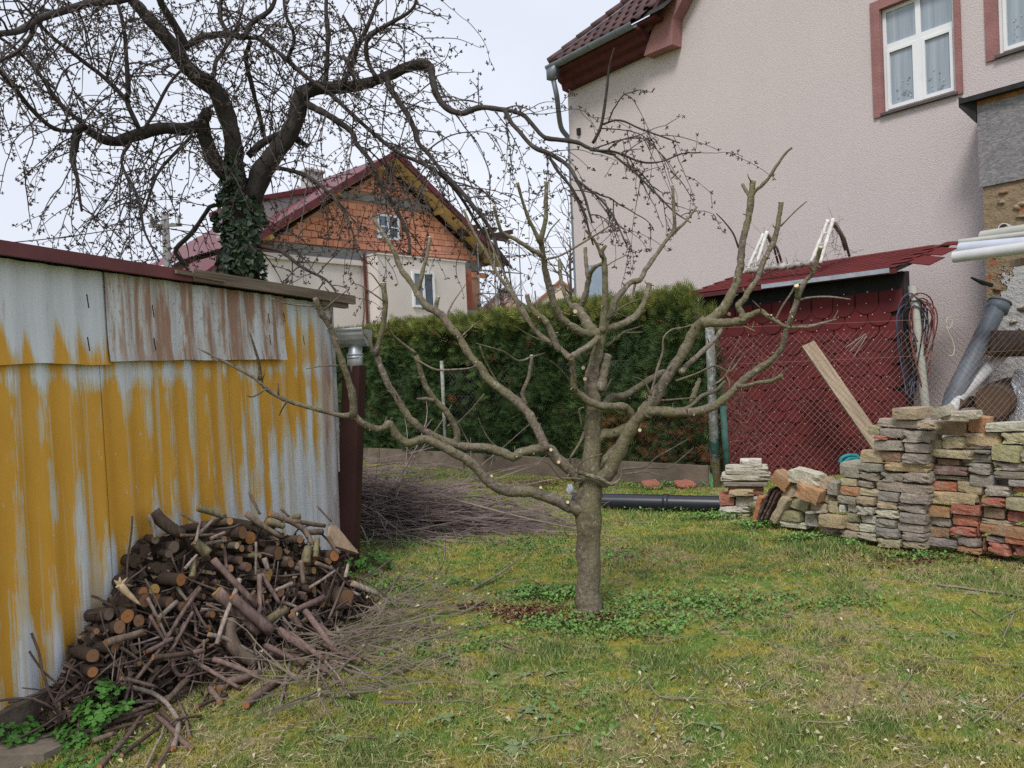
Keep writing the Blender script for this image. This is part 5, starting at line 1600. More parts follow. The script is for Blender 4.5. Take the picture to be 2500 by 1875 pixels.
for (p, seg, r, t, x, y) in starts:
    L_ = seg.length
    dens = 11.5 if r > .035 else (13.5 if r > .018 else 12.5)
    k = L_ * dens
    nn_ = int(k) + (1 if rs.random() < k - int(k) else 0)
    if x > 1240 : nn_ = int(nn_ * .42 + rs.random())
    for e in range(nn_):
        dr = seg.normalized()
        a = Vector((rs.gauss(0, 1), rs.gauss(0, 1), rs.gauss(.15, .9)))
        a = (a - dr * a.dot(dr)).normalized()
        ln_ = rs.uniform(.35, 1.25) * (1 if r > .012 else .75)
        if y > 480: ln_ *= .6
        shoot(p + seg * rs.random(), a + dr * rs.uniform(.1, 1.0), ln_, rs.uniform(.005, .0095) if r > .01 else .005, 0)
part(croot, 'twigs', tw, M_ctwig, kind='stuff')
part(croot, 'buds', bud, M_bud, kind='stuff')
print('cherry twig tris', len(tw.f), 'buds', len(bud.f))
# ivy on the trunk
n = NB('ivy', .45, .4); n.col(n.ramp(n.attr('rnd'), [(0, (.015, .03, .016)), (.6, (.03, .058, .028)), (1, (.075, .11, .06))])); M_ivy = n.m
r_ = np.random.default_rng(5)
mI = 520
py = 700 - (r_.random(mI) ** 1.15) * 330
Vs, Fs, rn = [], [], []
tpl = np.array([(0, -.5), (.32, -.38), (.55, -.02), (.25, .05), (.0, .62), (-.25, .05), (-.55, -.02), (-.32, -.38)])
for k in range(mI):
    yv = py[k]
    xc = 578 + (yv - 440) * .05
    hwid = 50 + 10 * math.sin(yv * .05) if yv > 480 else 46 - (480 - yv) * .25
    an = r_.uniform(-1.9, 1.9)
    if yv < 480: an = r_.uniform(-1.7, .1)
    c = P(xc + math.sin(an) * hwid, yv, DC - .23 * math.cos(an) * 1.05 - .03)
    nr = Vector((math.sin(an), -math.cos(an), .35)).normalized() + Vector(r_.normal(0, .55, 3))
    nr.normalize()
    uu_ = nr.orthogonal().normalized(); vv_ = nr.cross(uu_)
    an2 = r_.uniform(0, 6.28); s = r_.uniform(.06, .125)
    b0 = k * 8
    for (x, y) in tpl:
        xx = x * math.cos(an2) - y * math.sin(an2); yy = x * math.sin(an2) + y * math.cos(an2)
        Vs.append(tuple(c + (uu_ * xx + vv_ * yy) * s + nr * (.012 * abs(x))))
    Fs += [(b0, b0 + 1, b0 + 3, b0 + 4), (b0 + 1, b0 + 2, b0 + 3, b0 + 3), (b0, b0 + 4, b0 + 5, b0 + 7), (b0 + 7, b0 + 5, b0 + 6, b0 + 6)]
    rn += [r_.random()] * 4
me = bpy.data.meshes.new('ivy')
me.from_pydata(Vs, [], [tuple(dict.fromkeys(f)) for f in Fs]); me.materials.append(M_ivy)
at = me.attributes.new('rnd', 'FLOAT', 'FACE'); at.data.foreach_set('value', np.array(rn, np.float32))
under(link('ivy', me, kind='stuff'), croot)

# a small bare tree far behind, between the houses
def bare_tree(name, px, pyt, d, h, label, seed):
    rr = random.Random(seed)
    b = P(px, 850, d); b.z = 0
    root = empty(name, b, label, 'tree')
    zt = P(px, pyt, d).z
    trunk = MB(); cr = MB()
    trunk.tube([b, b + Vector((0, 0, zt * .5)), b + Vector((.1, 0, zt * .95))], [.14, .09, .02], 6)
    def grow(p, dv, ln, r, lvl):
        ps = [p]
        for i in range(5):
            dv = (dv + Vector((rr.gauss(0, .2), rr.gauss(0, .2), rr.gauss(.06, .15)))).normalized(); p = p + dv * ln / 5; ps.append(p)
            if lvl < 3 and rr.random() < .75: grow(p, dv + Vector((rr.gauss(0, .8), rr.gauss(0, .8), rr.gauss(.2, .5))), ln * .62, r * .6, lvl + 1)
        cr.tube(ps, [r * (1 - .13 * i) for i in range(6)], 3, (False, False))
    for k in range(14): grow(b + Vector((0, 0, zt * rr.uniform(.25, .85))), Vector((rr.gauss(0, 1), rr.gauss(0, 1), .9)), zt * .3, .05, 1)
    part(root, 'trunk', trunk, M_cherry, True); part(root, 'crown', cr, simple('far_twig', (.10, .085, .08), .2, 2, .9, 0), kind='stuff')
bare_tree('bare_tree', 1398, 560, 34, 5, 'small bare tree behind the corner of the rendered house', 2)
bare_tree('bare_tree', 1230, 690, 44, 5, 'bare shrubby tree beyond the scaffold terrace', 3)
# ================================================================ salvaged bricks
n = NB('old_brick', .95, .08)
v = n.pos()
base = n.info('Color')
f1 = n.noise(v, 9, 5, .65); f2 = n.noise(v, 55, 4, .7)
c = n.mix(n.ramp(f1, [(.32, .55), (.6, 0)]), base, n.mix(.5, base, (.07, .06, .052)))
c = n.mix(n.ramp(n.noise(v, 13, 4, .7), [(.52, 0), (.66, .6)]), c, (.34, .31, .26))
c = n.mix(n.ramp(f2, [(.35, .35), (.55, 0)]), c, (.13, .11, .09))
c = n.mix(n.ramp(n.noise(v, 4, 3), [(.56, 0), (.7, .25)]), c, (.17, .165, .08))
n.col(c).bump(n.math('ADD', f2, n.math('MULTIPLY', n.noise(v, 22, 4, .7), 1.4)), .8, .012)
M_brick = n.m
def rough_block(seed, rough=.05, cut=.12):
    r = random.Random(seed); bm = bmesh.new()
    bmesh.ops.create_cube(bm, size=1.0)
    bmesh.ops.subdivide_edges(bm, edges=bm.edges[:], cuts=3, use_grid_fill=True)
    off = Vector((seed * 7.3, seed * 1.7, 0))
    for q in bm.verts:
        p = q.co.copy()
        a = sorted((abs(abs(p.x) - .5), abs(abs(p.y) - .5), abs(abs(p.z) - .5)))
        if a[1] < .01:                               # edges and corners worn round
            f = .975 if a[2] > .01 else .95
            p = Vector((p.x * (f if abs(p.x) > .49 else 1), p.y * f, p.z * (f - .03)))
            k = mnoise.noise(p * 4 + off)
            if k > .1: p -= Vector((p.x, p.y * .6, p.z)).normalized() * (k - .08) * cut * 2
        p += Vector((mnoise.noise(p * 3 + off), mnoise.noise(p * 3 + off + Vector((9, 0, 0))), mnoise.noise(p * 3 + off + Vector((0, 9, 0))))) * rough
        q.co = p
    me = bpy.data.meshes.new('brick'); bm.to_mesh(me); bm.free(); me.materials.append(M_brick)
    me.polygons.foreach_set('use_smooth', [False] * len(me.polygons))
    return me
BM = [rough_block(k, .02 + .012 * (k % 4), .05 + .07 * (k % 3)) for k in range(10)]
COL = {'tan': (0.451, 0.366, 0.244), 'grey': (0.366, 0.323, 0.262), 'blue-grey': (.33, .30, .26), 'yellow': (0.488, 0.378, 0.220), 'brown': (0.317, 0.207, 0.134), 'dark grey': (0.256, 0.226, 0.189), 'orange': (0.537, 0.207, 0.104), 'red': (0.415, 0.152, 0.104), 'dark red': (0.281, 0.091, 0.073), 'pale': (0.561, 0.512, 0.415), 'green-tinged': (0.366, 0.336, 0.195), 'purple-brown': (0.207, 0.128, 0.110), 'orange-brown': (0.451, 0.244, 0.128), 'white': (0.671, 0.622, 0.537)}
BK = Wall(G(1830, 1285), G(2180, 1343) - G(1830, 1285))
A_, B_ = (2100, 980, .3992), (1740, 1080, .2994)
BR = []
def rows(o, txt, rec=0.0):
    for t in txt.strip().split(';'):
        q = t.split()
        if len(q) < 5: continue
        x0, y0, x1, y1 = (float(e) for e in q[:4]); c = q[4].replace('_', ' '); tl_ = float(q[5]) if len(q) > 5 else 0
        rc = float(q[6]) if len(q) > 6 else rec
        BR.append((o[0] + x0 * o[2], o[1] + y0 * o[2], o[0] + x1 * o[2], o[1] + y1 * o[2], c, tl_, rc))
rows(A_, """180 42 343 116 tan 0 -.05;85 112 430 165 grey;118 167 268 224 blue-grey;36 150 115 210 tan;62 212 145 238 red 0 -.06;240 178 428 255 blue-grey;345 128 455 176 tan 0 -.12;80 237 258 302 grey -3;262 256 412 316 grey;
-20 302 127 379 tan;130 308 256 370 brown;258 318 405 382 grey;-24 381 122 432 grey;127 372 400 434 yellow;-18 434 105 486 grey;108 436 252 497 dark_grey;256 436 420 502 grey;-20 488 78 531 grey;80 499 412 561 grey;-24 534 100 583 tan;103 556 237 612 blue-grey;240 564 412 627 grey;
-24 586 88 637 tan;90 612 218 660 tan;222 629 385 684 blue-grey;-24 640 82 696 pale;85 662 230 722 pale;233 686 395 750 dark_grey;-5 699 90 750 pale;92 724 218 772 blue-grey;220 752 385 803 grey;-24 752 95 805 pale;97 774 238 838 blue-grey;248 805 390 856 grey;-30 807 97 852 grey;100 840 245 895 tan;253 858 390 908 tan""")
rows(A_, """455 118 640 213 brown;640 90 765 195 orange-brown 8;480 60 705 117 pale -4 -.05;448 30 535 100 grey -20 -.1;752 128 990 188 pale -5;412 230 500 292 tan;500 216 640 290 tan -4;610 192 845 280 yellow -3;848 190 1000 262 tan;1000 190 1060 262 grey;
430 292 690 348 tan;694 300 800 322 dark_grey;612 325 800 377 dark_grey -4;802 262 985 372 green-tinged 4;988 296 1060 372 grey;470 350 610 396 brown 0 .15;445 398 655 452 purple-brown;660 381 790 448 blue-grey;795 376 1050 428 grey;422 455 655 485 grey;657 450 812 526 blue-grey 4;820 432 1060 474 dark_grey;820 477 905 512 dark_grey 0 .2;907 478 1060 522 blue-grey;
415 488 578 550 orange;583 494 748 570 tan 4;752 517 910 580 grey;917 525 1060 567 orange;408 556 715 628 yellow -1;738 585 890 648 red;892 592 1050 670 green-tinged;395 640 545 710 orange-brown;547 630 730 695 red;742 653 878 722 brown;880 676 1050 745 dark_red;
400 713 545 770 grey;548 698 712 766 red;722 727 915 762 tan;388 773 545 836 brown;547 769 705 828 red;722 765 1050 830 orange-brown 2;707 765 722 830 dark_red 0 .1;755 832 878 868 dark_grey;880 834 1050 880 orange;400 840 585 890 dark_grey;590 832 722 892 blue-grey;580 895 735 935 orange-brown;775 870 912 945 red;915 884 1050 955 dark_red;738 840 752 930 red 0 .1""", .10)
rows(B_, """1020 168 1188 292 grey;1028 294 1158 358 tan;1028 360 1188 438 orange-brown 3;1016 440 1180 505 grey;1018 507 1068 572 white;1075 507 1178 580 pale;1055 582 1195 658 green-tinged;1035 660 1178 722 tan;1020 724 1178 782 tan""")
rows(B_, """865 702 1018 772 tan;850 600 1050 700 yellow -2 -.06;535 645 745 700 pale;740 580 848 690 pale -3;533 560 722 643 green-tinged;592 462 770 558 green-tinged 12;790 490 925 575 tan 10;925 480 1014 575 tan -4;850 412 1000 486 tan 30 .06;672 350 875 485 orange-brown 18 -.06;592 228 865 360 pale 8 -.03;
465 262 620 375 orange-brown 32 -.02;832 300 960 395 tan -30;937 318 1022 430 grey 5;545 360 675 458 tan -20;745 560 905 585 pale -10 -.02""", .03)
cols = sorted(((b[0] + b[2]) / 2, i) for i, b in enumerate(BR))
# columns are named by where a brick's middle lies along the stack, courses by counting up from the ground
edges = [1890, 1985, 2040, 2090, 2140, 2196, 2262, 2325, 2390, 2450, 2600]
bycol = {}
for i, b in enumerate(BR):
    xm = (b[0] + b[2]) / 2
    bycol.setdefault(next(k for k, e in enumerate(edges) if xm < e), []).append(i)
name_of = {}
for c_, ids in bycol.items():
    ids.sort(key=lambda i: -(BR[i][1] + BR[i][3]))
    for r_i, i in enumerate(ids): name_of[i] = (c_, r_i)
for i, (x0, y0, x1, y1, c_, tilt, rec) in enumerate(BR):
    xm, ym = (x0 + x1) / 2, (y0 + y1) / 2
    s0, s1 = BK.hit(x0, ym, -rec)[0], BK.hit(x1, ym, -rec)[0]
    z0, z1 = BK.hit(xm, y1, -rec)[1], BK.hit(xm, y0, -rec)[1]
    z0 = max(z0, -.01)
    dp = R.choice([.14, .15, .27]) if tilt == 0 else .14
    jit = R.uniform(-.04, .022)
    ctr = BK.at((s0 + s1) / 2, (z0 + z1) / 2, -rec - dp / 2 + jit)
    jc = R.uniform(.85, 1.15)
    o = link('brick' if (x1 - x0) < 3.2 * (y1 - y0) else 'brick_slab', BM[(i * 7) % 10] if not (s1 - s0) > .5 else BM[2],
             mw=Matrix.Translation(ctr) @ BK.mat().to_4x4() @ Matrix.Rotation(math.radians(tilt + R.uniform(-1.2, 1.2)), 4, 'Y') @ Matrix.Rotation(R.uniform(-.10, .10), 4, 'Z') @ Matrix.Diagonal((s1 - s0 - .008, dp, z1 - z0 - .005, 1)),
             color=[min(1, q * jc * R.uniform(.95, 1.05)) for q in COL[c_]])
    cc, ri = name_of[i]
    kind_ = 'slab' if o.name.startswith('brick_slab') else 'brick'
    tag(o, '%s %s in the %s column of the brick stack, %s from the ground' % (c_, kind_, ORD[cc], ORD[ri]), kind_, 'salvaged bricks piled by the wire fence')
# the small neat stack on the left
LK = Wall(G(1757, 1268), (BK.u.x + .5, BK.u.y + .42))
LB = []
BR2 = """220 138 400 206 white rough_stone_on_top_of;98 203 452 262 pale upper_pale_slab_of;65 258 478 322 pale lower_pale_slab_of;80 324 452 360 dark_grey dark_slab_third_from_the_top_of;120 362 415 432 red red_block_under_the_slabs_of;130 392 335 448 yellow thin_yellow_brick_in_front_of;
50 436 178 515 red small_red_brick_at_the_left_of;180 444 370 523 pale pale_brick_beside_the_red_one_in;55 519 300 583 white long_pale_brick_second_from_the_ground_in;65 585 188 642 pale left_bottom_brick_of;192 585 300 642 green-tinged right_bottom_brick_of"""
for i, t in enumerate(BR2.replace('\n', '').split(';')):
    q = t.split(); x0, y0, x1, y1 = [B_[k % 2] + float(e) * B_[2] for k, e in enumerate(q[:4])]
    xm, ym = (x0 + x1) / 2, (y0 + y1) / 2
    off = .07 if 'thin_yellow' in t else (-.05 if 'red_block' in t else 0)
    s0, s1 = LK.hit(x0, ym, off)[0], LK.hit(x1, ym, off)[0]
    z0, z1 = max(-.01, LK.hit(xm, y1, off)[1]), LK.hit(xm, y0, off)[1]
    dp = .27 if i != 0 else .14
    link('brick' if i > 3 else 'stone_slab', BM[5 if i == 0 else (i % 3)], mw=Matrix.Translation(LK.at((s0 + s1) / 2, (z0 + z1) / 2, off - dp / 2)) @ LK.mat().to_4x4() @ Matrix.Diagonal((s1 - s0 - .003, dp, z1 - z0 - .002, 1)), color=COL[q[4].replace('_', ' ')],
         label=q[5].replace('_', ' ') + ' the small brick stack by the post', cat='brick' if i > 3 else 'slab', group='bricks of the small stack')
# leaning roof tiles beside it
def lean_slab(x0, y0, x1, y1, w_px, col, label, off, name='roof_tile'):
    a, b = BK.hit(x0, y0, off), BK.hit(x1, y1, off)
    p0, p1 = BK.at(a[0], max(0, a[1]), off), BK.at(b[0], b[1], off)
    L_ = (p1 - p0).length
    d = (p1 - p0).normalized(); nn = -BK.n; w3 = d.cross(nn).normalized()
    M3 = Matrix(((w3.x, nn.x, d.x), (w3.y, nn.y, d.y), (w3.z, nn.z, d.z))).to_4x4()
    link(name, BM[1], mw=Matrix.Translation((p0 + p1) / 2 + nn * .1) @ M3 @ Matrix.Diagonal((w_px, .2, L_, 1)), color=col, label=label, cat='roof tile', group='old roof tiles leaning beside the small brick stack')
lean_slab(1840, 1274, 1855, 1212, .05, COL['orange'], 'orange clay tile leaning nearest the small brick stack', .0)
lean_slab(1847, 1273, 1880, 1192, .022, (.07, .045, .04), 'first of the three dark leaning tiles', .02)
lean_slab(1856, 1272, 1892, 1196, .022, (.10, .055, .045), 'middle one of the three dark leaning tiles', .02)
lean_slab(1865, 1271, 1900, 1200, .022, (.12, .06, .05), 'last of the three dark leaning tiles, next to the tan one', .02)
lean_slab(1884, 1276, 1916, 1215, .075, COL['tan'], 'thick tan slab leaning against the loose bricks', .02)

# ================================================================ firewood heap against the tin wall
n = NB('bark', .9, .1)
v = n.coord('Object')
g = n.noise(n.map(v, (1, 1, .25)), 40, 5, .7)
c = n.mix(n.ramp(g, [(.3, 0), (.62, 1)]), n.mix(.7, n.info('Color'), (.025, .018, .015)), n.info('Color'))
n.col(c).bump(g, .8, .008)
M_bark = n.m
n = NB('log_end', .85, .1)
v = n.coord('Object')
q = n.sep(v)
rd_ = n.math('SQRT', n.math('ADD', n.math('MULTIPLY', q[0], q[0]), n.math('MULTIPLY', q[1], q[1])))
ringf = n.noise(n.map(v, (0, 0, 0)), 1)
rg = n.math('SINE', n.math('ADD', n.math('MULTIPLY', rd_, 46.0), n.math('MULTIPLY', n.noise(v, 3, 3), 5.0)))
c = n.mix(n.ramp(rg, [(.2, 0), (.8, .35)]), n.info('Color'), n.mix(.5, n.info('Color'), (.16, .07, .03)))
c = n.mix(n.ramp(rd_, [(.06, .9), (.22, 0)]), c, n.mix(.5, n.info('Color'), (.12, .045, .02)))
c = n.mix(n.ramp(rd_, [(.86, 0), (.95, .8)]), c, (.06, .04, .03))
c = n.mix(n.ramp(n.noise(v, 2.2, 4), [(.5, 0), (.7, .5)]), c, (.17, .10, .06))
n.col(c)
M_end = n.m
def log_mesh(seed):
    m = MB(); m.tube([(0, 0, -z) for z in (0, .2, .4, .6, .8, 1.0)], [1, .98, 1.02, 1.0, .97, .95], 12, (True, True), lump=.0)
    vs = []
    for (x, y, z) in m.v:
        k = 1 + .10 * mnoise.noise(Vector((x * 1.2 + seed * 5, y * 1.2, z * 1.5)))
        vs.append((x * k, y * k, z))
    m.v = vs
    d = MB(); d.add([(x * .97, y * .97, .0) for (x, y, z) in vs[:12]], [tuple(range(12))[::-1]])
    return m.mesh('log', M_bark, True), d.mesh('cut_face', M_end)
LOGM = [log_mesh(k) for k in range(6)]
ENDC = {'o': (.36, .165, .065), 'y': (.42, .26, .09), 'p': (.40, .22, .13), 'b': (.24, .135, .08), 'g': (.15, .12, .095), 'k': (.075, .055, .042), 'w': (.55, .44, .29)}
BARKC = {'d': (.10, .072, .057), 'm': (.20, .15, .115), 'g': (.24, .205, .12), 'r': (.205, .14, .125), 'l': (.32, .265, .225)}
fA, fB = G(230, 1800), G(880, 1520)
Tm = TS.at(TS.hit(560, 1300)[0], .80, .30)
hn = (fB - fA).cross(Tm - fA).normalized()
if hn.dot(CAM - Tm) < 0: hn = -hn
def hp(px, py, lift=0.0):
    r = ray(px, py)
    p = CAM + r * ((fA - CAM).dot(hn) / r.dot(hn))
    if p.z < .02: p = G(px, py, .02)
    return p + hn * lift
n = NB('bark_flake', .9, .1); n.col(n.ramp(n.attr('rnd'), [(0, (.03, .022, .018)), (.6, (.10, .072, .055)), (.88, (.18, .13, .095)), (1, (.38, .27, .16))])); M_flake = n.m
def out_of_wall(p): return (p - TS.o).dot(TS.n)
rk = random.Random(21)
H_ = (200, 1180, .339)
def put_log(x, y, r, ec, bc, ax=None, ln=None, lift=0.0, label=None, group='cut logs of the firewood heap'):
    p = hp(x, y, lift)
    dep = (p - CAM).dot(fw)
    rm = r / F * dep
    if ax is None:
        ax = (-TS.n * 1.0 + TS.u * rk.uniform(-.1, .45) + Vector((0, 0, rk.uniform(-.18, .12)))).normalized()
    if ln is None:
        ln = max(.1, min(.5, (out_of_wall(p) - .04) / max(.3, -ax.dot(TS.n))))
    zax = -ax; xa = zax.orthogonal().normalized(); ya = zax.cross(xa)
    M3 = Matrix(((xa.x, ya.x, zax.x), (xa.y, ya.y, zax.y), (xa.z, ya.z, zax.z))).to_4x4()
    lm, cmh = LOGM[rk.randrange(6)]
    sc = Matrix.Diagonal((rm * rk.uniform(.94, 1.06), rm * rk.uniform(.94, 1.06), ln, 1))
    jc = rk.uniform(.85, 1.15)
    o = link('log', lm, mw=Matrix.Translation(p) @ M3 @ sc, color=[q * jc for q in BARKC[bc]], label=label or {'o': 'orange-ended log in the firewood heap', 'y': 'yellow-ended log in the firewood heap', 'p': 'pink-ended log in the firewood heap', 'b': 'brown-ended log in the firewood heap', 'g': 'grey-ended log in the firewood heap', 'k': 'dark log in the firewood heap', 'w': 'pale-ended log in the firewood heap'}[ec], cat='log', group=group if not label else None)
    e = link('cut_face', cmh, color=[min(1, q * jc) for q in ENDC[ec]])
    e.parent = o
    e.location = (0, 0, .004)
    return o
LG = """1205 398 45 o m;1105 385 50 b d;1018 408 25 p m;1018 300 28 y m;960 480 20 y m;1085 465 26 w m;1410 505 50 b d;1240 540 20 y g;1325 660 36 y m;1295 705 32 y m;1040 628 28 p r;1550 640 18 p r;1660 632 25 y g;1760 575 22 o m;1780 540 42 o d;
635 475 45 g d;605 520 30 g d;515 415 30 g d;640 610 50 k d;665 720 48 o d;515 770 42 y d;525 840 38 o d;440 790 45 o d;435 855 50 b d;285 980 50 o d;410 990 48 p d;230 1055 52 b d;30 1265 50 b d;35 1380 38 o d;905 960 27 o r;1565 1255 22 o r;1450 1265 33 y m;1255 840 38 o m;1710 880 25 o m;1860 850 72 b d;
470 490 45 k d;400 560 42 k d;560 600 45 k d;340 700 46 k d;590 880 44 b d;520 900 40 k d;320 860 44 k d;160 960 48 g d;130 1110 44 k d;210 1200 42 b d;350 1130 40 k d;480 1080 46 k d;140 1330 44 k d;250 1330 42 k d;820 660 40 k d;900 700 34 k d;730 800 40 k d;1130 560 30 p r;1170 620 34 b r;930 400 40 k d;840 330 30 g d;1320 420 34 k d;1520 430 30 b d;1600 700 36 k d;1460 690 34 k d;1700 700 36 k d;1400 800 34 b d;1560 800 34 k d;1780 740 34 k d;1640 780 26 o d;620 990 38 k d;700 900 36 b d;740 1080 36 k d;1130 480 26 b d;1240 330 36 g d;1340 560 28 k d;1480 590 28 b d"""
for t in LG.replace('\n', '').split(';'):
    q = t.split(); put_log(H_[0] + float(q[0]) * H_[2], H_[1] + float(q[1]) * H_[2], float(q[2]) * H_[2] * 1.0, q[3], q[4], lift=rk.uniform(.0, .08) if q[3] != 'k' else -.02)
for k in range(75):                                 # smaller billets packed between the big logs
    x, y = rk.uniform(60, 1850), rk.uniform(330, 1350)
    if y < 300 + abs(x - 1150) * .72 or (x > 900 and y > 900): continue
    put_log(H_[0] + x * H_[2], H_[1] + y * H_[2], rk.uniform(12, 30) * H_[2], rk.choice('obbpygk'), rk.choice('ddmm'), lift=rk.uniform(-.03, .05))
M_stickend = M_end
def stick_between(pts, wpx, bc, ec='o', label=None, lift=.05, lift2=None, name='stick', cat='stick', group='loose sticks of the firewood heap', o_=H_, bump=True):
    """pts in crop coordinates; a tapering pole with two sawn ends lying on the heap"""
    src = [(o_[0] + a * o_[2], o_[1] + b * o_[2]) for a, b in pts]
    lf2 = lift if lift2 is None else lift2
    P3 = []
    for i, (a, b) in enumerate(src):
        t = i / (len(src) - 1)
        P3.append(hp(a, b, lift * (1 - t) + lf2 * t))
    for p in P3: p.z = max(p.z, .02)
    q = crom([tuple(p) for p in P3], 5 if len(P3) > 2 else 6)
    dep = (P3[0] - CAM).dot(fw)
    r = wpx * o_[2] / F * dep
    q = [Vector(p) + Vector((mnoise.noise(Vector(p) * 4), mnoise.noise(Vector(p) * 4 + Vector((3, 0, 0))), mnoise.noise(Vector(p) * 4 + Vector((0, 7, 0))))) * .012 for p in q]
    c0 = q[0].copy()
    m = MB(); m.tube([p - c0 for p in q], [r * (1 - .22 * i / len(q)) for i in range(len(q))], 8, lump=.14, seed=rk.random() * 50)
    jc = rk.uniform(.8, 1.2)
    o = link(name, m.mesh(name, M_bark, True), loc=c0, color=[e * jc for e in BARKC[bc]], label=label or {'r': 'reddish-purple branch lying loose on the firewood heap', 'm': 'brown branch lying loose on the firewood heap', 'd': 'dark branch lying loose on the firewood heap', 'g': 'greenish branch on the firewood heap', 'l': 'pale grey stick lying loose on the firewood heap'}[bc], cat=cat, group=None if label else group)
    if r > .006:
        for e, d in ((q[0], (q[0] - q[1]).normalized()), (q[-1], (q[-1] - q[-2]).normalized())):
            if d.dot(CAM - e) < 0: continue
            rr_ = r if e is q[0] else r * .78
            xa = d.orthogonal().normalized(); ya = d.cross(xa)
            M3 = Matrix(((xa.x, ya.x, d.x), (xa.y, ya.y, d.y), (xa.z, ya.z, d.z))).to_4x4()
            k = link('cut_face', LOGM[0][1], color=ENDC[ec]); k.parent = o
            k.matrix_local = Matrix.Translation(e - c0 + d * .002) @ M3 @ Matrix.Diagonal((rr_ * .98, rr_ * .98, rr_, 1))
    return o
ST = """870,590 1160,885 26 r;940,790 1250,1090 46 r;1070,720 895,1190 18 l;810,780 350,1440 15 r;760,960 590,1230 14 r;1210,440 1210,680 10 l;1212,690 1210,980 20 r;1230,680 1370,890 18 r;1120,840 1280,930 18 r;1700,830 1480,945 25 r;1440,920 1290,1010 36 g;1550,950 1760,1230 25 r;1430,980 1500,1070 28 r;1570,1140 1900,1310 18 r;1340,1090 1570,1250 32 r;400,1240 600,1140 18 r;620,1210 620,1330 650,1395 710,1395 780,1330 18 r;850,1120 980,1150 1180,1250 18 l;
970,1460 1210,1390 30 r;730,480 780,300 12 l;790,390 910,290 14 l;1570,780 1760,650 12 l;690,640 770,540 12 l;1830,770 1960,820 14 l;1900,740 2080,820 22 l;1840,700 1860,610 14 l;1720,1000 1830,730 10 m;1140,100 1220,260 12 m;1330,230 1560,340 1640,460 24 m;1500,300 1720,330 18 m;1130,250 1380,420 22 m;1620,210 1720,320 8 m;1400,200 1460,260 10 m;430,250 460,340 480,420 16 l;640,250 760,330 10 m;850,440 960,400 14 l;840,460 1000,440 14 l;640,410 900,410 12 m;
1270,560 1300,640 20 l;1500,600 1520,760 20 m;1480,740 1350,790 16 l;1640,590 1760,640 16 m;500,1000 640,880 20 l;130,1180 380,1090 30 m;760,1300 1100,1480 16 r;880,1290 1200,1400 20 r;560,1300 800,1240 24 r;430,1290 700,1270 22 d;1250,1200 1500,1330 22 r;1420,1110 1640,1290 22 r;1650,1040 1800,1180 16 r;1760,1130 2050,1300 12 m;230,1440 470,1500 16 r;1180,1290 1400,1170 9 r;850,905 1120,1000 1500,1090 2212,1110 8 m;390,730 560,1090 6 m;80,1180 240,1440 6 m;1600,1170 1700,1380 7 m;330,1150 350,1320 6 m"""
for t in ST.replace('\n', '').split(';'):
    q = t.split(); pts = [tuple(float(e) for e in s.split(',')) for s in q[:-2]]
    stick_between(pts, float(q[-2]), q[-1], rk.choice('oopy'), lift=rk.uniform(.04, .12))
K_ = (0, 1200, .4069)
for t in """405,1480 700,1370 1090,1200 20 m;580,1659 720,1510 850,1350 18 r;910,1659 1020,1480 12 r;1020,1545 1045,1450 1035,1370 990,1290 900,1225 780,1190 18 l;1130,1540 930,1350 18 r;1130,1470 1060,1260 10 r;530,1500 660,1460 18 m;1300,1190 1500,1100 28 r;1440,1290 1650,1140 28 r;1400,1230 1580,1050 6 l;850,1659 950,1450 10 l;760,1180 560,1150 14 m;1220,1190 1270,1290 18 r;1100,1130 980,1270 22 m;1370,1050 1080,1130 8 r;660,1400 900,1330 16 d;600,1450 860,1390 14 d;700,1590 930,1420 14 d;1150,1310 1330,1230 14 d;960,1330 1080,1450 14 d""".replace('\n', '').split(';'):
    q = t.split(); pts = [tuple(float(e) for e in s.split(',')) for s in q[:-2]]
    stick_between(pts, float(q[-2]), q[-1], rk.choice('oop'), lift=rk.uniform(.01, .07), o_=K_)
for k in range(150):                                 # more loose sticks lying over the heap
    x, y = rk.uniform(200, 1900), rk.uniform(420, 1330)
    if y < 300 + abs(x - 1100) * .75 or (k > 70 and y < 800): continue
    a = rk.choice([rk.gauss(.8, .4), rk.gauss(2.2, .4), rk.gauss(.2, .5)]); ln_ = rk.uniform(140, 380)
    stick_between([(x, y), (x + math.cos(a) * ln_ * .5, y + math.sin(a) * ln_ * .5 + rk.uniform(-12, 12)), (x + math.cos(a) * ln_, y + math.sin(a) * ln_)], rk.uniform(4, 14), rk.choice('rrmdl'), rk.choice('oop'), lift=rk.uniform(.0, .07), lift2=rk.uniform(0, .05))
# the distinctive pieces
stick_between([(490, 215), (560, 290), (700, 375)], 52, 'd', 'k', 'big dark barky log lying across the top left of the firewood heap', .03, name='log', cat='log')
stick_between([(820, 180), (900, 215), (1010, 262)], 28, 'g', 'y', 'yellowish lichened branch on top of the firewood heap, left of the upright twigs', .035, name='log', cat='log')
stick_between([(1310, 285), (1430, 330)], 27, 'g', 'y', 'short greenish log on top of the firewood heap, right of the upright twigs', .035, name='log', cat='log')
stick_between([(1550, 258), (1420, 285)], 25, 'g', 'y', 'short lichened log lying level near the top right of the heap', .035, name='log', cat='log')
stick_between([(1712, 368), (1590, 372)], 24, 'm', 'p', 'short pale-ended log beside the split board on the heap', .035, name='log', cat='log')
stick_between([(860, 530), (760, 440)], 42, 'g', 'y', 'stout green-barked log slanting down the upper left of the heap', .06, name='log', cat='log')
stick_between([(758, 690), (762, 560)], 25, 'g', 'y', 'short green-barked log hanging below the stout one', .05, name='log', cat='log')
stick_between([(1578, 595), (1600, 480)], 37, 'g', 'o', 'green-barked log with an orange end at the right of the heap', .05, name='log', cat='log')
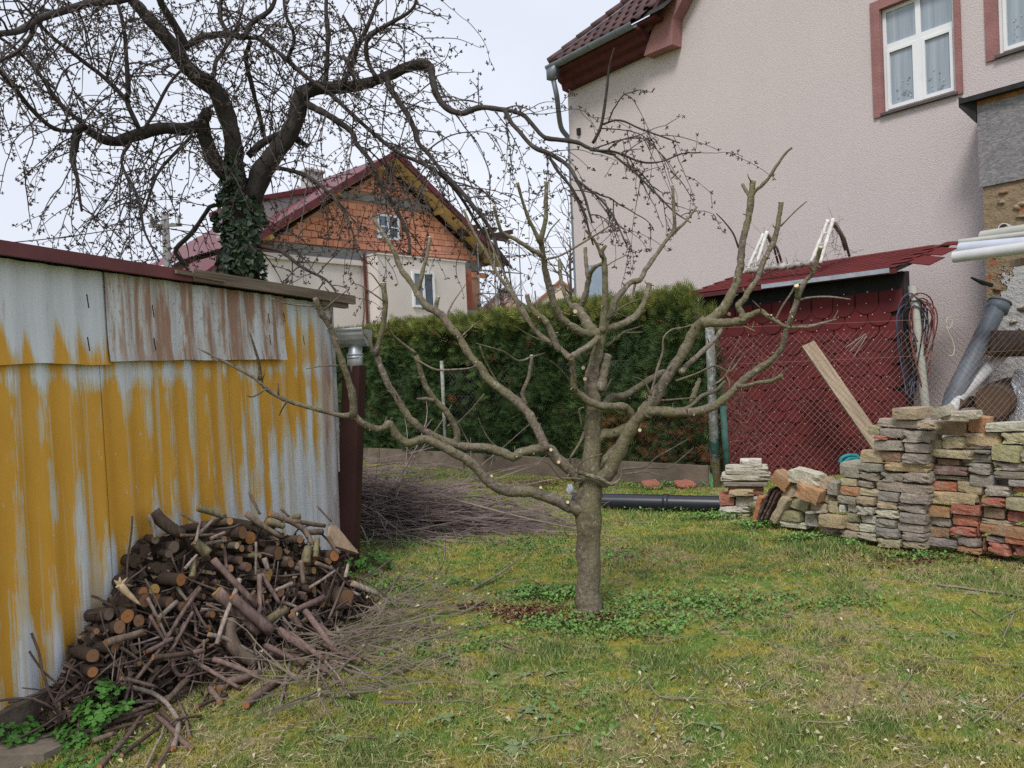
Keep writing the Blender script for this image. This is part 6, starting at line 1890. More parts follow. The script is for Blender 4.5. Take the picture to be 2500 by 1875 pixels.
stick_between([(1648, 548), (1665, 420)], 25, 'g', 'o', 'thinner green-barked log beside the orange-ended one', .05, name='log', cat='log')
stick_between([(1280, 1105), (1000, 850)], 44, 'r', 'o', 'thick purple-brown branch with a round orange end in the middle of the heap', .12, name='log', cat='log')
stick_between([(1015, 1000), (1010, 1120), (1080, 1230), (1200, 1310)], 58, 'm', 'o', 'stout crooked stump with a sawn orange top low in the heap', .06, name='log', cat='log')
m = MB()                                            # bleached antler-like root
c0 = hp(H_[0] + 200 * H_[2], H_[1] + 775 * H_[2], .1)
def hq(a, b, l=.1): return hp(H_[0] + a * H_[2], H_[1] + b * H_[2], l) - c0
m.tube(crom([tuple(hq(350, 915)), tuple(hq(270, 845)), tuple(hq(200, 775))], 4), [.003, .007, .01, .013, .015, .016, .018, .019, .02], 7, lump=.2)
for (a, b) in ((150, 750), (190, 725), (245, 730), (160, 800)): m.tube([hq(205, 780), hq((a + 205) / 2, (b + 775) / 2, .11), hq(a, b, .12)], [.013, .008, .002], 6)
m.obj('root_stick', simple('bleached_wood', (.50, .38, .24), .2, 30, .8, .3), loc=c0, smooth=True, label='bleached cream forked root on the left slope of the firewood heap', cat='root')
m = MB(); pl_ = [hp(H_[0] + a * H_[2], H_[1] + b * H_[2], .13) for a, b in ((1705, 350), (1740, 345), (1905, 548), (1745, 500), (1695, 420))]
c0 = pl_[0].copy(); m.prism([p - c0 for p in pl_], hn * -.03)
m.obj('split_board', simple('split_pale_wood', (.29, .215, .145), .3, 14, .85, .6, 40, .008), loc=c0, label='flat split board at the top right end of the firewood heap', cat='board')
m = MB()                                            # dark core of the heap; shade between the logs is in its colour
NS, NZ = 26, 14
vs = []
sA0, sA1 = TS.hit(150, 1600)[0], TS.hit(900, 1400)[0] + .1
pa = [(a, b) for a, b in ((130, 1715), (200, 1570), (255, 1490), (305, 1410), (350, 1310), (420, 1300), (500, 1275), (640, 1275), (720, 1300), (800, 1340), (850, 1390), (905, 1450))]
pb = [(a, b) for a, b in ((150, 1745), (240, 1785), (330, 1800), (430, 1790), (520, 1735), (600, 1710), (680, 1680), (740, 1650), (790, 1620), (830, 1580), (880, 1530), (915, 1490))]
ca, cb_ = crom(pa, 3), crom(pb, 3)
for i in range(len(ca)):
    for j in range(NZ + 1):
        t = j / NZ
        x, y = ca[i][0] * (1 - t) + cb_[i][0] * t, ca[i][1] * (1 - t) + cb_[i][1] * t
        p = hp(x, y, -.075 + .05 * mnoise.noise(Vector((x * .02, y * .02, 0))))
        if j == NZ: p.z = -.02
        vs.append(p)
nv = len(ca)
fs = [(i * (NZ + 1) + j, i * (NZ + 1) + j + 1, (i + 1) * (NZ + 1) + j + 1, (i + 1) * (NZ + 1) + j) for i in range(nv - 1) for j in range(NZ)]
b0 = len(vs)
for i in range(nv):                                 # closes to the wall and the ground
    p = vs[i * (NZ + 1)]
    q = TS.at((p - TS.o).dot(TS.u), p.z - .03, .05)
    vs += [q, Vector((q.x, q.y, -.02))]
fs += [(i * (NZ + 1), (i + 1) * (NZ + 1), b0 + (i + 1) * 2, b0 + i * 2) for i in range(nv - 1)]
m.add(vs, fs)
m.obj('heap_dark_core', simple('heap_dark_core', (.055, .038, .03), .5, 16, .95, 1.0, 30, .04, coord='pos'), label='dark core filling the firewood heap, shade between the logs painted in', cat='infill', kind='stuff')
# bark flakes and chips
fx, fn_ = [], []
V_, F_ = [], []
for k in range(2600):
    i = rk.randrange(nv); t = rk.random()
    x, y = ca[i][0] * (1 - t) + cb_[i][0] * t, ca[i][1] * (1 - t) + cb_[i][1] * t
    p = hp(x, y, rk.uniform(-.10, -.01)); u_ = Vector((rk.gauss(0, 1), rk.gauss(0, 1), rk.gauss(0, 1))).normalized(); w_ = u_.cross(hn + Vector((rk.gauss(0, .5), rk.gauss(0, .5), rk.gauss(0, .5)))).normalized()
    if out_of_wall(p) < .06: continue
    a_, b_ = rk.uniform(.012, .05), rk.uniform(.006, .016); c_ = len(V_)
    V_ += [p - u_ * a_ - w_ * b_, p + u_ * a_ - w_ * b_ * .5, p + u_ * a_ + w_ * b_, p - u_ * a_ * .8 + w_ * b_]; F_.append((c_, c_ + 1, c_ + 2, c_ + 3)); fn_.append(rk.random())
link('bark_flakes', soup('bark_flakes', [tuple(q) for q in V_], F_, M_flake, False, {'rnd': ('FACE', fn_)}), label='loose bark flakes and splinters between the logs of the heap', cat='bark', kind='stuff')
# small twigs caught all over the heap
m = MB()
for k in range(170):
    i = rk.randrange(nv); t = rk.random()
    x, y = ca[i][0] * (1 - t) + cb_[i][0] * t, ca[i][1] * (1 - t) + cb_[i][1] * t
    p = hp(x, y, rk.uniform(-.04, .04)); d = Vector((rk.gauss(0, 1), rk.gauss(0, 1), rk.gauss(0, .5))); d = (d - hn * d.dot(hn) * .96).normalized()
    ln_ = rk.uniform(.08, .38); ps = [p]
    for e in range(4): d = (d + Vector((rk.gauss(0, .15), rk.gauss(0, .15), rk.gauss(0, .15)))).normalized(); ps.append(ps[-1] + d * ln_ / 4)
    if min(out_of_wall(q) for q in ps) < .03 or min(q.z for q in ps) < 0: continue
    m.tube(ps, [rk.uniform(.003, .008)] * 5, 5)
m.obj('heap_twigs', simple('twig_purple', (.10, .072, .064), .5, 7, .85, .3, coord='pos'), smooth=True, label='small twigs tangled through the firewood heap', cat='twigs', kind='stuff')

# ================================================================ brushwood
M_brush = simple('brush_twig', (.22, .17, .16), .55, 3.5, .8, 0, coord='pos')
M_brush2 = simple('brush_twig_grey', (.20, .165, .13), .4, 4, .8, 0, coord='pos')
m = MB()
c0, c1 = G(800, 1290), G(1440, 1275)
ax = (c1 - c0); axl = ax.length; ax.normalize(); sd_ = Vector((-ax.y, ax.x, 0))
for k in range(820):
    t = rk.random() ** 1.25
    wid = .85 * (1 - .5 * t); hgt = .74 * max(.05, (1 - t * 1.0)) ** .8
    q = rk.gauss(0, .38)
    z = abs(rk.gauss(.5, .32)) * hgt * max(.1, 1 - q * q * 1.2)
    p = c0 + ax * (t * axl * .66 - .25) + sd_ * (q * wid) + Vector((0, 0, .01 + z))
    d = (ax + sd_ * rk.gauss(-.12, .26) + Vector((0, 0, rk.gauss(-.02, .14)))).normalized()
    if rk.random() < .14: d = (ax * rk.uniform(-.3, 1) + sd_ * rk.gauss(0, .9) + Vector((0, 0, rk.gauss(.05, .3)))).normalized()
    ln_ = rk.uniform(.4, 1.6); r = rk.uniform(.0035, .0085) if rk.random() < .93 else .012
    ps = [p]
    for e in range(8):
        d = (d + Vector((rk.gauss(0, .06), rk.gauss(0, .06), rk.gauss(-.015, .06)))).normalized()
        nx_ = ps[-1] + d * ln_ / 8
        nx_.z = max(nx_.z, .012)
        ps.append(nx_)
        if rk.random() < .10:
            s2 = (d + Vector((rk.gauss(0, .6), rk.gauss(0, .6), rk.gauss(.1, .5)))).normalized(); m.tube([nx_, nx_ + s2 * rk.uniform(.05, .2), nx_ + s2 * rk.uniform(.2, .4) + Vector((0, 0, -.01))], [r * .7, r * .6, .0012], 3, (False, False))
    m.tube(ps, [max(.0012, r * (1 - .08 * i)) for i in range(9)], 4, (False, False))
m.obj('brushwood_heap', M_brush, label='long low heap of thin prunings behind the tin shed corner', cat='brushwood', kind='stuff')
for k, (pts, w_, lab) in enumerate((([(855, 1148, .45), (930, 1170, .42), (1010, 1188, .4), (1130, 1225, .3), (1270, 1262, .18), (1400, 1290, .1), (1500, 1312, .04)], 10, 'long pale pruned branch lying along the top of the brushwood heap'),
                       ([(1060, 1195, .3), (1180, 1215, .25), (1300, 1245, .2), (1420, 1285, .08)], 8, 'second long branch lying on the right half of the brushwood heap'),
                       ([(900, 1310, .05), (1000, 1295, .1), (1080, 1280, .15), (1200, 1255, .2)], 6, 'thin branch crossing the foot of the brushwood heap'),
                       ([(870, 1145, .55), (980, 1130, .5), (1080, 1135, .42), (1200, 1160, .25)], 6, 'dark thin branch arching over the back of the brushwood heap'),
                       ([(1150, 1440, .02), (1220, 1400, .04), (1260, 1370, .05), (1290, 1340, .06)], 6, 'forked twig on the grass in front of the brushwood heap'))):
    P3 = [G(a, b, z) for a, b, z in pts]
    q = crom([tuple(p) for p in P3], 5); r = w_ * .5 / F * 7
    m = MB(); o0 = Vector(q[0]); m.tube([Vector(p) - o0 for p in q], [max(.002, r * (1 - .7 * i / len(q))) for i in range(len(q))], 6, lump=.1)
    for i in range(4, len(q), 4):
        s2 = Vector((rk.gauss(0, 1), rk.gauss(0, .5), abs(rk.gauss(0, .8)))).normalized(); b0_ = Vector(q[i]) - o0; m.tube([b0_, b0_ + s2 * .12, b0_ + s2 * .22 + Vector((.04, 0, 0))], [.003, .0025, .0012], 4)
    m.obj('pruned_branch', M_brush2, loc=o0, smooth=True, label=lab, cat='branch')
# loose brush at the right foot of the firewood heap
m = MB(); bl = MB()
for k in range(230):
    x = rk.gauss(900, 100); y = 1560 + (900 - x) * .28 + rk.gauss(0, 70)
    if x < 640: continue
    g = G(x, min(1780, max(1400, y)), 0)
    d = (Vector((1, .32, 0)) * rk.choice([1, -1]) + Vector((rk.gauss(0, .55), rk.gauss(0, .55), 0))).normalized()
    z = abs(rk.gauss(0, .07)) * max(.15, 1 - abs(x - 830) / 260)
    ps = [g + Vector((0, 0, .015 + z))]; ln_ = rk.uniform(.25, .9); r = rk.uniform(.0025, .006)
    if x > 960: ln_ *= .6
    if rk.random() < .15: d.z = rk.uniform(.1, .5)
    for e in range(7):
        d = (d + Vector((rk.gauss(0, .2), rk.gauss(0, .2), rk.gauss(-.02, .1)))).normalized(); q = ps[-1] + d * ln_ / 7; q.z = max(.01, q.z); ps.append(q)
        if rk.random() < .12:
            s2 = (d + Vector((rk.gauss(0, .8), rk.gauss(0, .8), rk.gauss(.2, .5)))).normalized(); m.tube([q, q + s2 * .08, q + s2 * .17], [r * .7, r * .6, .0012], 3, (False, False))
    if min(out_of_wall(q) for q in ps) < .05: continue
    m.tube(ps, [max(.0013, r * (1 - .09 * i)) for i in range(8)], 4, (False, False))
    if rk.random() < .22:
        c_ = ps[-1]
        for e in range(3):
            b = Vector((rk.gauss(0, 1), rk.gauss(0, 1), rk.gauss(.4, .7))).normalized() * rk.uniform(.008, .018); o_2 = b.orthogonal() * .5
            bl.add([c_, c_ + b + o_2, c_ + b * 1.5, c_ + b - o_2], [(0, 1, 2, 3)])
m.obj('loose_brush', M_brush2, label='tangle of thin grey prunings at the right foot of the firewood heap', cat='brushwood', kind='stuff')
bl.obj('pale_leaf_buds', simple('pale_bud', (.42, .40, .22), .2, 20, .8, 0, coord='pos'), label='pale opening leaf buds on the loose prunings', cat='buds', kind='stuff')
# ---------------------------------------------------------------- sticks on the lawn
SK1 = (1600, 1200, .4069); SK2 = (800, 1200, .4069)
LS = """1 1690,560 1900,585 2260,636 22;1 1890,705 2010,780 9;1 2230,685 2150,720 2050,775 8;1 2150,740 2120,800 2085,880 13;1 1820,820 2000,865 10;1 20,1230 280,1240 480,1275 680,1250 9;1 235,1040 330,1120 380,1200 7;1 720,1110 620,1170 525,1180 7;1 970,1180 1080,1245 970,1310 8;1 1180,1280 1220,1150 1280,1075 9;1 1460,1200 1530,1110 1580,1030 1700,1000 9;1 880,1380 1150,1380 1350,1350 11;1 2230,1190 2030,1370 11;1 1990,1035 2230,1045 7;1 780,740 1010,760 1130,790 8;1 640,830 830,790 8;1 0,910 150,880 280,850 9;1 470,1040 560,960 640,910 7;1 950,950 1110,920 9;1 1290,440 1500,415 1700,440 6;1 1480,1520 1700,1540 7;1 1910,1390 2010,1320 7;1 590,700 690,690 9;1 820,1020 960,995 7;1 1370,905 1470,940 7;
2 970,880 1130,950 1290,970 14;2 970,890 915,965 8;2 1240,1495 1380,1465 1520,1450 14;2 920,1180 925,1280 9;2 1230,1255 1260,1310 1360,1340 8;2 1690,970 1880,1055 9;2 1690,1030 1850,1055 6;2 1400,1140 1500,1240 8;2 1920,1150 2000,1230 2212,1240 9;2 1980,1290 1940,1390 12;2 100,1390 240,1310 350,1370 10;2 -20,1460 300,1480 9;2 340,1420 370,1330 440,1310 8;2 1320,740 1380,680 12;2 1210,1220 1290,1215 7;2 1900,860 2100,880 8;2 1730,180 1960,190 8;2 -40,1410 130,1420 300,1480 8;2 300,1010 640,760 10;2 170,900 380,880 650,760 12;2 0,1180 300,1010 560,880 960,800 11"""
for t in LS.replace('\n', '').split(';'):
    q = t.split(); o_ = SK1 if q[0] == '1' else SK2
    pts = [tuple(float(e) for e in s.split(',')) for s in q[1:-1]]; wd = float(q[-1]) * o_[2]
    P3 = [G(o_[0] + a * o_[2], o_[1] + b * o_[2], .018) for a, b in pts]
    dep = (P3[0] - CAM).dot(fw); r = max(.0026, wd * .5 / F * dep * .85)
    qq = crom([tuple(p) for p in P3], 5); o0 = Vector(qq[0])
    m = MB(); m.tube([Vector(p) - o0 + Vector((0, 0, .006 * mnoise.noise(Vector(p) * 9))) for p in qq], [r * (1 - .45 * i / len(qq)) for i in range(len(qq))], 6, lump=.15)
    thick = wd > 8
    lab = 'thick straight pole lying on the lawn at the right edge' if thick else ('thin dry stick lying on the open lawn' if q[0] == '1' else 'thin dry stick lying on the grass before the apple tree')
    m.obj('lawn_stick', M_brush2, loc=o0, smooth=True, label=lab, cat='stick', group=None if thick else ('sticks on the open lawn' if q[0] == '1' else 'sticks before the apple tree'))

# ================================================================ green plants at the lower left, by the wall
def leafy_plant(cx, cy, rad, hgt, nl, size, label, seed):
    g = G(cx, cy); rr = random.Random(seed)
    root = empty('leafy_plant', g, label, 'plant')
    st = MB(); lf = MB()
    for k in range(nl):
        a = rr.uniform(0, 6.283); q = rad * math.sqrt(rr.random()); h = hgt * (1 - .6 * (q / rad) ** 2) * rr.uniform(.4, 1)
        b = g + Vector((math.cos(a) * q * .5, math.sin(a) * q * .5, 0)); t = g + Vector((math.cos(a) * q, math.sin(a) * q, h))
        if out_of_wall(t) < .06: continue
        st.tube([b, b.lerp(t, .6) + Vector((0, 0, .02)), t], [.002, .0017, .0013], 3, (False, False))
        up_ = (Vector((math.cos(a) * .4, math.sin(a) * .4, 1)) + Vector((rr.gauss(0, .25), rr.gauss(0, .25), 0))).normalized()
        u_ = up_.orthogonal().normalized(); w_ = up_.cross(u_)
        for l3 in range(3):                          # three lobed leaflets
            an0 = l3 * 2.1 + rr.uniform(-.3, .3); s = size * rr.uniform(.7, 1.2)
            e = u_ * math.cos(an0) + w_ * math.sin(an0); f_ = up_.cross(e)
            c = t + e * s * .5
            vs = [t, c - f_ * s * .32 - e * s * .1, c - f_ * s * .18 + e * s * .1, c - f_ * s * .42 + e * s * .28, c + e * s * .55 - up_ * s * .1, c + f_ * s * .42 + e * s * .28, c + f_ * s * .18 + e * s * .1, c + f_ * s * .32 - e * s * .1]
            lf.add(vs, [(0, 1, 2), (0, 2, 3, 4), (0, 4, 5, 6), (0, 6, 7)])
    part(root, 'stems', st, M_weed, kind='stuff'); part(root, 'leaves', lf, M_plant, kind='stuff')
M_plant = simple('celandine_leaf', (.055, .15, .025), .5, 14, .55, 0, coord='pos', spec=.3)
leafy_plant(245, 1775, .15, .24, 90, .04, 'bright green lobed-leaf plant beside the firewood heap', 1)
leafy_plant(180, 1810, .13, .10, 45, .03, 'lower green plant between the firewood and the paving stone', 2)
leafy_plant(240, 1850, .2, .04, 50, .026, 'low spreading green plant at the bottom left of the lawn', 3)
leafy_plant(12, 1840, .14, .22, 90, .04, 'dark leafy plant at the extreme left by the tin shed', 4)
leafy_plant(880, 1395, .3, .2, 120, .04, 'weedy plant at the foot of the brown downpipe', 5)

# ================================================================ things along the fences
M_blackpipe = simple('black_plastic', (.018, .02, .028), .2, 4, .35, .05, spec=.5)
m = MB(); a, b = G(1400, 1222, .085), G(1800, 1232, .085)
d = (b - a).normalized(); L_ = (b - a).length
ps = [a + d * (L_ * i / 40) for i in range(41)]
m.tube([p - a for p in ps], [.083 + (.0025 if i % 2 else 0) for i in range(41)], 18)
pp = m.obj('black_pipe', M_blackpipe, loc=a, smooth=True, label='long black plastic drain pipe lying on the grass by the hedge', cat='pipe')
m = MB(); m.tube([d * 1.0, d * 1.06], .095, 18); o = m.obj('pipe_collar', M_blackpipe, pp, True)
m = MB(); g = G(1392, 1208)
for k in range(5): m.tube([Vector((.02 * math.cos(k), .02 * math.sin(k * 2), .005)), Vector((.03 * math.cos(k * 1.7), .03 * math.sin(k), .06)), Vector((.02 * math.cos(k * 3), .02 * math.sin(k), .13))], [.018, .024, .008], 10, lump=.2, seed=k)
m.obj('plastic_bag', simple('white_plastic', (.36, .38, .42), .1, 9, .4, .2), loc=g, smooth=True, label='small crumpled white plastic bag beside the apple trunk', cat='bag')
for k, (x, y, w_) in enumerate(((1590, 1192, .2), (1672, 1192, .22))):
    g = G(x, y); link('clay_tile', BM[4 + k], mw=Matrix.Translation(g + Vector((0, 0, .05))) @ Matrix.Rotation(.25, 4, 'X') @ Matrix.Rotation(.2, 4, 'Z') @ Matrix.Diagonal((w_, .2, .05, 1)), color=COL['red'],
                      label='red clay tile piece behind the black pipe, %s' % ('nearer the apple tree' if k == 0 else 'nearer the fence post'), cat='tile')
g = G(1735, 1192); root = empty('tulip_plant', g, 'few broad green leaves at the end of the black pipe', 'plant')
m = MB()
for k, (dx, h) in enumerate(((-.12, .12), (.03, .2), (.09, .12), (-.03, .3))): m.add([g, g + Vector((dx * .6 - .025, 0, h * .6)), g + Vector((dx, .02, h)), g + Vector((dx * .6 + .03, 0, h * .55))], [(0, 1, 2, 3)])
part(root, 'leaves', m, simple('tulip_leaf', (.10, .22, .09), .2, 9, .5, 0, coord='pos'))
# plank leaning on the red shed
def beam(name, pa_, pb_, w_, t_, mat, label, cat, side=None):
    d = (pb_ - pa_); L_ = d.length; d.normalize(); s = side or Vector((0, -1, 0)); s = (s - d * s.dot(d)).normalized(); w3 = d.cross(s)
    M3 = Matrix(((w3.x, s.x, d.x), (w3.y, s.y, d.y), (w3.z, s.z, d.z))).to_4x4()
    m = MB(); m.box((0, 0, 0), (w_, t_, L_))
    o = link(name, m.mesh(name, mat), mw=Matrix.Translation((pa_ + pb_) / 2) @ M3); tag(o, label, cat); return o
n = NB('old_plank', .9, .1); v = n.coord('Object'); g_ = n.noise(n.map(v, (22, 22, 1.4)), 1, 5, .7)
n.col(n.ramp(g_, [(.3, (.22, .165, .115)), (.55, (.36, .29, .21)), (.8, (.46, .38, .28))])).bump(g_, .4, .004); M_plank = n.m
pb0 = P(2135, 1075, 9.95); pb1 = P(1972, 840, 10.6)
beam('plank', pb0 + (pb0 - pb1) * .35, pb1, .19, .045, M_plank, 'pale wooden plank leaning against the red shed behind the fence', 'plank', F2.n)
def pipe(name, pts, r, mat, label, cat='pipe', seg=14, collar=None, hollow=True):
    o0 = Vector(pts[0]); m = MB(); q = [Vector(p) - o0 for p in pts]
    m.tube(q, r, seg, (not hollow, not hollow))
    m.tube(q, r * .82, seg, (False, False))
    for e in (0, -1):
        d = (q[e] - q[1 if e == 0 else -2]).normalized(); a = d.orthogonal().normalized(); b = d.cross(a)
        vs = [q[e] + (a * math.cos(t) + b * math.sin(t)) * rr for rr in (r, r * .82) for t in np.arange(seg) * 2 * math.pi / seg]
        m.add(vs, [(i, (i + 1) % seg, seg + (i + 1) % seg, seg + i) for i in range(seg)])
    o = m.obj(name, mat, loc=o0, smooth=True, label=label, cat=cat)
    if collar:
        d = (q[-1] - q[0]).normalized(); c = MB(); c.tube([q[-1] - d * collar, q[-1] - d * .01], r * 1.16, seg); c.tube([q[-1] - d * .02, q[-1]], r * 1.26, seg); c.obj('socket', mat, o, True)
    return o
M_pvc = simple('grey_pvc', (.40, .40, .36), .12, 3, .5, .05, coord='pos'); M_pvcd = simple('dark_grey_pvc', (.13, .15, .18), .2, 4, .45, .05, coord='pos'); M_pvcw = simple('white_pvc', (.52, .52, .53), .1, 3, .4, .05, coord='pos'); M_pvcb = simple('pale_blue_pvc', (.45, .48, .55), .1, 3, .4, .05, coord='pos')
gp = P(2262, 1050, 9.9); pipe('pipe', [Vector((gp.x + .05, gp.y, 0)), P(2260, 1000, 9.9), P(2228, 698, 9.95)], .055 * 1.0, M_pvc, 'light grey plastic pipe standing upright at the shed corner')
pipe('pipe', [P(2300, 1020, 9.8) + Vector((-.15, 0, -.8)), P(2330, 965, 9.85), P(2442, 736, 10.1)], .115, M_pvcd, 'dark grey drain pipe with a socket leaning behind the fence', collar=.16)
pipe('pipe', [P(2290, 1020, 9.75) + Vector((-.3, 0, -.75)), P(2335, 975, 9.8), P(2450, 860, 10.2)], .082, M_pvcw, 'white plastic pipe leaning low beside the dark grey one')
for k, (a, b, r, mt, lab) in enumerate((((2398, 578), (2600, 548), .075, M_pvc, 'thick light grey pipe, uppermost of the raised pipes at the right'), ((2342, 591), (2600, 560), .035, M_pvc, 'thin grey pipe beside the uppermost raised pipe'), ((2343, 607), (2600, 585), .075, M_pvcb, 'pale blue-grey pipe, middle of the raised pipes'), ((2328, 628), (2600, 592), .07, M_pvcw, 'white pipe, lowest of the raised pipes at the right'))):
    pipe('pipe', [P(a[0], a[1], 9.6 - .06 * k), P(b[0], b[1], 8.7 - .06 * k)], r, mt, lab)
rkp = P(2590, 620, 8.55)
m = MB(); m.tube([(rkp.x, rkp.y, 0), (rkp.x, rkp.y, rkp.z + .05)], .05, 8); rr_o = empty('pipe_trestle', (rkp.x, rkp.y, 0), 'wooden trestle carrying the raised pipes', 'trestle'); part(rr_o, 'post', m, M_plank)
m = MB(); m.box((rkp.x, rkp.y + .2, rkp.z), (.1, 1.2, .08)); part(rr_o, 'crossbar', m, M_plank)
pipe('pipe_elbow', [P(2450, 556, 9.5), P(2462, 560, 9.8)], .06, M_pvcw, 'short white pipe end lying on top of the raised pipes', 'pipe')
m = MB(); q = [P(2372, 678, 9.7), P(2398, 690, 9.9), P(2420, 696, 10.2)]; o0 = q[0].copy(); m.tube([p - o0 for p in q], [.012, .03, .03], 8); m.obj('hook', M_black, loc=o0, smooth=True, label='dark iron hook sticking out of the outbuilding wall', cat='hook')
def big_log(pts, r, ec, label, off=None):
    o0 = Vector(pts[0]); q = [Vector(p) - o0 for p in pts]; m = MB()
    m.tube([q[0].lerp(q[-1], i / 6) for i in range(7)], r, 16, lump=.1)
    o = link('log', m.mesh('log', M_bark, True), loc=o0, color=(.11, .085, .07), label=label, cat='log')
    d = (q[0] - q[-1]).normalized(); xa = d.orthogonal().normalized(); ya = d.cross(xa); M3 = Matrix(((xa.x, ya.x, d.x), (xa.y, ya.y, d.y), (xa.z, ya.z, d.z))).to_4x4()
    k = link('cut_face', LOGM[0][1], color=ec); k.parent = o; k.matrix_local = Matrix.Translation(d * .004) @ M3 @ Matrix.Diagonal((r * .97, r * .97, r, 1))
big_log([P(2424, 982, 9.8), P(2470, 960, 10.6)], .225, (.11, .08, .06), 'thick round log seen end-on behind the fence')
big_log([P(2336, 984, 9.75), P(2380, 980, 10.3)], .075, (.14, .09, .06), 'small round log beside the thick one')
big_log([P(2418, 838, 9.9), P(2640, 836, 9.8)], .17, (.16, .13, .10), 'dark barky log lying level above the white pipe')
n = NB('silver_tarp', .3, .5); v = n.pos(); f_ = n.noise(v, 4, 4, .6, 1.5); n.col(n.mix(f_, (.42, .46, .52), (.66, .68, .72))).bump(n.noise(v, 7, 4, .6, 2.0), 1.0, .06); n.b.inputs['Metallic'].default_value = .35; M_tarp = n.m
m = MB(); NU, NV = 26, 26; vs = []
for i in range(NU + 1):
    for j in range(NV + 1):
        a = i / NU; b = j / NV
        x = 2452 + a * 190 + (1 - b) * 0 + 26 * (1 - b) * (1 - a); y = 872 + b * 235 + 30 * (1 - a) * (1 - b)
        p = P(x, y, 9.85 - .35 * math.sin(a * 2.6)); q = p * 5
        p = p + Vector((0, -1, 0)) * (.10 * mnoise.noise(q) + .05 * mnoise.noise(q * 2.3))
        vs.append(p)
m.add(vs, [(i * (NV + 1) + j, (i + 1) * (NV + 1) + j, (i + 1) * (NV + 1) + j + 1, i * (NV + 1) + j + 1) for i in range(NU) for j in range(NV)])
o0 = Vector((vs[NV].x, vs[NV].y, 0)); m.v = [tuple(Vector(p) - o0) for p in m.v]
m.obj('silver_tarp', M_tarp, loc=o0, smooth=True, label='crumpled silver tarpaulin bundle behind the fence at the right edge', cat='tarpaulin')
# hoses hung at the shed corner
for k, (col, cx, nl, lab) in enumerate((((.16, .05, .045), 2262, 6, 'reddish garden hose coiled at the shed corner'), ((.02, .02, .022), 2240, 6, 'black cable coil hanging at the shed corner'), ((.06, .07, .11), 2232, 3, 'dark blue hose hanging beside the coils'))):
    m = MB(); rr = random.Random(k + 3); o0 = P(2235, 760, 9.95)
    for e in range(nl):
        rx, ry = rr.uniform(12, 30), rr.uniform(60, 135); cy = 725 + ry + rr.uniform(-10, 25); ph = rr.uniform(-.4, .4)
        pts = [P(cx - 10 + math.cos(t + ph) * rx + 12 * math.sin(t * 2), cy - math.sin(t) * ry, 9.97 + .08 * math.sin(t * 2 + e) - .03 * e / 3) - o0 for t in np.linspace(0, 6.283, 26)]
        m.tube(pts, .009, 6)
    m.obj('hose', simple('hose_%d' % k, col, .2, 5, .5, 0, coord='pos'), loc=o0, smooth=True, label=lab, cat='hose')
    if k == 2:
        pass
m = MB(); o0 = P(2318, 782, F2.n.dot(CAM - F2.o) and 9.45); q = [P(a, b, 9.45) - o0 for a, b in ((2310, 790), (2312, 778), (2320, 777), (2325, 788), (2318, 802), (2311, 797), (2316, 812), (2324, 828), (2330, 848), (2327, 866), (2316, 868))]
m.tube(crom([tuple(p) for p in q], 4), .0045, 6); m.obj('cord_loop', simple('pale_cord', (.50, .52, .36), .2, 9, .7, 0, coord='pos'), loc=o0, smooth=True, label='pale green-white cord looped over the top fence wire', cat='cord')
m = MB(); o0 = P(2065, 1120, 8.6); q = [P(a, b, 8.6) - o0 for a, b in ((2050, 1130), (2056, 1118), (2070, 1112), (2090, 1112), (2096, 1122), (2080, 1118), (2066, 1124), (2054, 1135))]
m.tube(crom([tuple(p) for p in q], 4), .022, 7, lump=.2); m.obj('teal_strap', simple('teal_plastic', (.02, .20, .22), .2, 12, .5, .2, coord='pos'), loc=o0, smooth=True, label='twisted teal plastic strap behind the brick stack', cat='strap')
# three thin sticks hanging in the mesh
for k, (a, b) in enumerate((((2065, 848), (2114, 815)), ((2075, 858), (2108, 822)), ((2084, 872), (2116, 820)))):
    pa_, pb_ = P(a[0], a[1], 9.5), P(b[0], b[1], 9.5); m = MB(); m.tube([Vector((0, 0, 0)), pb_ - pa_], .007, 5)
    m.obj('dry_stalk', M_brush, loc=pa_, label='dry stalk caught in the fence mesh, %s of three' % ('leftmost', 'middle', 'rightmost')[k], cat='stalk')
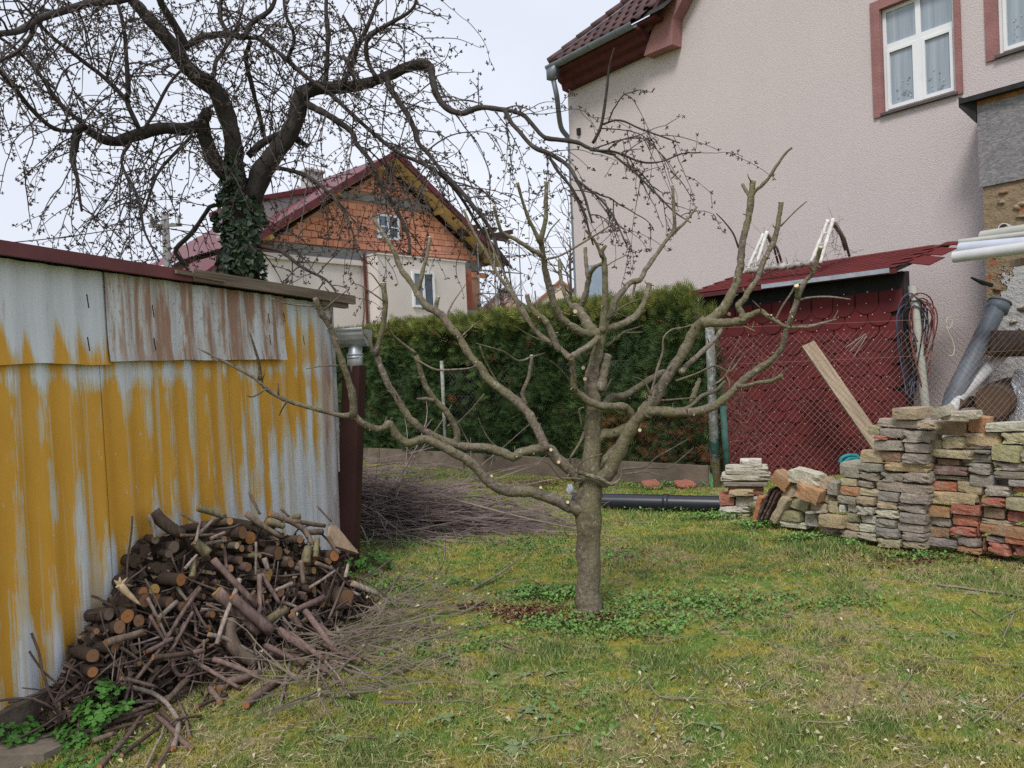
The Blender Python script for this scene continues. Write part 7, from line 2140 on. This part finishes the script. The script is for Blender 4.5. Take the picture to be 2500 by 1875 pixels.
# folded goal frames with netting on the shed roof
M_wrap = simple('white_wrapped_pole', (.60, .58, .55), .2, 14, .7, .3, coord='pos'); M_pole2 = simple('weathered_pole', (.20, .16, .14), .3, 8, .8, .2, coord='pos')
Z3 = (1640, 340, .2351)
def rq(a, b, off):
    s, z = RS.hit(Z3[0] + a * Z3[2], Z3[1] + b * Z3[2], off); return RS.at(s, z, off)
for k, (front, back, lab) in enumerate(((((990, 960, 870, 1330), (952, 985, 775, 1380)), ((1000, 985, 1150, 1305), (985, 1000, 1105, 1290)), 'smaller white-wrapped folding net frame on the red shed roof'),
                                 (((1625, 840, 1440, 1300), (1678, 828, 1540, 1290)), ((1700, 865, 1845, 1215), (1672, 880, 1800, 1150)), 'larger white-wrapped folding net frame on the red shed roof'))):
    ap = rq(front[0][0], front[0][1], -.45); root = empty('net_frame', ap, lab, 'net frame')
    for (a, b, c_, d_) in front:
        m = MB(); p0, p1 = rq(a, b, -.45), rq(c_, d_, -.15); N_ = 12
        m.tube([p0.lerp(p1, i / N_) for i in range(N_ + 1)], [.028 * (1 + .22 * (i % 3 == 0)) for i in range(N_ + 1)], 7, lump=.15); part(root, 'wrapped_leg', m, M_wrap, True)
    for (a, b, c_, d_) in back:
        m = MB(); p0, p1 = rq(a, b, -.5), rq(c_, d_, -1.0); m.tube([p0, p0.lerp(p1, .5) + Vector((.03, 0, .02)), p1], .02, 6); part(root, 'leg', m, M_pole2, True)
    for t in (.3, .55, .8):
        m = MB(); p0 = rq(*front[0][:2], -.45).lerp(rq(*front[0][2:], -.15), t); p1 = rq(*front[1][:2], -.45).lerp(rq(*front[1][2:], -.15), t); m.tube([p0, p1], .014, 5); part(root, 'rung', m, M_wrap)
    m = MB(); rr = random.Random(k)
    for e in range(34):
        t = rr.random(); s_ = rr.random(); p0 = rq(*front[1][:2], -.45).lerp(rq(*front[1][2:], -.15), t); p1 = rq(*back[0][:2], -.5).lerp(rq(*back[0][2:], -1.0), min(1, max(0, t + rr.uniform(-.25, .25))))
        c = p0.lerp(p1, s_); d_ = Vector((rr.gauss(0, .09), rr.gauss(0, .05), rr.gauss(0, .09))); m.tube([c, c + d_, c + d_ * 2 + Vector((0, 0, -.02))], .0035, 3)
    part(root, 'netting', m, M_pole2, kind='stuff')
m = MB(); o0 = rq(790, 1365, -.05); q = [rq(a, b, -.05) - o0 for a, b in ((790, 1362), (900, 1350), (1040, 1330), (1180, 1318), (1320, 1300), (1440, 1285))]
qq = crom([tuple(p) for p in q], 5); m.tube(qq, [.045 + .012 * math.sin(i * 1.9) for i in range(len(qq))], 8, lump=.4)
rr = random.Random(8)
for e in range(60): c = Vector(qq[rr.randrange(len(qq))]); d_ = Vector((rr.gauss(0, .05), rr.gauss(0, .03), rr.gauss(.03, .05))); m.tube([c, c + d_, c + d_ * 1.6 + Vector((.04, 0, -.04))], .006, 4)
m.obj('rolled_net', simple('grey_net', (.33, .31, .28), .5, 18, .9, .6, coord='pos'), loc=o0, smooth=True, label='rolled grey net lying along the edge of the red shed roof', cat='net')

# ---------------------------------------------------------------- labels by look and place for the many logs and sticks
def to_px(p):
    d = p - CAM; z = d.dot(fw)
    return 1250 + F * d.dot(rt) / z, 937.5 - F * d.dot(up) / z
def place_labels(objs, xb, yb, where, xw=('left', 'middle', 'right'), yw=('upper', 'middle', 'lower')):
    cells = {}
    for o in objs:
        x, y = to_px(o.matrix_world.translation if not o.parent else o.location)
        look = o['label'].split(' in the firewood')[0].split(' lying loose')[0].split(' on the firewood')[0].split(' lying on')[0]
        a = xw[sum(x > e for e in xb)]; b = yw[sum(y > e for e in yb)]
        cells.setdefault((look, a, b), []).append((x, o))
    for (look, a, b), q in cells.items():
        q.sort(key=lambda e: e[0])
        pl = 'centre' if (a, b) == ('middle', 'middle') else '%s %s' % (b, a)
        for k, (x, o) in enumerate(q):
            o['label'] = '%s in the %s of %s' % (look, pl, where) + (', %s from the left' % ORD[k] if len(q) > 1 else '')
bpy.context.view_layer.update()
heap = [o for o in C.objects if o.get('group') in ('cut logs of the firewood heap', 'loose sticks of the firewood heap')]
place_labels(heap, (260, 400, 540, 680), (1380, 1480, 1580), 'the firewood heap', ('far left', 'left', 'middle', 'right', 'far right'), ('top', 'upper', 'lower', 'bottom'))
lawn = [o for o in C.objects if o.get('group') in ('sticks on the open lawn', 'sticks before the apple tree')]
place_labels(lawn, (1300, 1950), (1560, 1700), 'the lawn', yw=('far', 'central', 'near'))
